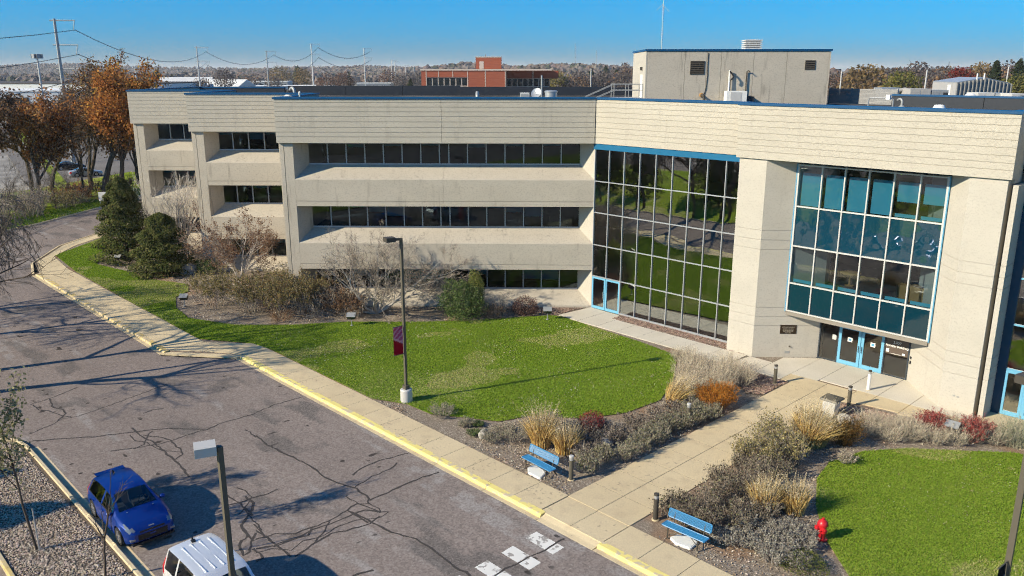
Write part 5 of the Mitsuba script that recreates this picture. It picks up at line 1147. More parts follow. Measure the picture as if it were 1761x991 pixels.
        t = np.linspace(0, 2 * math.pi, 20); put('steering_wheel', MB().pipe(np.stack([0.42 + 0.07 * np.sin(t), 0.38 + 0.18 * np.cos(t), 0.95 + 0.165 * np.sin(t)], 1) @ R.T + at, 0.014, 5), 'car_black', k)
    ub = MB().box(-L / 2 + 0.12, L / 2 - 0.12, -W / 2 + 0.30, W / 2 - 0.30, 0.17, 0.5, R=R, at=at); put('underbody', ub, 'car_black', k)
    for xw in S['xw']:
        for sy in (-1, 1):
            wk = unique(k + '__wheel'); c = at + R @ np.array([xw, sy * (W / 2 - 0.10), S['wr']]); ax = R @ np.array([0, sy, 0.0]); r = S['wr']
            put('tyre', MB().lathe([(r * 0.66, -0.11), (r * 0.95, -0.11), (r, -0.08), (r, 0.07), (r * 0.95, 0.10), (r * 0.68, 0.10)], c, 28 if detail else 14, axis=ax), 'tyre_rubber', wk, smooth=35)
            rb = MB().lathe([(r * 0.68, 0.09), (r * 0.62, 0.085), (r * 0.60, 0.02), (0, 0.01)], c, 24 if detail else 12, axis=ax)
            if detail:
                a0, b0 = perp(np.array([ax]))
                for q in range(5):
                    th = q * 2 * math.pi / 5; d = a0[0] * math.cos(th) + b0[0] * math.sin(th); tn = np.cross(ax, d)
                    rb.box(r * 0.1, r * 0.64, -0.035, 0.035, 0.05, 0.085, R=np.stack([d, tn, ax], 1), at=c)
                rb.lathe([(r * 0.18, 0.05), (r * 0.18, 0.09), (0, 0.095)], c, 12, axis=ax)
            put('rim', rb, 'wheel_alloy', wk)
    if detail:
        for sy in (-1, 1):
            xm_, zm = S['glass_x'][0] + 0.02, np.interp(S['glass_x'][0], bl[:, 0], bl[:, 1]) + 0.08
            e = trimesh.creation.icosphere(2, 1.0); v = np.array(e.vertices) * np.array([0.085, 0.105, 0.075]) + np.array([xm_, sy * (W / 2 + 0.03), zm])
            mk = put('wing_mirror', (v @ R.T + at, np.array(e.faces)), paint, k, smooth=True)
            put('mirror_stalk', MB().pipe(np.array([(xm_, sy * (W / 2 - 0.1), zm - 0.05), (xm_, sy * (W / 2 + 0.04), zm - 0.04)]) @ R.T + at, 0.025, 6), 'car_black', mk)
            put('wiper', MB().pipe(np.array([(S['cowl'] - 0.02, sy * 0.12, np.interp(S['cowl'], tp[:, 0], tp[:, 1]) + 0.01), (S['cowl'] - 0.16, sy * 0.12 + 0.42, np.interp(S['cowl'] - 0.16, tp[:, 0], tp[:, 1]) + 0.02)]) @ R.T + at, 0.012, 4), 'car_black', k)
    return k, R, at
bk, R, at = car('parked_car', 'blue hatchback with rear spoiler parked along the gravel island', (-29.32, 8.62, -0.13), 0.0, HATCH, 'blue_car_paint', 'cars parked along the gravel island')
def cb(nm, m, pts=None, boxes=(), par=bk, at=at):
    b = MB()
    for q in boxes: b.box(*q, at=at)
    if pts is not None: b.pipe(np.array(pts) + at, 0.02, 6)
    return put(nm, b, m, par)
cb('grille', 'car_black', boxes=[(2.04, 2.205, -0.50, 0.50, 0.36, 0.58)]); cb('front_lip', 'car_black', boxes=[(2.0, 2.24, -0.72, 0.72, 0.24, 0.30)]); cb('upper_grille', 'car_black', boxes=[(2.165, 2.195, -0.42, 0.42, 0.645, 0.70)])
sp = MB().sweep([(-0.17, -0.02), (0.12, 0.0), (0.13, 0.02), (-0.18, 0.015)], at + np.array([-1.80, -0.52, 1.352]), at + np.array([-1.80, 0.52, 1.352]), (1, 0, 0)); spk = put('spoiler', sp, 'blue_car_paint', bk)
for y in (-0.46, 0.46): put('spoiler_mount', MB().box(-1.84, -1.72, y - 0.03, y + 0.03, 1.22, 1.345, at=at), 'blue_car_paint', spk)
cb('fog_lamp', 'lamp_clear', boxes=[(2.07, 2.19, -0.76, -0.60, 0.40, 0.46)]); cb('fog_lamp', 'lamp_clear', boxes=[(2.07, 2.19, 0.60, 0.76, 0.40, 0.46)])
cb('roof_aerial', 'car_black', boxes=[(-1.5, -1.36, -0.025, 0.025, 1.42, 1.52)]); cb('badge', 'wheel_alloy', boxes=[(2.10, 2.13, -0.09, 0.09, 0.755, 0.785)])
for y in (-0.45, 0.45): cb('washer_jet', 'wheel_alloy', boxes=[(1.12, 1.16, y - 0.02, y + 0.02, 1.0, 1.02)])
wk_, R, at = car('parked_car', 'white sport utility vehicle with ribbed roof at the bottom edge', (-21.89, 8.68, -0.13), 0.0, SUV, 'white_car_paint', 'cars parked along the gravel island')
for y in (-0.42, -0.14, 0.14, 0.42):
    cb('roof_rib', 'white_car_paint', boxes=[(-1.65, 0.15, y - 0.014, y + 0.014, 1.70, 1.728)], par=wk_, at=at)
cb('roof_aerial', 'car_black', boxes=[(-1.82, -1.70, -0.06, 0.06, 1.68, 1.74), (-1.86, -1.8, -0.02, 0.02, 1.68, 1.80)], par=wk_, at=at)
rngc = np.random.default_rng(77)
CARCOL = [('white', 'white_car_paint'), ('silver', 'silver_car_paint'), ('black', 'black_car_paint'), ('silver', 'silver_car_paint'), ('black', 'black_car_paint')]
fc = 0
for (x0, y0, dx, dy, n) in ((-140, 41.2, -2.9, 0.6, 6), (-150, 64.5, -2.9, 0.55, 6), (-176, 86, -2.9, 0.6, 5)):
    for i in range(n):
        if rngc.random() < 0.45: continue
        cn, cp = CARCOL[rngc.integers(0, 5)]
        car('distant_car', '%s car parked in the far lot seen between the trees' % cn, (x0 + dx * i, y0 + 0.25 * i, -0.17), 1.4, SEDAN if rngc.random() < 0.5 else SUV, cp, 'cars parked in the far lot', False)

# ---------------------------------------------------------------- trees and plants
def grow(rng, base, d0, L0, r0, levels, kids, ratio, ang, up, nseg=4, jit=0.16, tmin=0.35, droop=0.0, rr=0.55, clip=None):
    """branches level by level; returns a list of (p0, p1, r0, r1) and the twig ends"""
    P, D = np.atleast_2d(np.asarray(base, float)), np.atleast_2d(np.asarray(d0, float)); D = D / np.linalg.norm(D, axis=1, keepdims=True)
    L, Rr = np.full(len(P), float(L0)) if np.isscalar(L0) else np.asarray(L0, float), np.full(len(P), float(r0)) if np.isscalar(r0) else np.asarray(r0, float)
    segs, tips = [], None
    for lv in range(levels):
        n = nseg[lv] if isinstance(nseg, (list, tuple)) else nseg
        pts, dirs = [P], [D]; d = D
        for s in range(n):
            d = d + rng.normal(size=d.shape) * jit + np.array([0, 0, up[lv]]) / n
            if lv >= 2 and droop: d[:, 2] -= droop / n * (s + 1)
            d = d / np.linalg.norm(d, axis=1, keepdims=True)
            q = pts[-1] + d * (L / n)[:, None]
            if clip is not None: q = clip(q)
            pts.append(q); dirs.append(d)
        pts, dirs = np.stack(pts, 1), np.stack(dirs, 1)
        end = 0.5 if lv < levels - 1 else 0.25
        t = np.linspace(0, 1, n + 1); rad = Rr[:, None] * (1 - (1 - end) * t)[None]
        segs.append((pts[:, :-1].reshape(-1, 3), pts[:, 1:].reshape(-1, 3), rad[:, :-1].ravel(), rad[:, 1:].ravel()))
        tips = pts[:, -1]
        if lv == levels - 1: break
        k = kids[lv]; B = len(P)
        par = np.repeat(np.arange(B), k); tt = rng.uniform(tmin if lv else max(tmin, 0.3), 1.0, B * k); tt[::k] = 1.0
        x = tt * n; i0 = np.minimum(x.astype(int), n - 1); fr = (x - i0)[:, None]
        p = pts[par, i0] * (1 - fr) + pts[par, i0 + 1] * fr; dd = dirs[par, i0 + 1]
        a, b = perp(dd); w = rng.uniform(0, 6.283, len(p))[:, None]; al = np.where(tt == 1.0, ang[lv] * 0.35, ang[lv]) * rng.uniform(0.65, 1.3, len(p)); al = al[:, None]
        nd = dd * np.cos(al) + (a * np.cos(w) + b * np.sin(w)) * np.sin(al)
        L = L[par] * ratio[lv] * rng.uniform(0.6, 1.25, len(p)) * (1.15 - 0.35 * tt); Rr = np.maximum(rad[par, i0] * rr * rng.uniform(0.75, 1.1, len(p)), 0.004)
        P, D = p, nd
    return segs, tips

def tree(name, label, cat, base, spec, seed, bark='bark', twig_cols=None, leaf=None, group=None, key=None, rmin=0.009):
    """trunk and limbs, a crown of twigs, and leaves if it has any"""
    rng = np.random.default_rng(seed)
    k = key or thing(name, label, cat, group)
    segs, tips = grow(rng, base, **spec)
    b = MB()
    for s in segs[:2]: b.tubes(s[0], s[1], np.maximum(s[2], rmin), np.maximum(s[3], rmin), 6)
    put('trunk', b, bark, k)
    b = MB()
    for s in segs[2:]: b.tubes(s[0], s[1], np.maximum(s[2], rmin * 0.6), np.maximum(s[3], rmin * 0.5), 3)
    if b.n:
        if twig_cols is not None:
            rep = [pick(rng, twig_cols, len(s[0]), 0.2) for s in segs[2:]]
            b2 = MB()
            for s, c in zip(segs[2:], rep): b2.tubes(s[0], s[1], np.maximum(s[2], rmin * 0.6), np.maximum(s[3], rmin * 0.5), 3, c)
            tag(put('twigs', b2, 'tinted', k), kind='stuff')
        else:
            tag(put('twigs', b, bark, k), kind='stuff')
    if leaf:
        n, size, cols, spread = leaf
        s = tuple(np.concatenate(q) for q in zip(*segs[-2:])); i = rng.integers(0, len(s[0]), n); f = rng.random((n, 1))
        p = s[0][i] * (1 - f) + s[1][i] * f + rng.normal(size=(n, 3)) * spread
        b = MB().quads(p, size, rng, pick(rng, cols, n, 0.28), 0.65)
        put('leaves', b, 'foliage', k)
    return k

def leafy(name, label, cat, c, radii, n, size, cols, seed, group=None, trunk=None, lump=0.35, part='leaves', aspect=0.6, floor=0.0, depth=0.55, key=None, flat_top=False):
    """a crown or bush: leaves strewn through a lumpy volume on a few limbs"""
    rng = np.random.default_rng(seed); k = key or thing(name, label, cat, group)
    d = rng.normal(size=(n, 3)); d /= np.linalg.norm(d, axis=1, keepdims=True)
    m = 1 - lump + 2 * lump * meshkit.fbm(d * 1.9 + seed * 1.7, 3, seed)
    r = rng.uniform(depth ** 3, 1, n) ** (1 / 3) * m
    p = np.array(c) + d * r[:, None] * np.array(radii); p = p[p[:, 2] > floor + 0.02]; d = d[:len(p)]
    col = pick(rng, cols, len(p), 0.25)
    put(part, MB().quads(p, size, rng, col, aspect), 'foliage', k)
    base = np.array([c[0], c[1], floor])
    nb = 7 if trunk is None else 6
    if trunk is None:
        b = MB(); q = np.array(c) + rng.normal(size=(14, 3)) * np.array(radii) * 0.45; q[:, 2] = np.maximum(q[:, 2], floor + 0.2)
        b.tubes(np.repeat(base[None], 14, 0) + rng.normal(size=(14, 3)) * np.array([0.1, 0.1, 0]) * radii[0], q, 0.02 * radii[2] + 0.008, 0.008, 4); put('stems', b, 'bark', k)
    else:
        b = MB(); top = np.array(c) - np.array([0, 0, radii[2] * 0.25]); b.tubes([base], [top], trunk, trunk * 0.6, 6)
        q = np.array(c) + rng.normal(size=(9, 3)) * np.array(radii) * 0.5; b.tubes(np.repeat(top[None], 9, 0), q, trunk * 0.45, trunk * 0.12, 4); put('trunk', b, 'bark', k)
    return k

def conifer(name, label, base, h, r, seed, cols, n=9000, size=0.2, group=None, skirt=0.05, power=0.8, cat='evergreen tree'):
    rng = np.random.default_rng(seed); k = thing(name, label, cat, group)
    t = rng.random(n) ** 0.75; a = rng.uniform(0, 6.283, n)
    lay = 0.78 + 0.22 * np.sin(t * h * 5.0 + 3 * np.sin(a * 2 + seed)) + 0.18 * (meshkit.fbm(np.stack([np.cos(a) * 2, np.sin(a) * 2, t * 7], -1), 3, seed) - 0.5) * 2
    rad = r * (1 - t) ** power * lay * rng.uniform(0.45, 1, n) ** 0.5
    z = skirt + t * (h - skirt)
    p = np.array(base) + np.stack([np.cos(a) * rad, np.sin(a) * rad, z - rad * 0.10], -1)
    nrm = np.stack([np.cos(a), np.sin(a), np.full(n, 0.8)], -1)
    put('needles', MB().quads(p, size, rng, pick(rng, cols, n, 0.3), 0.32, normal=nrm), 'foliage', k)
    b = MB().tubes([np.array(base)], [np.array(base) + [0, 0, h * 0.93]], r * 0.06 + 0.05, 0.02, 6)
    m = 60; t2 = rng.random(m) * 0.9; a2 = rng.uniform(0, 6.283, m); z2 = t2 * h + 0.1; r2 = r * (1 - t2) ** power * 0.8
    b.tubes(np.array(base) + np.stack([z2 * 0, z2 * 0, z2], -1), np.array(base) + np.stack([np.cos(a2) * r2, np.sin(a2) * r2, z2 - r2 * 0.05], -1), 0.025, 0.008, 4)
    put('trunk', b, 'bark', k)
    return k

def grass_clump(label, base, h, r, n, cols, seed, lean=(0, 0), plume=True, group='ornamental grass clumps', spread=0.40, width=0.011):
    rng = np.random.default_rng(seed); k = thing('ornamental_grass', label, 'ornamental grass', group)
    def blades_(n, h, w, cols, r0, sp):
        a = rng.uniform(0, 6.283, n); q = np.sqrt(rng.random(n)) * r0; o = np.stack([np.cos(a) * q, np.sin(a) * q, np.zeros(n)], -1) + np.array(base)
        out = np.stack([np.cos(a), np.sin(a)], -1) * (sp * rng.uniform(0.15, 1.1, n) * (0.3 + q / r0))[:, None] + np.array(lean) + rng.normal(size=(n, 2)) * 0.05
        H = h * rng.uniform(0.55, 1.05, n); t = np.array([0, 0.35, 0.7, 1.0]); tw = rng.uniform(0, 6.283, n); sd = np.stack([np.cos(tw), np.sin(tw), tw * 0], -1)
        c = [o + np.c_[out * (tt ** 2 * H)[:, None], tt * H * (1 - 0.15 * tt * np.linalg.norm(out, axis=1))] for tt in t]
        ww = w * np.array([1.0, 1.0, 0.8, 0.15])
        v = np.stack([x + s * sd * ww[i] for i, x in enumerate(c) for s in (-1, 1)], 1).reshape(-1, 3)
        f = (np.arange(n)[:, None, None] * 8 + np.array([[0, 1, 3, 2], [2, 3, 5, 4], [4, 5, 7, 6]])[None]).reshape(-1, 4)
        return v, f, np.repeat(pick(rng, cols, n, 0.22), 8, 0), c
    v, f, c, _ = blades_(n, h * 0.66, width, cols, r, spread)
    put('blades', MB().add(v, f, c), 'tinted', k)
    if plume:
        m = n // 3; v, f, c, line = blades_(m, h, width * 0.6, [(0.46, 0.36, 0.19), (0.52, 0.42, 0.25)], r * 0.75, spread * 0.8)
        b = MB().add(v, f, c); p = np.concatenate([line[2] * (1 - s) + line[3] * s for s in (0.1, 0.35, 0.6, 0.85, 1.0)])
        b.quads(p + rng.normal(size=p.shape) * 0.008, 0.055, rng, pick(rng, [(0.62, 0.52, 0.36), (0.54, 0.43, 0.27), (0.70, 0.61, 0.46)], len(p), 0.15), 0.3)
        put('plumes', b, 'tinted', k)
    return k

def twiggy(name, label, base, h, r, n, cols, seed, leaves=0, leaf_cols=None, leaf_size=0.05, group=None, cat='shrub', lean=(0, 0), seed_heads=0, head_col=(0.06, 0.045, 0.035), rad=0.010):
    """a dry perennial or shrub: wiry stems fanning out of the ground, with or without leaves"""
    rng = np.random.default_rng(seed); k = thing(name, label, cat, group)
    a = rng.uniform(0, 6.283, n); q = np.sqrt(rng.random(n)); o = np.stack([np.cos(a) * q * r * 0.55, np.sin(a) * q * r * 0.55, np.zeros(n)], -1) + np.array(base)
    d = np.stack([np.cos(a) * q * 0.75 * r / h, np.sin(a) * q * 0.75 * r / h, np.ones(n)], -1) + rng.normal(size=(n, 3)) * 0.16 + np.array([*lean, 0])
    segs, tips = grow(rng, o, d, h * rng.uniform(0.5, 0.85, n), rad, 3, [3, 3], [0.6, 0.55], [0.55, 0.6], [0.15, 0.2, 0.1], nseg=2, jit=0.12, rr=0.8)
    b = MB()
    for s in segs: b.tubes(s[0], s[1], s[2], s[3], 3, pick(rng, cols, len(s[0]), 0.25))
    put('stems', b, 'tinted', k)
    if leaves:
        s = segs[-1]; i = rng.integers(0, len(s[0]), leaves); f = rng.random((leaves, 1)); p = s[0][i] * (1 - f) + s[1][i] * f + rng.normal(size=(leaves, 3)) * 0.03
        p = p[p[:, 2] > 0.02]
        put('leaves', MB().quads(p, leaf_size, rng, pick(rng, leaf_cols, len(p), 0.28), 0.6), 'foliage', k)
    if seed_heads:
        i = rng.integers(0, len(tips), seed_heads); tag(put('seed_heads', MB().quads(np.repeat(tips[i], 3, 0), 0.055, rng, pick(rng, [head_col], seed_heads * 3, 0.3), 0.9), 'foliage', k), kind='stuff')
    return k

GREY = [(0.38, 0.33, 0.275), (0.28, 0.24, 0.20), (0.47, 0.41, 0.35), (0.20, 0.17, 0.145)]
STRAW = [(0.50, 0.43, 0.33), (0.41, 0.35, 0.265), (0.58, 0.515, 0.41), (0.32, 0.27, 0.21)]
OLIVE = [(0.21, 0.185, 0.08), (0.28, 0.235, 0.10), (0.145, 0.14, 0.065), (0.34, 0.27, 0.13)]
SAGE = [(0.32, 0.31, 0.21), (0.24, 0.235, 0.16), (0.40, 0.38, 0.28), (0.27, 0.235, 0.18)]
GREEN = [(0.11, 0.165, 0.055), (0.15, 0.21, 0.065), (0.08, 0.125, 0.045), (0.21, 0.25, 0.11)]
EVERG = [(0.048, 0.068, 0.020), (0.075, 0.088, 0.024), (0.035, 0.052, 0.018), (0.10, 0.105, 0.03)]
RUST = [(0.42, 0.16, 0.03), (0.52, 0.22, 0.04), (0.32, 0.115, 0.026), (0.36, 0.19, 0.05)]
GOLD = [(0.66, 0.47, 0.18), (0.57, 0.39, 0.14), (0.74, 0.56, 0.25), (0.46, 0.32, 0.13)]
REDS = [(0.38, 0.09, 0.08), (0.28, 0.06, 0.056), (0.46, 0.16, 0.14), (0.20, 0.05, 0.045)]
ORANGE = [(0.48, 0.205, 0.06), (0.38, 0.15, 0.05), (0.56, 0.29, 0.085), (0.28, 0.115, 0.045), (0.22, 0.10, 0.045)]
BROWN = [(0.26, 0.155, 0.095), (0.19, 0.118, 0.078), (0.32, 0.19, 0.105), (0.135, 0.09, 0.065)]
MAUVE = [(0.165, 0.135, 0.125), (0.135, 0.112, 0.107), (0.19, 0.158, 0.145), (0.115, 0.098, 0.095)]
TAN = [(0.22, 0.155, 0.075), (0.18, 0.125, 0.065), (0.27, 0.19, 0.10)]

# against the building
EVK = [(0.085, 0.105, 0.036), (0.125, 0.135, 0.045), (0.06, 0.08, 0.028), (0.165, 0.16, 0.06)]
conifer('evergreen_tree', 'tall cone shaped evergreen at the far left end of the building', (-73.6, 24.1, 0), 7.2, 3.15, 1, EVK, 21000, 0.30, 'evergreens at the left end of the building', power=0.5)
conifer('evergreen_tree', 'shorter broad evergreen on the lawn edge in front of the tall one', (-66.6, 24.6, 0), 4.9, 3.1, 2, EVK, 21000, 0.28, 'evergreens at the left end of the building', power=0.42)
rngv = np.random.default_rng(3)
def clump_tree(label, base, n, h, r0, seed, cols, leaf, spread=0.55, name='bare_tree', clip=None, levels=4, kids=(5, 5, 4), up=(0.1, 0.1, 0.1, 0.1), rat=(0.6, 0.6, 0.6), bark='pale_bark', twig=True, droop=0.0, first=0.45):
    rng = np.random.default_rng(seed); a = np.linspace(0, 6.283, n, endpoint=False) + rng.uniform(0, 0.5, n)
    d = np.stack([np.cos(a) * spread, np.sin(a) * spread, np.ones(n)], -1) + rng.normal(size=(n, 3)) * 0.12
    P = np.repeat(np.array([base], float), n, 0) + d * np.array([0.1, 0.1, 0])
    return tree(name, label, 'tree', P, dict(d0=d, L0=h * first * rng.uniform(0.8, 1.1, n), r0=r0, levels=levels, kids=list(kids), ratio=list(rat), ang=[0.62, 0.62, 0.65], up=list(up), nseg=[4, 4, 3, 3], jit=0.11, tmin=0.3, clip=clip, droop=droop), seed, bark, cols if twig else None, leaf, rmin=0.018)
clump_tree('bare pale tree with many upright stems at the left bay of the building', (-73.2, 28.6, 0), 9, 10.8, 0.10, 11, [(0.56, 0.525, 0.48), (0.44, 0.40, 0.365)], None, 0.45, up=(0.25, 0.3, 0.25, 0.2), kids=(6, 5, 4))
def keep_front(m):
    def f(q):
        mm = (q[:, 0] - KX) * Q - (q[:, 1] - KY) * Q
        d = np.maximum(m - mm, 0)[:, None]; return q + MV * d
    return f
clump_tree('small tree with dry brown seed clusters in front of the second bay', (-60.2, 28.0, 0), 8, 7.6, 0.075, 12, [(0.38, 0.32, 0.275), (0.28, 0.23, 0.195)], (6500, 0.12, [(0.24, 0.135, 0.085), (0.17, 0.095, 0.065), (0.31, 0.20, 0.135)], 0.10), 0.62, kids=(6, 5, 5), clip=keep_front(-9.6))
CRB = [(0.36, 0.305, 0.255), (0.28, 0.235, 0.195), (0.44, 0.38, 0.325), (0.20, 0.17, 0.145)]
rng0 = np.random.default_rng(13); n = 7
d = np.array([(-0.9, -0.9, 0.9), (0.9, 0.9, 0.95), (0.2, -0.6, 1.0), (-0.3, -0.1, 1.3), (1.15, 0.95, 0.62), (-1.2, -1.05, 0.75), (0.45, 0.25, 1.2)]) + rng0.normal(size=(n, 3)) * 0.08
tree('ornamental_tree', 'wide low ornamental tree with tangled grey twigs before the middle windows', 'tree', np.repeat(np.array([(-45.0, 30.4, 0)]), n, 0), dict(d0=d, L0=np.array([3.5, 3.6, 2.7, 3.3, 4.2, 3.5, 3.2]), r0=0.09, levels=5, kids=[8, 6, 5, 4], ratio=[0.62, 0.58, 0.6, 0.6], ang=[0.7, 0.7, 0.7, 0.7], up=[0.1, 0.25, 0.2, 0.1, 0.0], nseg=[4, 3, 3, 2, 2], jit=0.15, tmin=0.25, clip=keep_front(0.2)), 13, 'pale_bark', CRB, (3500, 0.08, [(0.24, 0.19, 0.145), (0.32, 0.27, 0.215), (0.17, 0.135, 0.105)], 0.08), rmin=0.014)
twiggy('olive_shrub', 'olive brown shrub left of the big thicket below the seed cluster tree', (-54.2, 23.2, 0), 2.3, 1.35, 60, GREY, 21, 5200, OLIVE, 0.10, 'tall olive shrubs in the left bed', rad=0.012)
for i, (x, y, h, r) in enumerate(((-51.2, 24.5, 2.1, 1.35), (-49.2, 25.7, 2.35, 1.4), (-48.2, 27.2, 2.3, 1.2), (-51.0, 26.3, 2.2, 1.2))):
    twiggy('olive_shrub', ('dense olive shrub at the near left of the thicket by the lawn', 'dense olive shrub in the middle of the thicket', 'dense olive shrub at the right end of the thicket beside the first pier', 'dense olive shrub at the back of the thicket')[i], (x, y, 0), h, r, 75, GREY, 22 + i, 6500, OLIVE + [(0.24, 0.14, 0.06)], 0.10, 'tall olive shrubs in the left bed', rad=0.012)
for i, (x, y) in enumerate(((-46.9, 28.7), (-45.6, 29.3 - 0.6))):
    twiggy('russet_shrub', ('russet brown shrub beside the first pier of the middle block', 'low russet shrub left of the ornamental tree trunk')[i], (x, y, 0), 1.6 - 0.4 * i, 1.2, 55, GREY, 28 + i, 4200, BROWN, 0.085, 'russet shrubs by the building', rad=0.01)
leafy('green_shrub', 'dark green leafy shrub below the ground floor windows near the curtain wall', 'shrub', (-40.3, 34.1, 1.15), (1.6, 1.6, 1.5), 8000, 0.12, GREEN, 31, lump=0.6, depth=0.25)
leafy('yellow_green_shrub', 'upright yellow green shrub sticking out behind the dark green one', 'shrub', (-39.9, 34.9, 1.7), (0.62, 0.62, 1.45), 3000, 0.10, [(0.20, 0.22, 0.06), (0.26, 0.27, 0.09), (0.15, 0.17, 0.05)], 32)
twiggy('dry_shrub', 'grey leafless shrub right of the dark green shrub', (-39.0, 36.0, 0), 1.5, 1.0, 50, GREY, 33, 500, GREY, 0.05); twiggy('dry_shrub', 'low dark twiggy shrub right behind the yellow green shrub', (-38.7, 35.4, 0), 1.0, 0.9, 45, [(0.09, 0.07, 0.06), (0.13, 0.10, 0.085)], 34, 600, BROWN, 0.05)
leafy('maroon_shrub', 'low maroon shrub at the lawn edge near the curtain wall', 'shrub', (-37.9, 37.6, 0.5), (0.95, 0.95, 0.72), 2800, 0.09, [(0.15, 0.085, 0.075), (0.20, 0.12, 0.10), (0.11, 0.065, 0.06)], 35)
twiggy('dry_shrub', 'pale dry shrub in the bed between the two evergreens', (-69.6, 24.2, 0), 1.1, 1.2, 40, STRAW, 36); leafy('low_shrub', 'dark low shrub at the foot of the left bay wall', 'shrub', (-70.0, 31.5, 0.6), (1.8, 1.2, 0.8), 2600, 0.12, [(0.06, 0.05, 0.035), (0.09, 0.07, 0.05)], 37)
leafy('low_shrub', 'dark rounded shrub beside the grey boulder', 'shrub', (-64.2, 27.0, 0.55), (1.1, 0.9, 0.8), 2200, 0.1, GREEN, 38)
twiggy('russet_shrub', 'thin reddish shrub at the lawn edge in front of the thicket', (-47.9, 24.9, 0), 0.7, 0.9, 40, BROWN, 39, 700, BROWN, 0.06)

# the bed left of the entrance path
grass_clump('tall golden feather grass behind the left bench', (-23.05, 23.9, 0), 2.1, 0.42, 900, GOLD, 41)
grass_clump('shorter golden feather grass right of the tall clump behind the left bench', (-21.9, 24.2, 0), 1.55, 0.40, 800, GOLD, 42)
grass_clump('golden grass leaning to the right at the right edge of the big lawn', (-21.7, 31.9, 0), 1.7, 0.40, 850, GOLD, 43, lean=(0.25, 0.35))
twiggy('rust_shrub', 'bright rust orange mounded shrub at the edge of the entrance path', (-20.15, 33.2, 0), 0.98, 0.95, 200, RUST, 44, 6500, RUST, 0.06, 'rust coloured shrubs', rad=0.008)
leafy('burgundy_shrub', 'small burgundy shrub behind the left bench', 'shrub', (-22.4, 26.5, 0.55), (0.6, 0.6, 0.48), 1500, 0.07, [(0.30, 0.055, 0.06), (0.21, 0.04, 0.048), (0.36, 0.10, 0.085)], 45)
STRAWP = [(-23.6, 36.6, 1.0), (-22.2, 37.4, 1.05), (-23.0, 35.0, 0.95), (-21.7, 35.6, 1.15), (-20.9, 36.8, 1.1), (-22.0, 33.9, 0.9), (-21.0, 34.9, 1.0), (-24.9, 37.4, 0.8)]
for i, (x, y, h) in enumerate(STRAWP):
    twiggy('straw_perennial', 'pale straw coloured dried perennial in the bed before the entrance pier', (x, y, 0), h, 0.85, 130, STRAW, 50 + i, 300, STRAW, 0.05, 'pale dried perennials by the entrance pier', 'perennial')
rngp = np.random.default_rng(8)
def mass(poly, n, fn, seed, dmin):
    rng = np.random.default_rng(seed); q = []
    for p in scatter(poly, n * 12, rng):
        if all(np.hypot(*(p - o)) > dmin for o in q): q.append(p)
        if len(q) == n: break
    for i, p in enumerate(q): fn(i, p[0], p[1], rng)
HEDGE = [(-20.3, 23.2), (-19.5, 23.0), (-19.5, 31.9), (-20.6, 32.0)]
def hedge_one(i, x, y, rng):
    twiggy('low_hedge_shrub', 'sage grey low shrub in the row along the left edge of the entrance path', (x, y, 0), 0.60, 0.52, 60, GREY, 600 + i, 1100, SAGE + [(0.17, 0.17, 0.07)], 0.075, 'low shrubs lining the entrance path')
mass(HEDGE, 13, hedge_one, 9, 0.62)
MASSA = [(-22.0, 24.7), (-20.7, 23.4), (-20.6, 31.8), (-21.6, 31.4), (-21.9, 29.0), (-22.9, 27.0), (-24.6, 25.2), (-23.6, 24.6)]
def mass_one(i, x, y, rng):
    twiggy('grey_perennial', 'grey brown dried perennial in the bed between the lawn and the path hedge', (x, y, 0), rng.uniform(0.42, 0.72), 0.55, 60, GREY, 640 + i, 520, GREY + [(0.20, 0.165, 0.155)], 0.075, 'grey dried perennials left of the path', 'perennial', seed_heads=120)
mass(MASSA, 16, mass_one, 10, 0.72)
for i, (x, y, h, r, c, lb) in enumerate(((-28.7, 22.85, 0.45, 0.75, SAGE, 'flat grey green shrub in the narrow bed right of the banner lamp post'), (-27.0, 22.95, 0.28, 0.45, SAGE, 'small grey tuft right of the flat shrub by the pavement'), (-26.6, 23.3, 0.16, 0.3, GREEN, 'tiny green tuft in the narrow bed'), (-24.9, 22.7, 0.45, 0.55, SAGE, 'grey green mound left of the left bench'), (-24.2, 23.4, 0.55, 0.6, SAGE, 'taller grey green mound behind the left end of the left bench'),
                                      (-25.3, 23.6, 0.35, 0.5, STRAW, 'straw tuft at the lawn edge left of the golden grasses'), (-24.4, 24.6, 0.5, 0.5, STRAW, 'straw tuft at the lawn edge behind the golden grasses'), (-25.9, 22.5, 0.22, 0.4, GREEN, 'low green tuft by the small boulder'), (-13.0, 32.0, 0.4, 0.4, STRAW, 'pale straw tuft at the left edge of the right lawn'))):
    twiggy('small_shrub', lb, (x, y, 0), h, r, 60, GREY, 680 + i, 1300, c, 0.05)

# the bed right of the entrance path
grass_clump('wide golden grass fountain in front of the trash bin', (-14.9, 32.7, 0), 1.95, 0.6, 1700, GOLD, 71, lean=(0.12, 0.12), spread=0.6)
grass_clump('golden grass left of a similar clump by the right lawn', (-13.35, 26.0, 0), 1.6, 0.40, 850, GOLD, 72); grass_clump('golden grass right of a similar clump next to the right lawn', (-12.55, 26.7, 0), 1.5, 0.36, 750, GOLD, 73)
for i, (x, y, h, r, lb) in enumerate(((-15.4, 33.4, 0.95, 0.6, 'dark rust shrub behind the golden grass fountain'), (-13.9, 33.7, 1.0, 0.65, 'dark rust shrub at the right of the golden grass fountain'))):
    twiggy('rust_shrub', lb, (x, y, 0), h, r, 130, [(0.16, 0.085, 0.03), (0.11, 0.07, 0.03)], 74 + i, 3000, [(0.20, 0.10, 0.025), (0.15, 0.075, 0.022), (0.13, 0.10, 0.03)], 0.055, 'rust coloured shrubs')
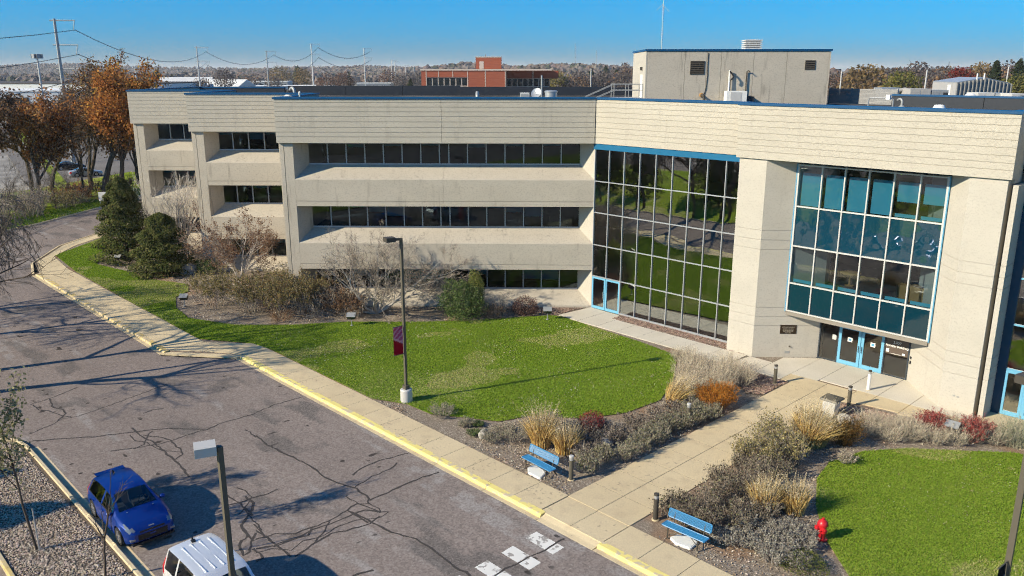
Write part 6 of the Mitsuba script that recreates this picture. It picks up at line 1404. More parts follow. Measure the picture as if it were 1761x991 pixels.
GOLDROD = [(-16.0, 31.2, 1.35), (-15.7, 29.9, 1.3), (-15.1, 30.7, 1.2), (-15.9, 28.8, 1.15), (-14.5, 30.4, 1.1), (-15.1, 29.2, 1.1)]
for i, (x, y, h) in enumerate(GOLDROD):
    twiggy('olive_perennial', 'tall olive yellow perennial with fluffy heads at the right edge of the entrance path', (x, y, 0), h * 0.92, 0.45, 70, GREY, 80 + i, 1300, [(0.40, 0.325, 0.14), (0.48, 0.40, 0.19), (0.30, 0.25, 0.11), (0.22, 0.20, 0.09)], 0.085, 'olive yellow perennials right of the path', 'perennial')
def dark_one(i, x, y, rng):
    twiggy('dark_perennial', 'dark dried perennial with round seed heads between the right bench and the golden grasses', (x, y, 0), rng.uniform(0.5, 0.9), 0.52, 75, [(0.24, 0.20, 0.16), (0.17, 0.14, 0.115), (0.31, 0.26, 0.21)], 700 + i, 520, [(0.31, 0.265, 0.20), (0.20, 0.17, 0.13), (0.40, 0.345, 0.27), (0.27, 0.265, 0.14)], 0.075, 'dark dried perennials right of the path', 'perennial', seed_heads=160)
mass([(-15.9, 23.0), (-13.9, 23.1), (-12.9, 25.3), (-13.4, 28.6), (-14.2, 29.6), (-15.9, 28.5)], 16, dark_one, 11, 0.70)
def lav_one(i, x, y, rng):
    twiggy('grey_mound_plant', 'low grey dried mound plant between the right bench and the fire hydrant', (x, y, 0), rng.uniform(0.32, 0.5), 0.52, 75, [(0.30, 0.27, 0.235), (0.22, 0.195, 0.175), (0.37, 0.335, 0.295)], 730 + i, 1000, [(0.38, 0.355, 0.295), (0.46, 0.43, 0.37), (0.27, 0.25, 0.21)], 0.065, 'grey mound plants by the hydrant', 'perennial')
mass([(-13.3, 22.9), (-10.6, 23.2), (-11.3, 25.4), (-12.4, 25.6), (-13.3, 25.0)], 13, lav_one, 12, 0.56)
leafy('ground_cover_plant', 'low yellow green plant at the bottom edge by the right lawn', 'shrub', (-10.6, 23.6, 0.18), (0.9, 0.8, 0.30), 2600, 0.05, [(0.13, 0.15, 0.03), (0.18, 0.19, 0.05), (0.09, 0.11, 0.03)], 91)
def pale_one(i, x, y, rng):
    twiggy('straw_perennial', 'pale dried perennial along the top edge of the right lawn', (x, y, 0), rng.uniform(0.6, 0.85), 0.75, 110, STRAW, 760 + i, 200, STRAW, 0.05, 'pale dried perennials above the right lawn', 'perennial')
mass([(-13.2, 35.2), (-12.0, 36.0), (-8.6, 38.9), (-9.2, 39.3), (-12.6, 37.6), (-14.2, 36.0)], 14, pale_one, 13, 0.62)
for i, (x, y, lb) in enumerate(((-11.6, 37.6, 'left one of two round red shrubs below the right pier'), (-10.0, 38.2, 'right one of two round red shrubs beside the blue glass door'))):
    twiggy('red_shrub', lb, (x, y, 0), 0.85, 0.52, 170, REDS, 94 + i, 2800, REDS + [(0.24, 0.13, 0.12)], 0.075, 'round red shrubs', rad=0.010)
twiggy('silver_shrub', 'pale silver green shrub right of the red shrubs', (-8.6, 39.0, 0), 1.0, 0.85, 150, [(0.36, 0.34, 0.25), (0.28, 0.27, 0.19)], 97, 1600, [(0.33, 0.33, 0.22), (0.25, 0.26, 0.16)], 0.05)
leafy('low_shrub', 'dark shrub at the right frame edge below the blue doors', 'shrub', (-7.3, 39.6, 0.4), (0.7, 0.7, 0.55), 1500, 0.08, GREEN, 98)

# saplings on the gravel island
def sapling(label, x, y, h, seed, leaves, lean=(0, 0), stake=True):
    k = thing('sapling', label, 'tree', 'young trees on the gravel island'); rng = np.random.default_rng(seed)
    tree('sapling', label, 'tree', [(x, y, 0)], dict(d0=[(*lean, 1.0)], L0=h * 0.78, r0=0.045, levels=3, kids=[12, 5], ratio=[0.30, 0.45], ang=[0.7, 0.6], up=[0.05, 0.2, 0.1], nseg=[6, 3, 2], jit=0.05, tmin=0.42), seed, 'bark', [(0.16, 0.13, 0.10), (0.11, 0.09, 0.07)], (leaves, 0.13, [(0.24, 0.235, 0.12), (0.31, 0.295, 0.16), (0.37, 0.33, 0.20), (0.18, 0.185, 0.09)], 0.16) if leaves else None, key=k)
    if stake: put('stake', MB().tubes([(x + 0.12, y + 0.06, 0)], [(x + 0.1, y + 0.05, 1.6)], 0.022, 0.022, 6), 'grey_metal', k)
sapling('slender sapling with olive leaves on the gravel at the left edge', -29.45, 5.5, 6.6, 101, 1500, (-0.01, 0.0))
sapling('thin bare sapling on the gravel by the near wheel of the blue car', -26.1, 6.65, 3.6, 102, 0, stake=False)
sapling('sapling standing left of the view whose shadow falls behind the blue car', -33.6, 3.3, 6.6, 103, 3800)

# large bare trees on the verge left of the view, their shadows lie on the road
def big_bare(name, label, x, y, h, r0, seed, group=None, kids=(7, 6, 5, 4), spread=0.75, bark='bark', leaf=None, droop=0.0, rmin=0.010, twig=None):
    return tree(name, label, 'tree', [(x, y, -0.05)], dict(d0=[(0.03, 0.02, 1)], L0=h * 0.48, r0=r0, levels=5, kids=list(kids), ratio=[0.78, 0.62, 0.6, 0.55], ang=[spread, 0.7, 0.65, 0.6], up=[0.0, 0.35, 0.2, 0.1, 0.0], nseg=[5, 5, 4, 3, 2], jit=0.13, tmin=0.5, droop=droop, rr=0.6), seed, bark, twig, leaf, group, rmin=rmin)
TW = [(0.16, 0.135, 0.115), (0.12, 0.10, 0.088), (0.21, 0.18, 0.155)]
big_bare('bare_tree', 'large bare tree reaching into the left edge over the road', -51.6, 6.9, 14.0, 0.28, 111, 'bare trees on the left verge', droop=0.6, twig=TW, spread=1.05, kids=(9, 7, 6, 4), rmin=0.024)
big_bare('bare_tree', 'second large bare tree on the verge whose branches shade the road', -59.5, 5.6, 13.0, 0.27, 116, 'bare trees on the left verge', droop=0.4, twig=TW, spread=0.95, kids=(9, 7, 6, 4), rmin=0.026)
big_bare('bare_tree', 'bare tree on the verge further along the road whose crown hangs over the far pavement', -66.5, 5.2, 12.0, 0.24, 112, 'bare trees on the left verge', droop=0.3, twig=TW, kids=(9, 7, 6, 4), rmin=0.028)
big_bare('bare_tree', 'bare dark tree on the verge seen in the curtain wall reflection', -48.6, 4.6, 13.0, 0.33, 113, 'bare trees on the left verge', spread=0.9, kids=(8, 6, 5, 4), rmin=0.016)
for i in range(10):
    x = -91 + i * 6.1; far_ = i % 3 == 2
    conifer('pine_tree', 'dark spreading conifer across the road mirrored in the curtain wall', (x, (-3.6 if not far_ else -10.0) - (i % 2) * 0.9, 0), 6.6 if not far_ else 9.5, 3.4 if not far_ else 3.8, 120 + i, EVERG, 4500, 0.5, 'conifers across the road', 0.5, 0.6)

# the trees beyond the road bend on the left
def autumn(label, x, y, h, w, seed, cols, n, group, name='autumn_tree', bark='bark', size=0.34, spread=0.6, r0=0.3, tmin=0.45):
    return tree(name, label, 'tree', [(x, y, 0)], dict(d0=[(0.02, 0.0, 1)], L0=h * 0.5, r0=r0, levels=4, kids=[9, 7, 5], ratio=[0.72 * w, 0.55, 0.5], ang=[spread, 0.65, 0.6], up=[0.0, 0.45, 0.25, 0.1], nseg=[5, 4, 3, 2], jit=0.11, tmin=tmin, rr=0.55), seed, bark, None, (n, size, cols, 0.42), group, rmin=0.02)
autumn('tall tree with golden orange leaves left of the building', -110.5, 34.3, 20.5, 0.95, 131, ORANGE + [(0.55, 0.34, 0.08)], 17000, 'autumn trees left of the building', spread=0.5, tmin=0.3, r0=0.42)
autumn('second orange tree stem growing beside the tallest orange tree', -109.0, 35.9, 19.0, 0.85, 132, ORANGE, 10000, 'autumn trees left of the building', spread=0.5, tmin=0.35, r0=0.34)
autumn('rust red tree at the left with leaves down to the ground', -113.4, 27.8, 15.2, 1.1, 133, ORANGE + BROWN, 15000, 'autumn trees left of the building', spread=0.75, tmin=0.15)
autumn('brown tree behind the rust red one near the left edge', -123.0, 29.3, 17.5, 1.05, 134, BROWN, 7500, 'autumn trees left of the building', spread=0.7)
autumn('dark brown half bare tree behind the power pole', -122.5, 36.5, 18.5, 1.0, 135, BROWN + [(0.3, 0.22, 0.09)], 7500, 'autumn trees left of the building', spread=0.7)
autumn('brown tree at the left frame edge behind bare twigs', -117.0, 23.5, 15.0, 1.0, 136, BROWN, 6000, 'autumn trees left of the building', spread=0.7)
for i, (x, y, h, lb) in enumerate(((-113.2, 32.4, 12.5, 'bare forked tree between the rust red tree and the tall tree'), (-105.8, 38.3, 12.5, 'slim bare tree right of the tall tree near the building corner'), (-116.5, 41.5, 13, 'bare tree behind the tall tree'), (-104.2, 25.2, 6, 'grey bare thicket tree on the verge at the left edge'), (-106.5, 27.6, 6, 'grey bare thicket tree in front of the rust red tree'), (-103.0, 22.0, 6.5, 'grey bare thicket tree nearest the road at the left edge'), (-109.4, 30.2, 4.5, 'low bare thicket at the foot of the forked tree'))):
    big_bare('bare_tree', lb, x, y, h, 0.16 if h > 8 else 0.07, 140 + i, 'bare trees beyond the road', (6, 5, 4, 3), 0.55, twig=TW if h < 8 else None, rmin=0.018)
for i, (x, y, h, c) in enumerate(((-128, 33, 17, 'b'), (-131, 39, 17, 'b'), (-124, 43.5, 16, 'o'), (-134, 47, 17, 'b'), (-119.5, 46.5, 15, 'b'), (-127, 51, 16, 'b'), (-138, 40, 18, 'b'))):
    autumn('brown half bare tree screening the far lot at the left' if c == 'b' else 'orange brown tree behind the tallest tree', x, y, h, 1.0, 170 + i, BROWN + MAUVE if c == 'b' else ORANGE, 4200, 'brown trees screening the far lot', spread=0.65, size=0.36, tmin=0.25)
THK = [(-110.5, 31.6, 'b'), (-107.6, 28.8, 'o'), (-113.5, 36.5, 'b'), (-103.8, 24.2, 'g'), (-101.5, 20.5, 'g'), (-106.0, 24.8, 'g'), (-104.0, 20.0, 'g'), (-109.5, 26.0, 'g'), (-112.0, 30.0, 'b'), (-100.0, 16.5, 'g'), (-107.0, 21.0, 'g'), (-115.0, 33.5, 'b'), (-117.5, 38.5, 'b'), (-111.5, 23.5, 'g')]
for i, (x, y, c) in enumerate(THK):
    cols = {'b': BROWN + ORANGE[:2], 'o': OLIVE, 'g': GREY}[c]
    lb = {'b': 'brown leafy thicket under the trees at the road bend', 'o': 'olive thicket at the roadside below the rust red tree', 'g': 'grey twiggy thicket on the verge at the left edge'}[c]
    twiggy('thicket_shrub', lb, (x, y, 0), 2.6 if c == 'g' else 1.9, 2.0, 70, GREY, 150 + i, 700 if c == 'g' else 2200, cols, 0.16, 'thickets along the road bend', rad=0.022)

# ---------------------------------------------------------------- beyond the building
# power line
PYL = [(-163.4, 46.3, 24.7, 3), (-322.5, 140.5, 24.9, 3), (-368.4, 193.8, 24.9, 2), (-389.1, 230.0, 29.3, 3), (-420.8, 283.6, 28.5, 3), (-655.8, 472.0, 25.5, 3), (-702.6, 509.9, 24.5, 3), (-808.6, 601.6, 21.9, 2), (-841.6, 639.5, 21.5, 2)]
PLAB = ['nearest tall steel power pole with three arms above the autumn trees', 'second power pole from the left, standing over white sheds', 'third power pole from the left behind the dark far parapet', 'tallest pale power pole left of the red brick building', 'pale power pole nearest the red brick building on its left', 'small distant power pole left one of a pair', 'small distant power pole right one of a pair', 'very distant power pole just left of the brick building', 'farthest power pole close to the brick building']
arm_dir = np.array([0.69, 0.72, 0.0])
for i, (x, y, z1, na) in enumerate(PYL):
    k = thing('power_pole', PLAB[i], 'power pole', 'poles of the power line')
    s = 1 if i < 5 else 1.5
    put('shaft', MB().tubes([(x, y, -0.3)], [(x, y, z1)], 0.42 * s, 0.22 * s, 8), 'pale_metal' if i > 2 else 'grey_metal', k)
    w = 3.6 if i == 0 else 4.6
    for j in range(na):
        z = z1 - 0.3 - j * (4.1 if i == 0 else 5.2)
        a = np.array([x, y, z])
        ak = put('arm', MB().tubes([a - arm_dir * 0.8], [a + arm_dir * w], 0.13 * s, 0.08 * s, 6), 'grey_metal', k)
        put('insulator', MB().tubes([a + arm_dir * (w - 0.1), a + arm_dir * (w - 0.1)], [a + arm_dir * (w - 0.5) - np.array([0, 0, 1.7]), a + arm_dir * (w - 0.9) + np.array([0, 0, -0.05])], 0.07 * s, 0.07 * s, 5), 'grey_metal', ak)
ends = [np.array([x, y, z1]) for x, y, z1, _ in [(-20 - 90, -60, 27.0, 3)] + PYL[:5]]
first = [np.array([-163.4 + 150, 46.3 - 130, 25.5])]
cab = 0
for i in range(5):
    A = first[0] if i == 0 else np.array(PYL[i - 1][:3]); B = np.array(PYL[i][:3])
    for j in range(3 if i in (0, 1, 4) else 2):
        dz = 1.9 + j * (4.1 if i < 2 else 5.0)
        a, b = A + arm_dir * 3.4 - [0, 0, dz], B + arm_dir * 3.6 - [0, 0, dz]
        t = np.linspace(0, 1, 15)[:, None]; p = a + (b - a) * t; sag = 5.5 if i == 0 else 4.6; p[:, 2] -= sag * 4 * t[:, 0] * (1 - t[:, 0])
        k = tag(unique('power_cable'), ('high', 'middle', 'low')[j] + ' sagging cable ' + ('running left out of the frame from the nearest power pole', 'between the nearest and the second power pole', 'between the second and the third power pole', 'between the third and the tallest power pole', 'between the tallest pole and the one by the brick building')[i], 'cable', 'cables of the power line')
        scene[k] = mikit.ply(MB().pipe(p, 0.05 + 0.02 * i, 4).mesh(), 'bronze_paint'); cab += 1
for i, (x, y, z1, r, lb) in enumerate(((-199.4, 52.2, 18.6, 0.25, 'stadium style light pole above the white roofs at the left edge'), (-514.6, 185.9, 17.4, 0.35, 'distant high light pole right of the orange tree'))):
    k = thing('light_pole', lb, 'light pole', 'tall light poles')
    put('pole', MB().tubes([(x, y, -0.3)], [(x, y, z1)], r, r * 0.7, 8), 'pale_metal', k)
    for q in range(6):
        a = q * 1.047; put('lamp_head', MB().box(-0.35, 0.35, -0.3, 0.3, 0, 0.9, R=rotz(a), at=(x + 0.75 * (1 + i) * math.cos(a), y + 0.75 * (1 + i) * math.sin(a), z1 - 0.2)), 'grey_metal', k)
for x, y, z1, r, lb in ((-76.9, 165.4, 15.9, 0.16, 'pale thin pole rising behind the slatted roof screen'), (-57.4, 156.8, 16.1, 0.17, 'pale thin pole rising left of the grey shed'), (-197.1, 227.9, 16.6, 0.24, 'wooden utility pole in the wooded valley right of the brick building'), (-63.3, 222.9, 16.8, 0.2, 'thin pole among the trees right of the grey shed')):
    k = tag(unique('utility_pole'), lb, 'pole', 'thin poles'); scene[k] = mikit.ply(MB().tubes([(x, y, -0.3)], [(x, y, z1)], r, r * 0.7, 8).mesh(), 'pale_metal')
for x, y, z1, lb in ((-1005.1, 1119.0, 61.0, 'taller radio mast on the wooded hill'), (-979.5, 1145.7, 50.0, 'shorter radio mast on the wooded hill')):
    k = tag(unique('radio_mast'), lb, 'radio mast', 'radio masts on the hill'); scene[k] = mikit.ply(MB().tubes([(x, y, 0)], [(x, y, z1)], 0.5, 0.35, 6).mesh(), 'grey_metal')

# red brick building, its front parallel to the 45-degree wing
rb = thing('brick_building', 'red brick building with stone trim and a brick roof house behind the flat roof', 'building')
B0 = np.array([-199.0, 153.8, 0.0]); BX, BN = np.array([0.693, 0.721, 0]), np.array([0.721, -0.693, 0])
RB = np.stack([BX, BN, np.array([0, 0, 1.0])], 1)
def rbx(nm, m, x0, x1, d0, d1, z0, z1, par=rb, kind=None):
    k = put(nm, MB().box(x0, x1, d0, d1, z0, z1, R=RB, at=B0), m, par); return tag(k, kind=kind) if kind else k
WW = 25.0
rbx('wall', 'brick_far', 0, WW, -20, -0.6, -0.3, 15.9); rbx('brick_panel', 'brick_far', 0, WW, -0.6, 0, 14.0, 15.9); rbx('brick_panel', 'brick_far', 13.6, WW, -0.6, 0, -0.3, 14.0); rbx('brick_panel', 'brick_far', 0, 1.4, -0.6, 0, -0.3, 14.0)
rbx('brick_panel', 'brick_far', 1.4, 13.6, -0.6, 0, -0.3, 10.6)
rbx('cornice', 'trim_stone', -0.2, 38.5, -20, 0.25, 15.9, 16.35)
for x in (1.35, 5.0, 9.2, 13.6, 18.8, WW - 0.3): rbx('stone_strip', 'trim_stone', x, x + 0.22, 0.0, 0.06, 14.0 if 1.4 < x < 13 else 8, 15.9)
for i in range(7):
    x = 1.5 + i * 1.73; wk2 = rbx('window', 'trim_stone', x, x + 1.70, -0.5, -0.3, 10.6, 14.0); rbx('pane', 'dark_glass_far', x + 0.14, x + 1.56, -0.31, -0.25, 11.6, 13.8, wk2); rbx('pane', 'dark_glass_far', x + 0.14, x + 1.56, -0.31, -0.25, 10.75, 11.35, wk2)
rbx('wing_wall', 'brick_far', WW, 38.3, -24, -7, -0.3, 15.9)
for x0 in (WW + 0.1, WW + 8.2):
    for xx in ((x0, x0 + 7.6),):
        b = MB(); v = np.array([(xx[0], 0, 15.85), (xx[1], 0, 15.85), (xx[1], 0, 13.6), (xx[0] + 3.6, 0, 13.6)]); v2 = v + np.array([0, -6.9, 0]); v[:, 1] = -6.0
        b.add(np.vstack([v, v2]) @ RB.T + B0, [[0, 1, 2, 3], [7, 6, 5, 4], [0, 4, 5, 1], [1, 5, 6, 2], [2, 6, 7, 3], [3, 7, 4, 0]]); put('brick_panel', b, 'brick_far', rb)
for i in range(8):
    x = WW + 0.2 + i * 1.62; wk2 = rbx('window', 'trim_stone', x, x + 1.6, -6.8, -6.6, 10.4, 13.6); rbx('pane', 'dark_glass_far', x + 0.13, x + 1.47, -6.61, -6.55, 11.3, 13.45, wk2)
for x in (WW + 0.0, WW + 8.0): rbx('stone_strip', 'trim_stone', x, x + 0.3, -6.55, -6.2, 8, 15.9)
rbx('roof_house', 'brick_far', 15.9, 23.6, -12, -5, 15.9, 19.7); rbx('roof_house_trim', 'trim_stone', 15.8, 23.7, -12.1, -4.9, 19.7, 19.95); rbx('roof_house_door', 'trim_stone', 17.0, 18.3, -5.0, -4.93, 16.4, 18.6)
rbx('roof_vent', 'grey_metal', 18.6, 18.9, -8, -7.7, 19.95, 20.6)

# neighbouring wing with rooftop plant and the corrugated shed
an = thing('annex_building', 'lower flat roofed wing behind the right parapet carrying roof units', 'building')
put('wall', MB().prism([(-34, 68), (14, 66.5), (14, 120), (-60, 120)], -0.3, 12.3), 'facade_concrete', an); put('roof', MB().prism([(-33.8, 68.2), (13.8, 66.7), (13.8, 119.8), (-59.8, 119.8)], 12.3, 12.42), 'roof_membrane', an)
def at_fwd(x, d):      # a point d metres ahead of the view's foot and x metres to its right
    return np.array([FX * d + 0.69235 * x, FY * d + 0.72156 * x])
RV = rotz(math.atan2(0.72156, 0.69235))
def rtu(xa, xb, d, z1, label, m='unit_grey', dark=False, dep=2.2):
    k = thing('rooftop_unit', label, 'air conditioner', 'rooftop air handling units')
    c = at_fwd((xa + xb) / 2, d); w = (xb - xa) / 2
    put('case', MB().box(-w, w, 0, dep, 12.45, z1, R=RV, at=(*c, 0)), m, k)
    n = max(2, int((xb - xa) / 1.3))
    for i in range(n):
        x0 = -w + 2 * w * i / n + 0.06; put('panel', MB().box(x0, x0 + 2 * w / n - 0.12, -0.04, 0.0, 12.7, z1 - 0.15, R=RV, at=(*c, 0)), 'grey_metal' if (i == n - 1 and dark) else m, k)
    put('skid', MB().box(-w - 0.1, w + 0.1, -0.1, dep + 0.1, 12.42, 12.5, R=RV, at=(*c, 0)), 'bronze_paint', k)
    if dark: put('coil', MB().box(w * 0.35, w * 0.9, -0.08, -0.045, 12.75, z1 - 0.25, R=RV, at=(*c, 0)), 'interior_dark', k)
def X(px, d): return (px - 880.5) / 1410.0 * d * 0.972
rtu(X(1517, 95), X(1548, 95), 95, 14.1, 'pale roof unit left of a duct hood', 'galvanised'); rtu(X(1566, 92), X(1602, 92), 92, 14.05, 'long pale roof unit in front of the grey shed', 'unit_grey', False); rtu(X(1602, 92) + 0.1, X(1632, 92), 92, 13.9, 'roof unit with dark coils in front of the grey shed', 'grey_metal', True)
rtu(X(1683, 88), X(1712, 88), 88, 13.75, 'pale roof unit right of the corrugated shed door', 'pale_metal'); rtu(X(1712, 88) + 0.1, X(1735, 88), 88, 13.7, 'grey roof unit with a dark round fan', 'galvanised', True); rtu(X(1742, 86), X(1768, 86), 86, 13.7, 'roof unit with dark coils at the right frame edge', 'pale_metal', True)
k = thing('duct_hood', 'white bent duct hood between two roof units', 'vent'); c = at_fwd(X(1556, 94), 94)
put('duct', MB().pipe([(*(c + [0.9, 0.9]), 12.45), (*(c + [0.9, 0.9]), 13.4), (*(c + [0.6, 0.6]), 13.8), (*c, 13.95), (*(c - [0.9, 0.9]), 13.7), (*(c - [1.2, 1.2]), 13.5)], 0.20, 10), 'unit_grey', k, smooth=40)
k = thing('roof_fan', 'low white mushroom vent in front of the corrugated shed', 'vent'); c = at_fwd(X(1670, 84), 84)
put('cap', MB().lathe([(0.45, 12.42), (0.45, 13.2), (0.7, 13.25), (0.6, 13.5), (0.3, 13.75), (0, 13.8)], (*c, 0), 16), 'white_paint', k, smooth=35)
sh = thing('corrugated_shed', 'grey corrugated metal shed with low pitched roof and a door', 'shed')
sd = 112.0; A, B, C3 = at_fwd(X(1603, sd + 9), sd + 9), at_fwd(X(1645, sd), sd), at_fwd(X(1738, sd + 1.5), sd + 1.5)
def wallp(p, q, z0, z1a, z1b, m, nm, t=0.12, zm=None):
    p, q = np.array([*p, 0.0]), np.array([*q, 0.0]); d = (q - p) / np.linalg.norm(q - p); L = np.linalg.norm(q - p); o = np.array([d[1], -d[0], 0])
    n = max(1, int(L / 0.55)) if nm == 'rib' else 1
    if nm == 'rib':
        b = MB()
        for i in range(n + 1):
            c = p + d * (L * i / n); tt = i / n; zt = z1a + (z1b - z1a) * tt if zm is None else (z1a + (zm - z1a) * tt * 2 if tt < 0.5 else zm + (z1b - zm) * (tt - 0.5) * 2)
            b.sweep([(-0.12, 0.0), (0.12, 0.0), (0.07, 0.16), (-0.07, 0.16)], c + [0, 0, z0], c + [0, 0, zt], d, o)
        return tag(put('rib', b, m, sh), kind='stuff')
    pts = [(0, z0), (L, z0), (L, z1b)] + ([(L / 2, zm)] if zm else []) + [(0, z1a)]
    return put(nm, MB().sweep(pts, p, p - o * t, d), m, sh)
wallp(A, B, 12.4, 14.4, 14.4, 'unit_grey', 'wall'); wallp(B, C3, 12.4, 14.45, 14.25, 'corrugated', 'wall', zm=15.0); wallp(B, C3, 12.4, 14.4, 14.2, 'corrugated', 'rib', zm=14.95)
p0, p1, p2 = np.array([*A, 14.5]), np.array([*B, 14.5]), np.array([*C3, 14.3]); mid = (p1 + p2) / 2; mid[2] = 15.08
e = p0 - p1; b = MB()
for u0, u1 in ((p1, mid), (mid, p2)):
    b.add(np.array([u0, u1, u1 + e, u0 + e, u0 - [0, 0, 0.12], u1 - [0, 0, 0.12], u1 + e - [0, 0, 0.12], u0 + e - [0, 0, 0.12]]), [[0, 1, 2, 3], [7, 6, 5, 4], [0, 4, 5, 1], [1, 5, 6, 2], [2, 6, 7, 3], [3, 7, 4, 0]])
put('shed_roof', b, 'galvanised', sh)
dv = (B - A) / np.linalg.norm(B - A); dc = A + dv * np.linalg.norm(B - A) * 0.72; Rd = np.stack([np.array([*dv, 0]), np.array([dv[1], -dv[0], 0]), np.array([0, 0, 1.0])], 1)
put('door', MB().box(-0.55, 0.55, 0.02, 0.08, 12.45, 14.1, R=Rd, at=(*dc, 0)), 'white_paint', sh)
for q in (0.35, 0.48): put('roof_pipe', MB().tubes([(*(B + (C3 - B) * q), 14.8)], [(*(B + (C3 - B) * q), 15.6)], 0.1, 0.1, 8), 'white_paint', sh)

# far buildings
FBM = {'white': 'white_paint', 'grey': 'grey_metal', 'tan': 'trim_stone', 'brick': 'brick_far', 'house': 'trim_stone'}
FB = [(-529.9, 198.8, 22, 9, 'white', 'white block right of the orange tree, farther one'), (-481.3, 191.6, 34, 6, 'white', 'low white shed right of the orange tree'), (-445.1, 186.0, 26, 9, 'white', 'white gabled warehouse left of the second power pole'), (-415.8, 187.7, 30, 8, 'grey', 'grey gabled warehouse behind the second power pole'), (-331.0, 131.7, 36, 7, 'brick', 'long low red brick store left of the second power pole'), (-494.2, 236.0, 24, 8, 'grey', 'small grey office between the second and third power poles'), (-449.4, 224.9, 40, 6, 'tan', 'long tan store between the second and third power poles'), (-555.9, 287.2, 36, 8, 'grey', 'far grey building left of the third power pole'),
      (-433.3, 241.7, 50, 7, 'white', 'long white flat building between the third and tallest power poles'), (-477.5, 311.2, 44, 7, 'grey', 'grey flat building left of the pole nearest the brick building'), (-433.5, 299.2, 22, 8, 'grey', 'small grey block beside the pole nearest the brick building'), (-343.6, 248.5, 40, 6, 'white', 'white low shed just left of the brick building'), (-422.6, 108.4, 110, 10, 'white', 'very long white warehouse behind the left trees'), (-338.2, 80.8, 80, 8.5, 'white', 'nearer white warehouse behind the left trees'), (-369.2, 221.8, 36, 6, 'tan', 'tan shop below the tallest power pole'), (-172.8, 195.4, 40, 5, 'grey', 'grey shed in the valley right of the brick building'),
      (-282.3, 139.1, 90, 5, 'brick', 'brick row with white roof edge seen over the dark parapet'), (-279.1, 185.7, 90, 5.5, 'grey', 'long grey flat roof seen over the far parapet'), (-96.9, 216.7, 26, 5, 'house', 'house with an orange tiled roof behind the slatted screen'), (-84.8, 200.5, 20, 4.5, 'house', 'bungalow right of the orange roofed house'), (-101.4, 184.4, 20, 4.5, 'house', 'dark roofed bungalow left of the orange roofed house'), (-170.9, 182.9, 22, 4.5, 'house', 'house right of the brick building'), (-162.9, 215.7, 26, 4.5, 'house', 'house left of the penthouse in the valley'), (-560, 260, 40, 7, 'white', 'distant white building below the far ridge'), (-620, 250, 44, 7, 'tan', 'distant tan building left of the third pole'), (-520, 160, 50, 8, 'white', 'distant white building behind the orange tree')]
flat('roof_orange', (0.36, 0.15, 0.075), 0.8); flat('roof_dark', (0.07, 0.065, 0.065), 0.8); flat('roof_light', (0.62, 0.62, 0.61), 0.8)
for i, (x, y, w, h, st, lb) in enumerate(FB):
    k = thing('house' if st == 'house' else 'distant_building', lb, 'house' if st == 'house' else 'building', 'far houses' if st == 'house' else 'far commercial buildings')
    a = math.atan2(0.72156, 0.69235) + (((i * 37) % 11) - 5) * 0.07; Rf = rotz(a); dep = w * 0.5; P = np.array([x, y, 0.0]); hw = w / 2
    put('wall', MB().box(-hw, hw, 0, dep, -0.3, h, R=Rf, at=P), FBM[st], k)
    if st == 'house' or 'gabled' in lb:
        rz = h + (2.2 if st == 'house' else 3.5); b = MB(); v = np.array([(-hw - .4, -.5, h), (hw + .4, -.5, h), (hw + .4, dep + .5, h), (-hw - .4, dep + .5, h), (-hw + (2 if st == 'house' else -.4), dep / 2, rz), (hw - (2 if st == 'house' else -.4), dep / 2, rz)])
        b.add(v @ Rf.T + P, [[0, 1, 5], [0, 5, 4], [1, 2, 5], [2, 3, 4], [2, 4, 5], [3, 0, 4], [3, 2, 1], [3, 1, 0]]); put('roof', b, 'roof_orange' if 'orange tiled' in lb else 'roof_dark' if st == 'house' else 'roof_light', k)
    else:
        put('roof', MB().box(-hw - 0.2, hw + 0.2, -0.2, dep + 0.2, h, h + 0.5, R=Rf, at=P), 'roof_light' if i % 3 else 'roof_dark', k)
    n = max(3, int(w / (5 if w < 60 else 14)))
    for q in range(n):
        cx = -hw + w * (q + 0.5) / n; ww = w / n * (0.28 if st != 'white' else 0.2)
        put('window', MB().box(cx - ww, cx + ww, -0.12, -0.02, h * 0.45, h * 0.78, R=Rf, at=P), 'dark_glass_far', k)
    put('door', MB().box(-0.9 + hw * 0.3, 0.9 + hw * 0.3, -0.1, -0.02, -0.2, 2.2, R=Rf, at=P), 'bronze_paint', k)

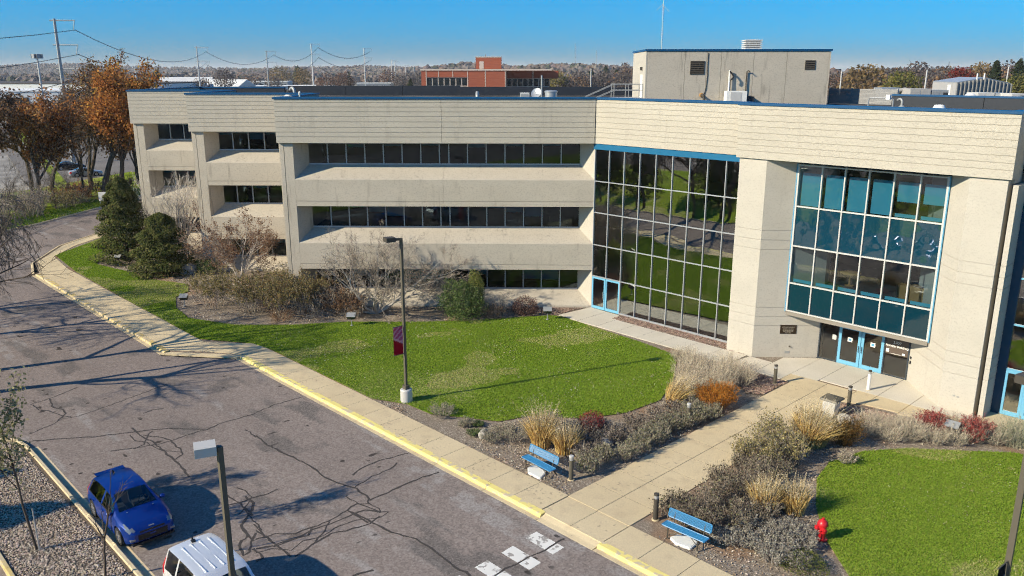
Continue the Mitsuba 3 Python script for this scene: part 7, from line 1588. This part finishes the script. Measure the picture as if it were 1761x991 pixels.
# single trees that stand out in the distance
PINE = [(0.030, 0.045, 0.022), (0.045, 0.06, 0.028), (0.022, 0.034, 0.018)]
FT = [(-118.5, 252.0, 15.0, 5, 'b'), (-133.7, 294.0, 15.5, 3, 'p'), (-99.5, 228.5, 16.8, 7.0, 't'), (-115.8, 283.7, 16.6, 6, 'b'), (-84.3, 215.5, 15.3, 5.0, 'o'), (-117.1, 311.3, 18.3, 7, 'm'), (-118.0, 339.2, 17.6, 7, 'b'), (-92.1, 279.5, 16.8, 4.2, 'r'), (-101.4, 327.6, 17.7, 7, 't'), (-78.4, 264.9, 18.8, 4.2, 'p'), (-95.0, 334.3, 17.9, 7, 'm'), (-73.8, 269.7, 19.1, 4.4, 'p'), (-61.5, 224.8, 14.9, 4.5, 'o'), (-129.3, 356.3, 16.8, 7, 'm'), (-145.7, 324.8, 14.8, 7, 'b'), (-116.4, 369.8, 16.6, 8, 'm'), (-138.1, 347.1, 16.2, 7, 'b'), (-138.9, 288.6, 15.0, 6, 'm'), (-106.0, 300.0, 15.5, 6, 'm'), (-84.0, 300.0, 16.5, 6, 'b'), (-70.0, 300.0, 17.0, 7, 'm'), (-88.0, 250.0, 14.5, 5, 'b'), (-108, 262, 15.0, 5, 'm'),
      (-205.9, 218.7, 15.8, 5, 'y'), (-219.4, 248.0, 14.2, 7, 'm'), (-203.0, 221.7, 13.2, 6, 'm'), (-267.3, 328.1, 16.4, 3.6, 'p'), (-258.3, 308.5, 15.5, 8, 'm'), (-262.3, 333.3, 16.4, 8, 'b'), (-328.4, 379.9, 17.5, 4, 'p'), (-451.5, 540.5, 19.5, 6, 'p'), (-227.4, 283.0, 14.6, 7, 'm'), (-295.2, 299.0, 17.5, 8, 'm'), (-330.1, 262.6, 14.3, 6, 'b'), (-240, 300, 15.5, 8, 'b'), (-222, 262, 14.5, 7, 'm'), (-280, 350, 17.5, 9, 'm'), (-300, 400, 18.5, 10, 'b'), (-210, 236, 13.6, 6, 'b'), (-246, 275, 15, 7, 'm'),
      (-363.7, 169.8, 16.8, 5.2, 'm'), (-464.2, 267.3, 17.2, 6, 't'), (-419.5, 256.1, 13.3, 6, 'r2'), (-447.0, 285.2, 13.8, 6, 'r2'), (-444.5, 287.8, 15.2, 2, 'p'), (-806.7, 459.2, 20.0, 10, 'p'), (-565.2, 306.5, 18.0, 9, 't'), (-338.0, 254.4, 12.2, 3, 'p'), (-389.9, 287.0, 12.8, 6, 'm'), (-708.1, 273.1, 15.0, 10, 'p'), (-559.9, 225.3, 13.8, 3.4, 'p'), (-338.8, 123.6, 12.4, 4, 'b'), (-478.7, 367.7, 14.6, 7, 'm'), (-385.1, 205.3, 13.0, 4.5, 'm'), (-470, 300, 14.0, 8, 'r2'), (-520, 330, 15, 9, 'm'), (-500, 250, 13, 7, 'b'), (-600, 330, 15, 9, 'm'), (-410, 180, 12, 5, 'b'), (-455, 200, 12.5, 6, 'm'), (-560, 400, 16, 9, 'r2'), (-440, 330, 14, 7, 'm')]
FTC = {'b': (BROWN + MAUVE, 'brown'), 'm': (MAUVE, 'purplish grey leafless'), 't': (TAN, 'tan'), 'o': ([(0.16, 0.15, 0.045), (0.12, 0.125, 0.035), (0.20, 0.18, 0.06)], 'olive green'), 'r': ([(0.22, 0.04, 0.035), (0.16, 0.035, 0.03)], 'dark red'), 'r2': ([(0.19, 0.115, 0.085), (0.15, 0.09, 0.07)], 'russet'), 'y': ([(0.26, 0.22, 0.075), (0.20, 0.17, 0.06)], 'yellowish'), 'p': (PINE, 'dark pine')}
for i, (x, y, h, r, c) in enumerate(FT):
    cols, nm = FTC[c]; right = x > -150; mid_ = -335 < x < -150
    where = 'in the tree line right of the penthouse' if right else 'on the wooded slope between the brick building and the penthouse' if mid_ else 'among the low buildings under the power line'
    if c == 'p': conifer('far_pine', 'dark pine tree standing out ' + where, (x, y, -0.3), h, r, 300 + i, cols, 900, r * 0.34, 'far trees', h * 0.25, 0.55, cat='tree')
    else: leafy('far_tree', nm + ' tree ' + where, 'tree', (x, y, h - r * (0.95 if c != 'm' else 1.0) * 0.9), (r, r, r * 0.95), 1500 if right or mid_ else 900, r * 0.16, cols, 300 + i, 'far trees', trunk=0.16 + r * 0.02, lump=0.4, floor=-0.3, depth=0.4)

# wooded hills along the skyline
def hill(name, pts_xy, heights, depth, seed, ntree, cols, cat_label):
    """a ridge following the plan line pts_xy with the given crest heights"""
    p = np.array(pts_xy, float); hh = np.array(heights, float); s = np.r_[0, np.cumsum(np.linalg.norm(np.diff(p, axis=0), axis=1))]
    n, m = 120, 26; t = np.linspace(0, s[-1], n); q = np.stack([np.interp(t, s, p[:, 0]), np.interp(t, s, p[:, 1])], -1); H = np.interp(t, s, hh)
    H = H * (0.86 + 0.28 * meshkit.fbm(np.stack([t / (s[-1] / 14), t * 0, t * 0 + seed], -1), 4, seed))
    o = q / np.linalg.norm(q, axis=1, keepdims=True); w = np.linspace(-1, 1, m)
    X_ = q[:, None] + o[:, None] * (w * depth)[None, :, None]; Z = H[:, None] * np.cos(w * math.pi / 2)[None] ** 1.3
    Z = Z * (0.93 + 0.14 * meshkit.fbm(np.concatenate([X_ / 60, np.zeros((n, m, 1))], -1), 4, seed)) - 0.5
    v = np.concatenate([X_, Z[..., None]], -1).reshape(-1, 3); i, j = np.meshgrid(np.arange(n - 1), np.arange(m - 1), indexing='ij')
    f = np.stack([i * m + j, (i + 1) * m + j, (i + 1) * m + j + 1, i * m + j + 1], -1).reshape(-1, 4)
    k = struct(name); scene[k] = mikit.ply((v, f), 'hill_woods')
    rng = np.random.default_rng(seed); b = MB(); base = trimesh.creation.icosphere(1, 1.0); BV, BF = np.array(base.vertices), np.array(base.faces)
    ii = rng.integers(0, n - 1, ntree); jj = rng.integers(0, m // 2 + 3, ntree); P = np.concatenate([X_, Z[..., None]], -1)[ii, jj] + np.c_[rng.normal(size=(ntree, 2)) * depth / m, np.zeros(ntree)]
    R_ = rng.uniform(3.0, 5.5, ntree); dsp = 0.6 + 0.8 * rng.random((ntree, len(BV)))
    V = P[:, None] + np.array([0, 0, 1.0]) * (R_ * 0.75)[:, None, None] + BV[None] * (R_[:, None] * dsp)[..., None] * np.array([1, 1, 1.05])
    b.add(V.reshape(-1, 3), (np.arange(ntree)[:, None, None] * len(BV) + BF[None]).reshape(-1, 3), np.repeat(pick(rng, cols, ntree, 0.10), len(BV), 0))
    w_ = unique('woods'); tag(w_, cat_label, 'woods', kind='stuff'); scene[w_] = mikit.ply(b.mesh(), 'tinted', color=b.colors())
def polar(deg, d): return (d * math.cos(math.radians(deg)), d * math.sin(math.radians(deg)))
HC = MAUVE * 2 + [(0.17, 0.115, 0.09), (0.075, 0.08, 0.06)]
hill('hill', [polar(a, 1350) for a in (147, 144, 141.5, 139, 136, 133, 130, 127.5, 124, 118)], [0, 6, 15, 21, 13, 19, 17, 10, 7, 5], 330, 1, 2600, HC, 'leafless purplish woods on the hill behind the brick building')
hill('hill', [polar(a, 2300) for a in (159, 156, 153, 150, 147.5, 145, 142, 139)], [0, 6, 13, 17, 19, 20, 14, 5], 420, 2, 1800, HC, 'distant woods on the ridge behind the power poles')
hill('hill', [polar(a, 3300) for a in (178, 173, 169, 166, 164, 161, 158, 155, 152, 149)], [20, 22, 24, 30, 32, 27, 22, 18, 14, 4], 600, 3, 1200, MAUVE, 'faint far woods on the ridge at the left')
hill('hill', [polar(a, 620) for a in (124, 121, 118, 115, 112, 109, 106, 103, 99)], [3, 5, 6, 7, 7, 7, 7, 7, 5], 150, 4, 1500, HC, 'leafless woods in the tree line at the right')
hill('hill', [polar(a, 1200) for a in (178, 172, 166, 160, 155, 150, 146)], [3, 3, 3, 4, 4, 4, 3], 260, 5, 1300, HC, 'low woods behind the white warehouses')

# ---------------------------------------------------------------- the air: far things fade
scene['air'] = {'type': 'homogeneous', 'albedo': rgb(0.95, 0.95, 0.95), 'sigma_t': 1.1e-4}
scene['haze'] = {'type': 'cube', 'to_world': T().translate([0, 0, 36.8]).scale([11300, 11300, 38.2]), 'bsdf': {'type': 'null'}, 'interior': {'type': 'ref', 'id': 'air'}}
tag('haze', 'thin haze in the autumn air over the whole place', 'haze', kind='stuff')
scene['camera']['medium'] = {'type': 'ref', 'id': 'air'}
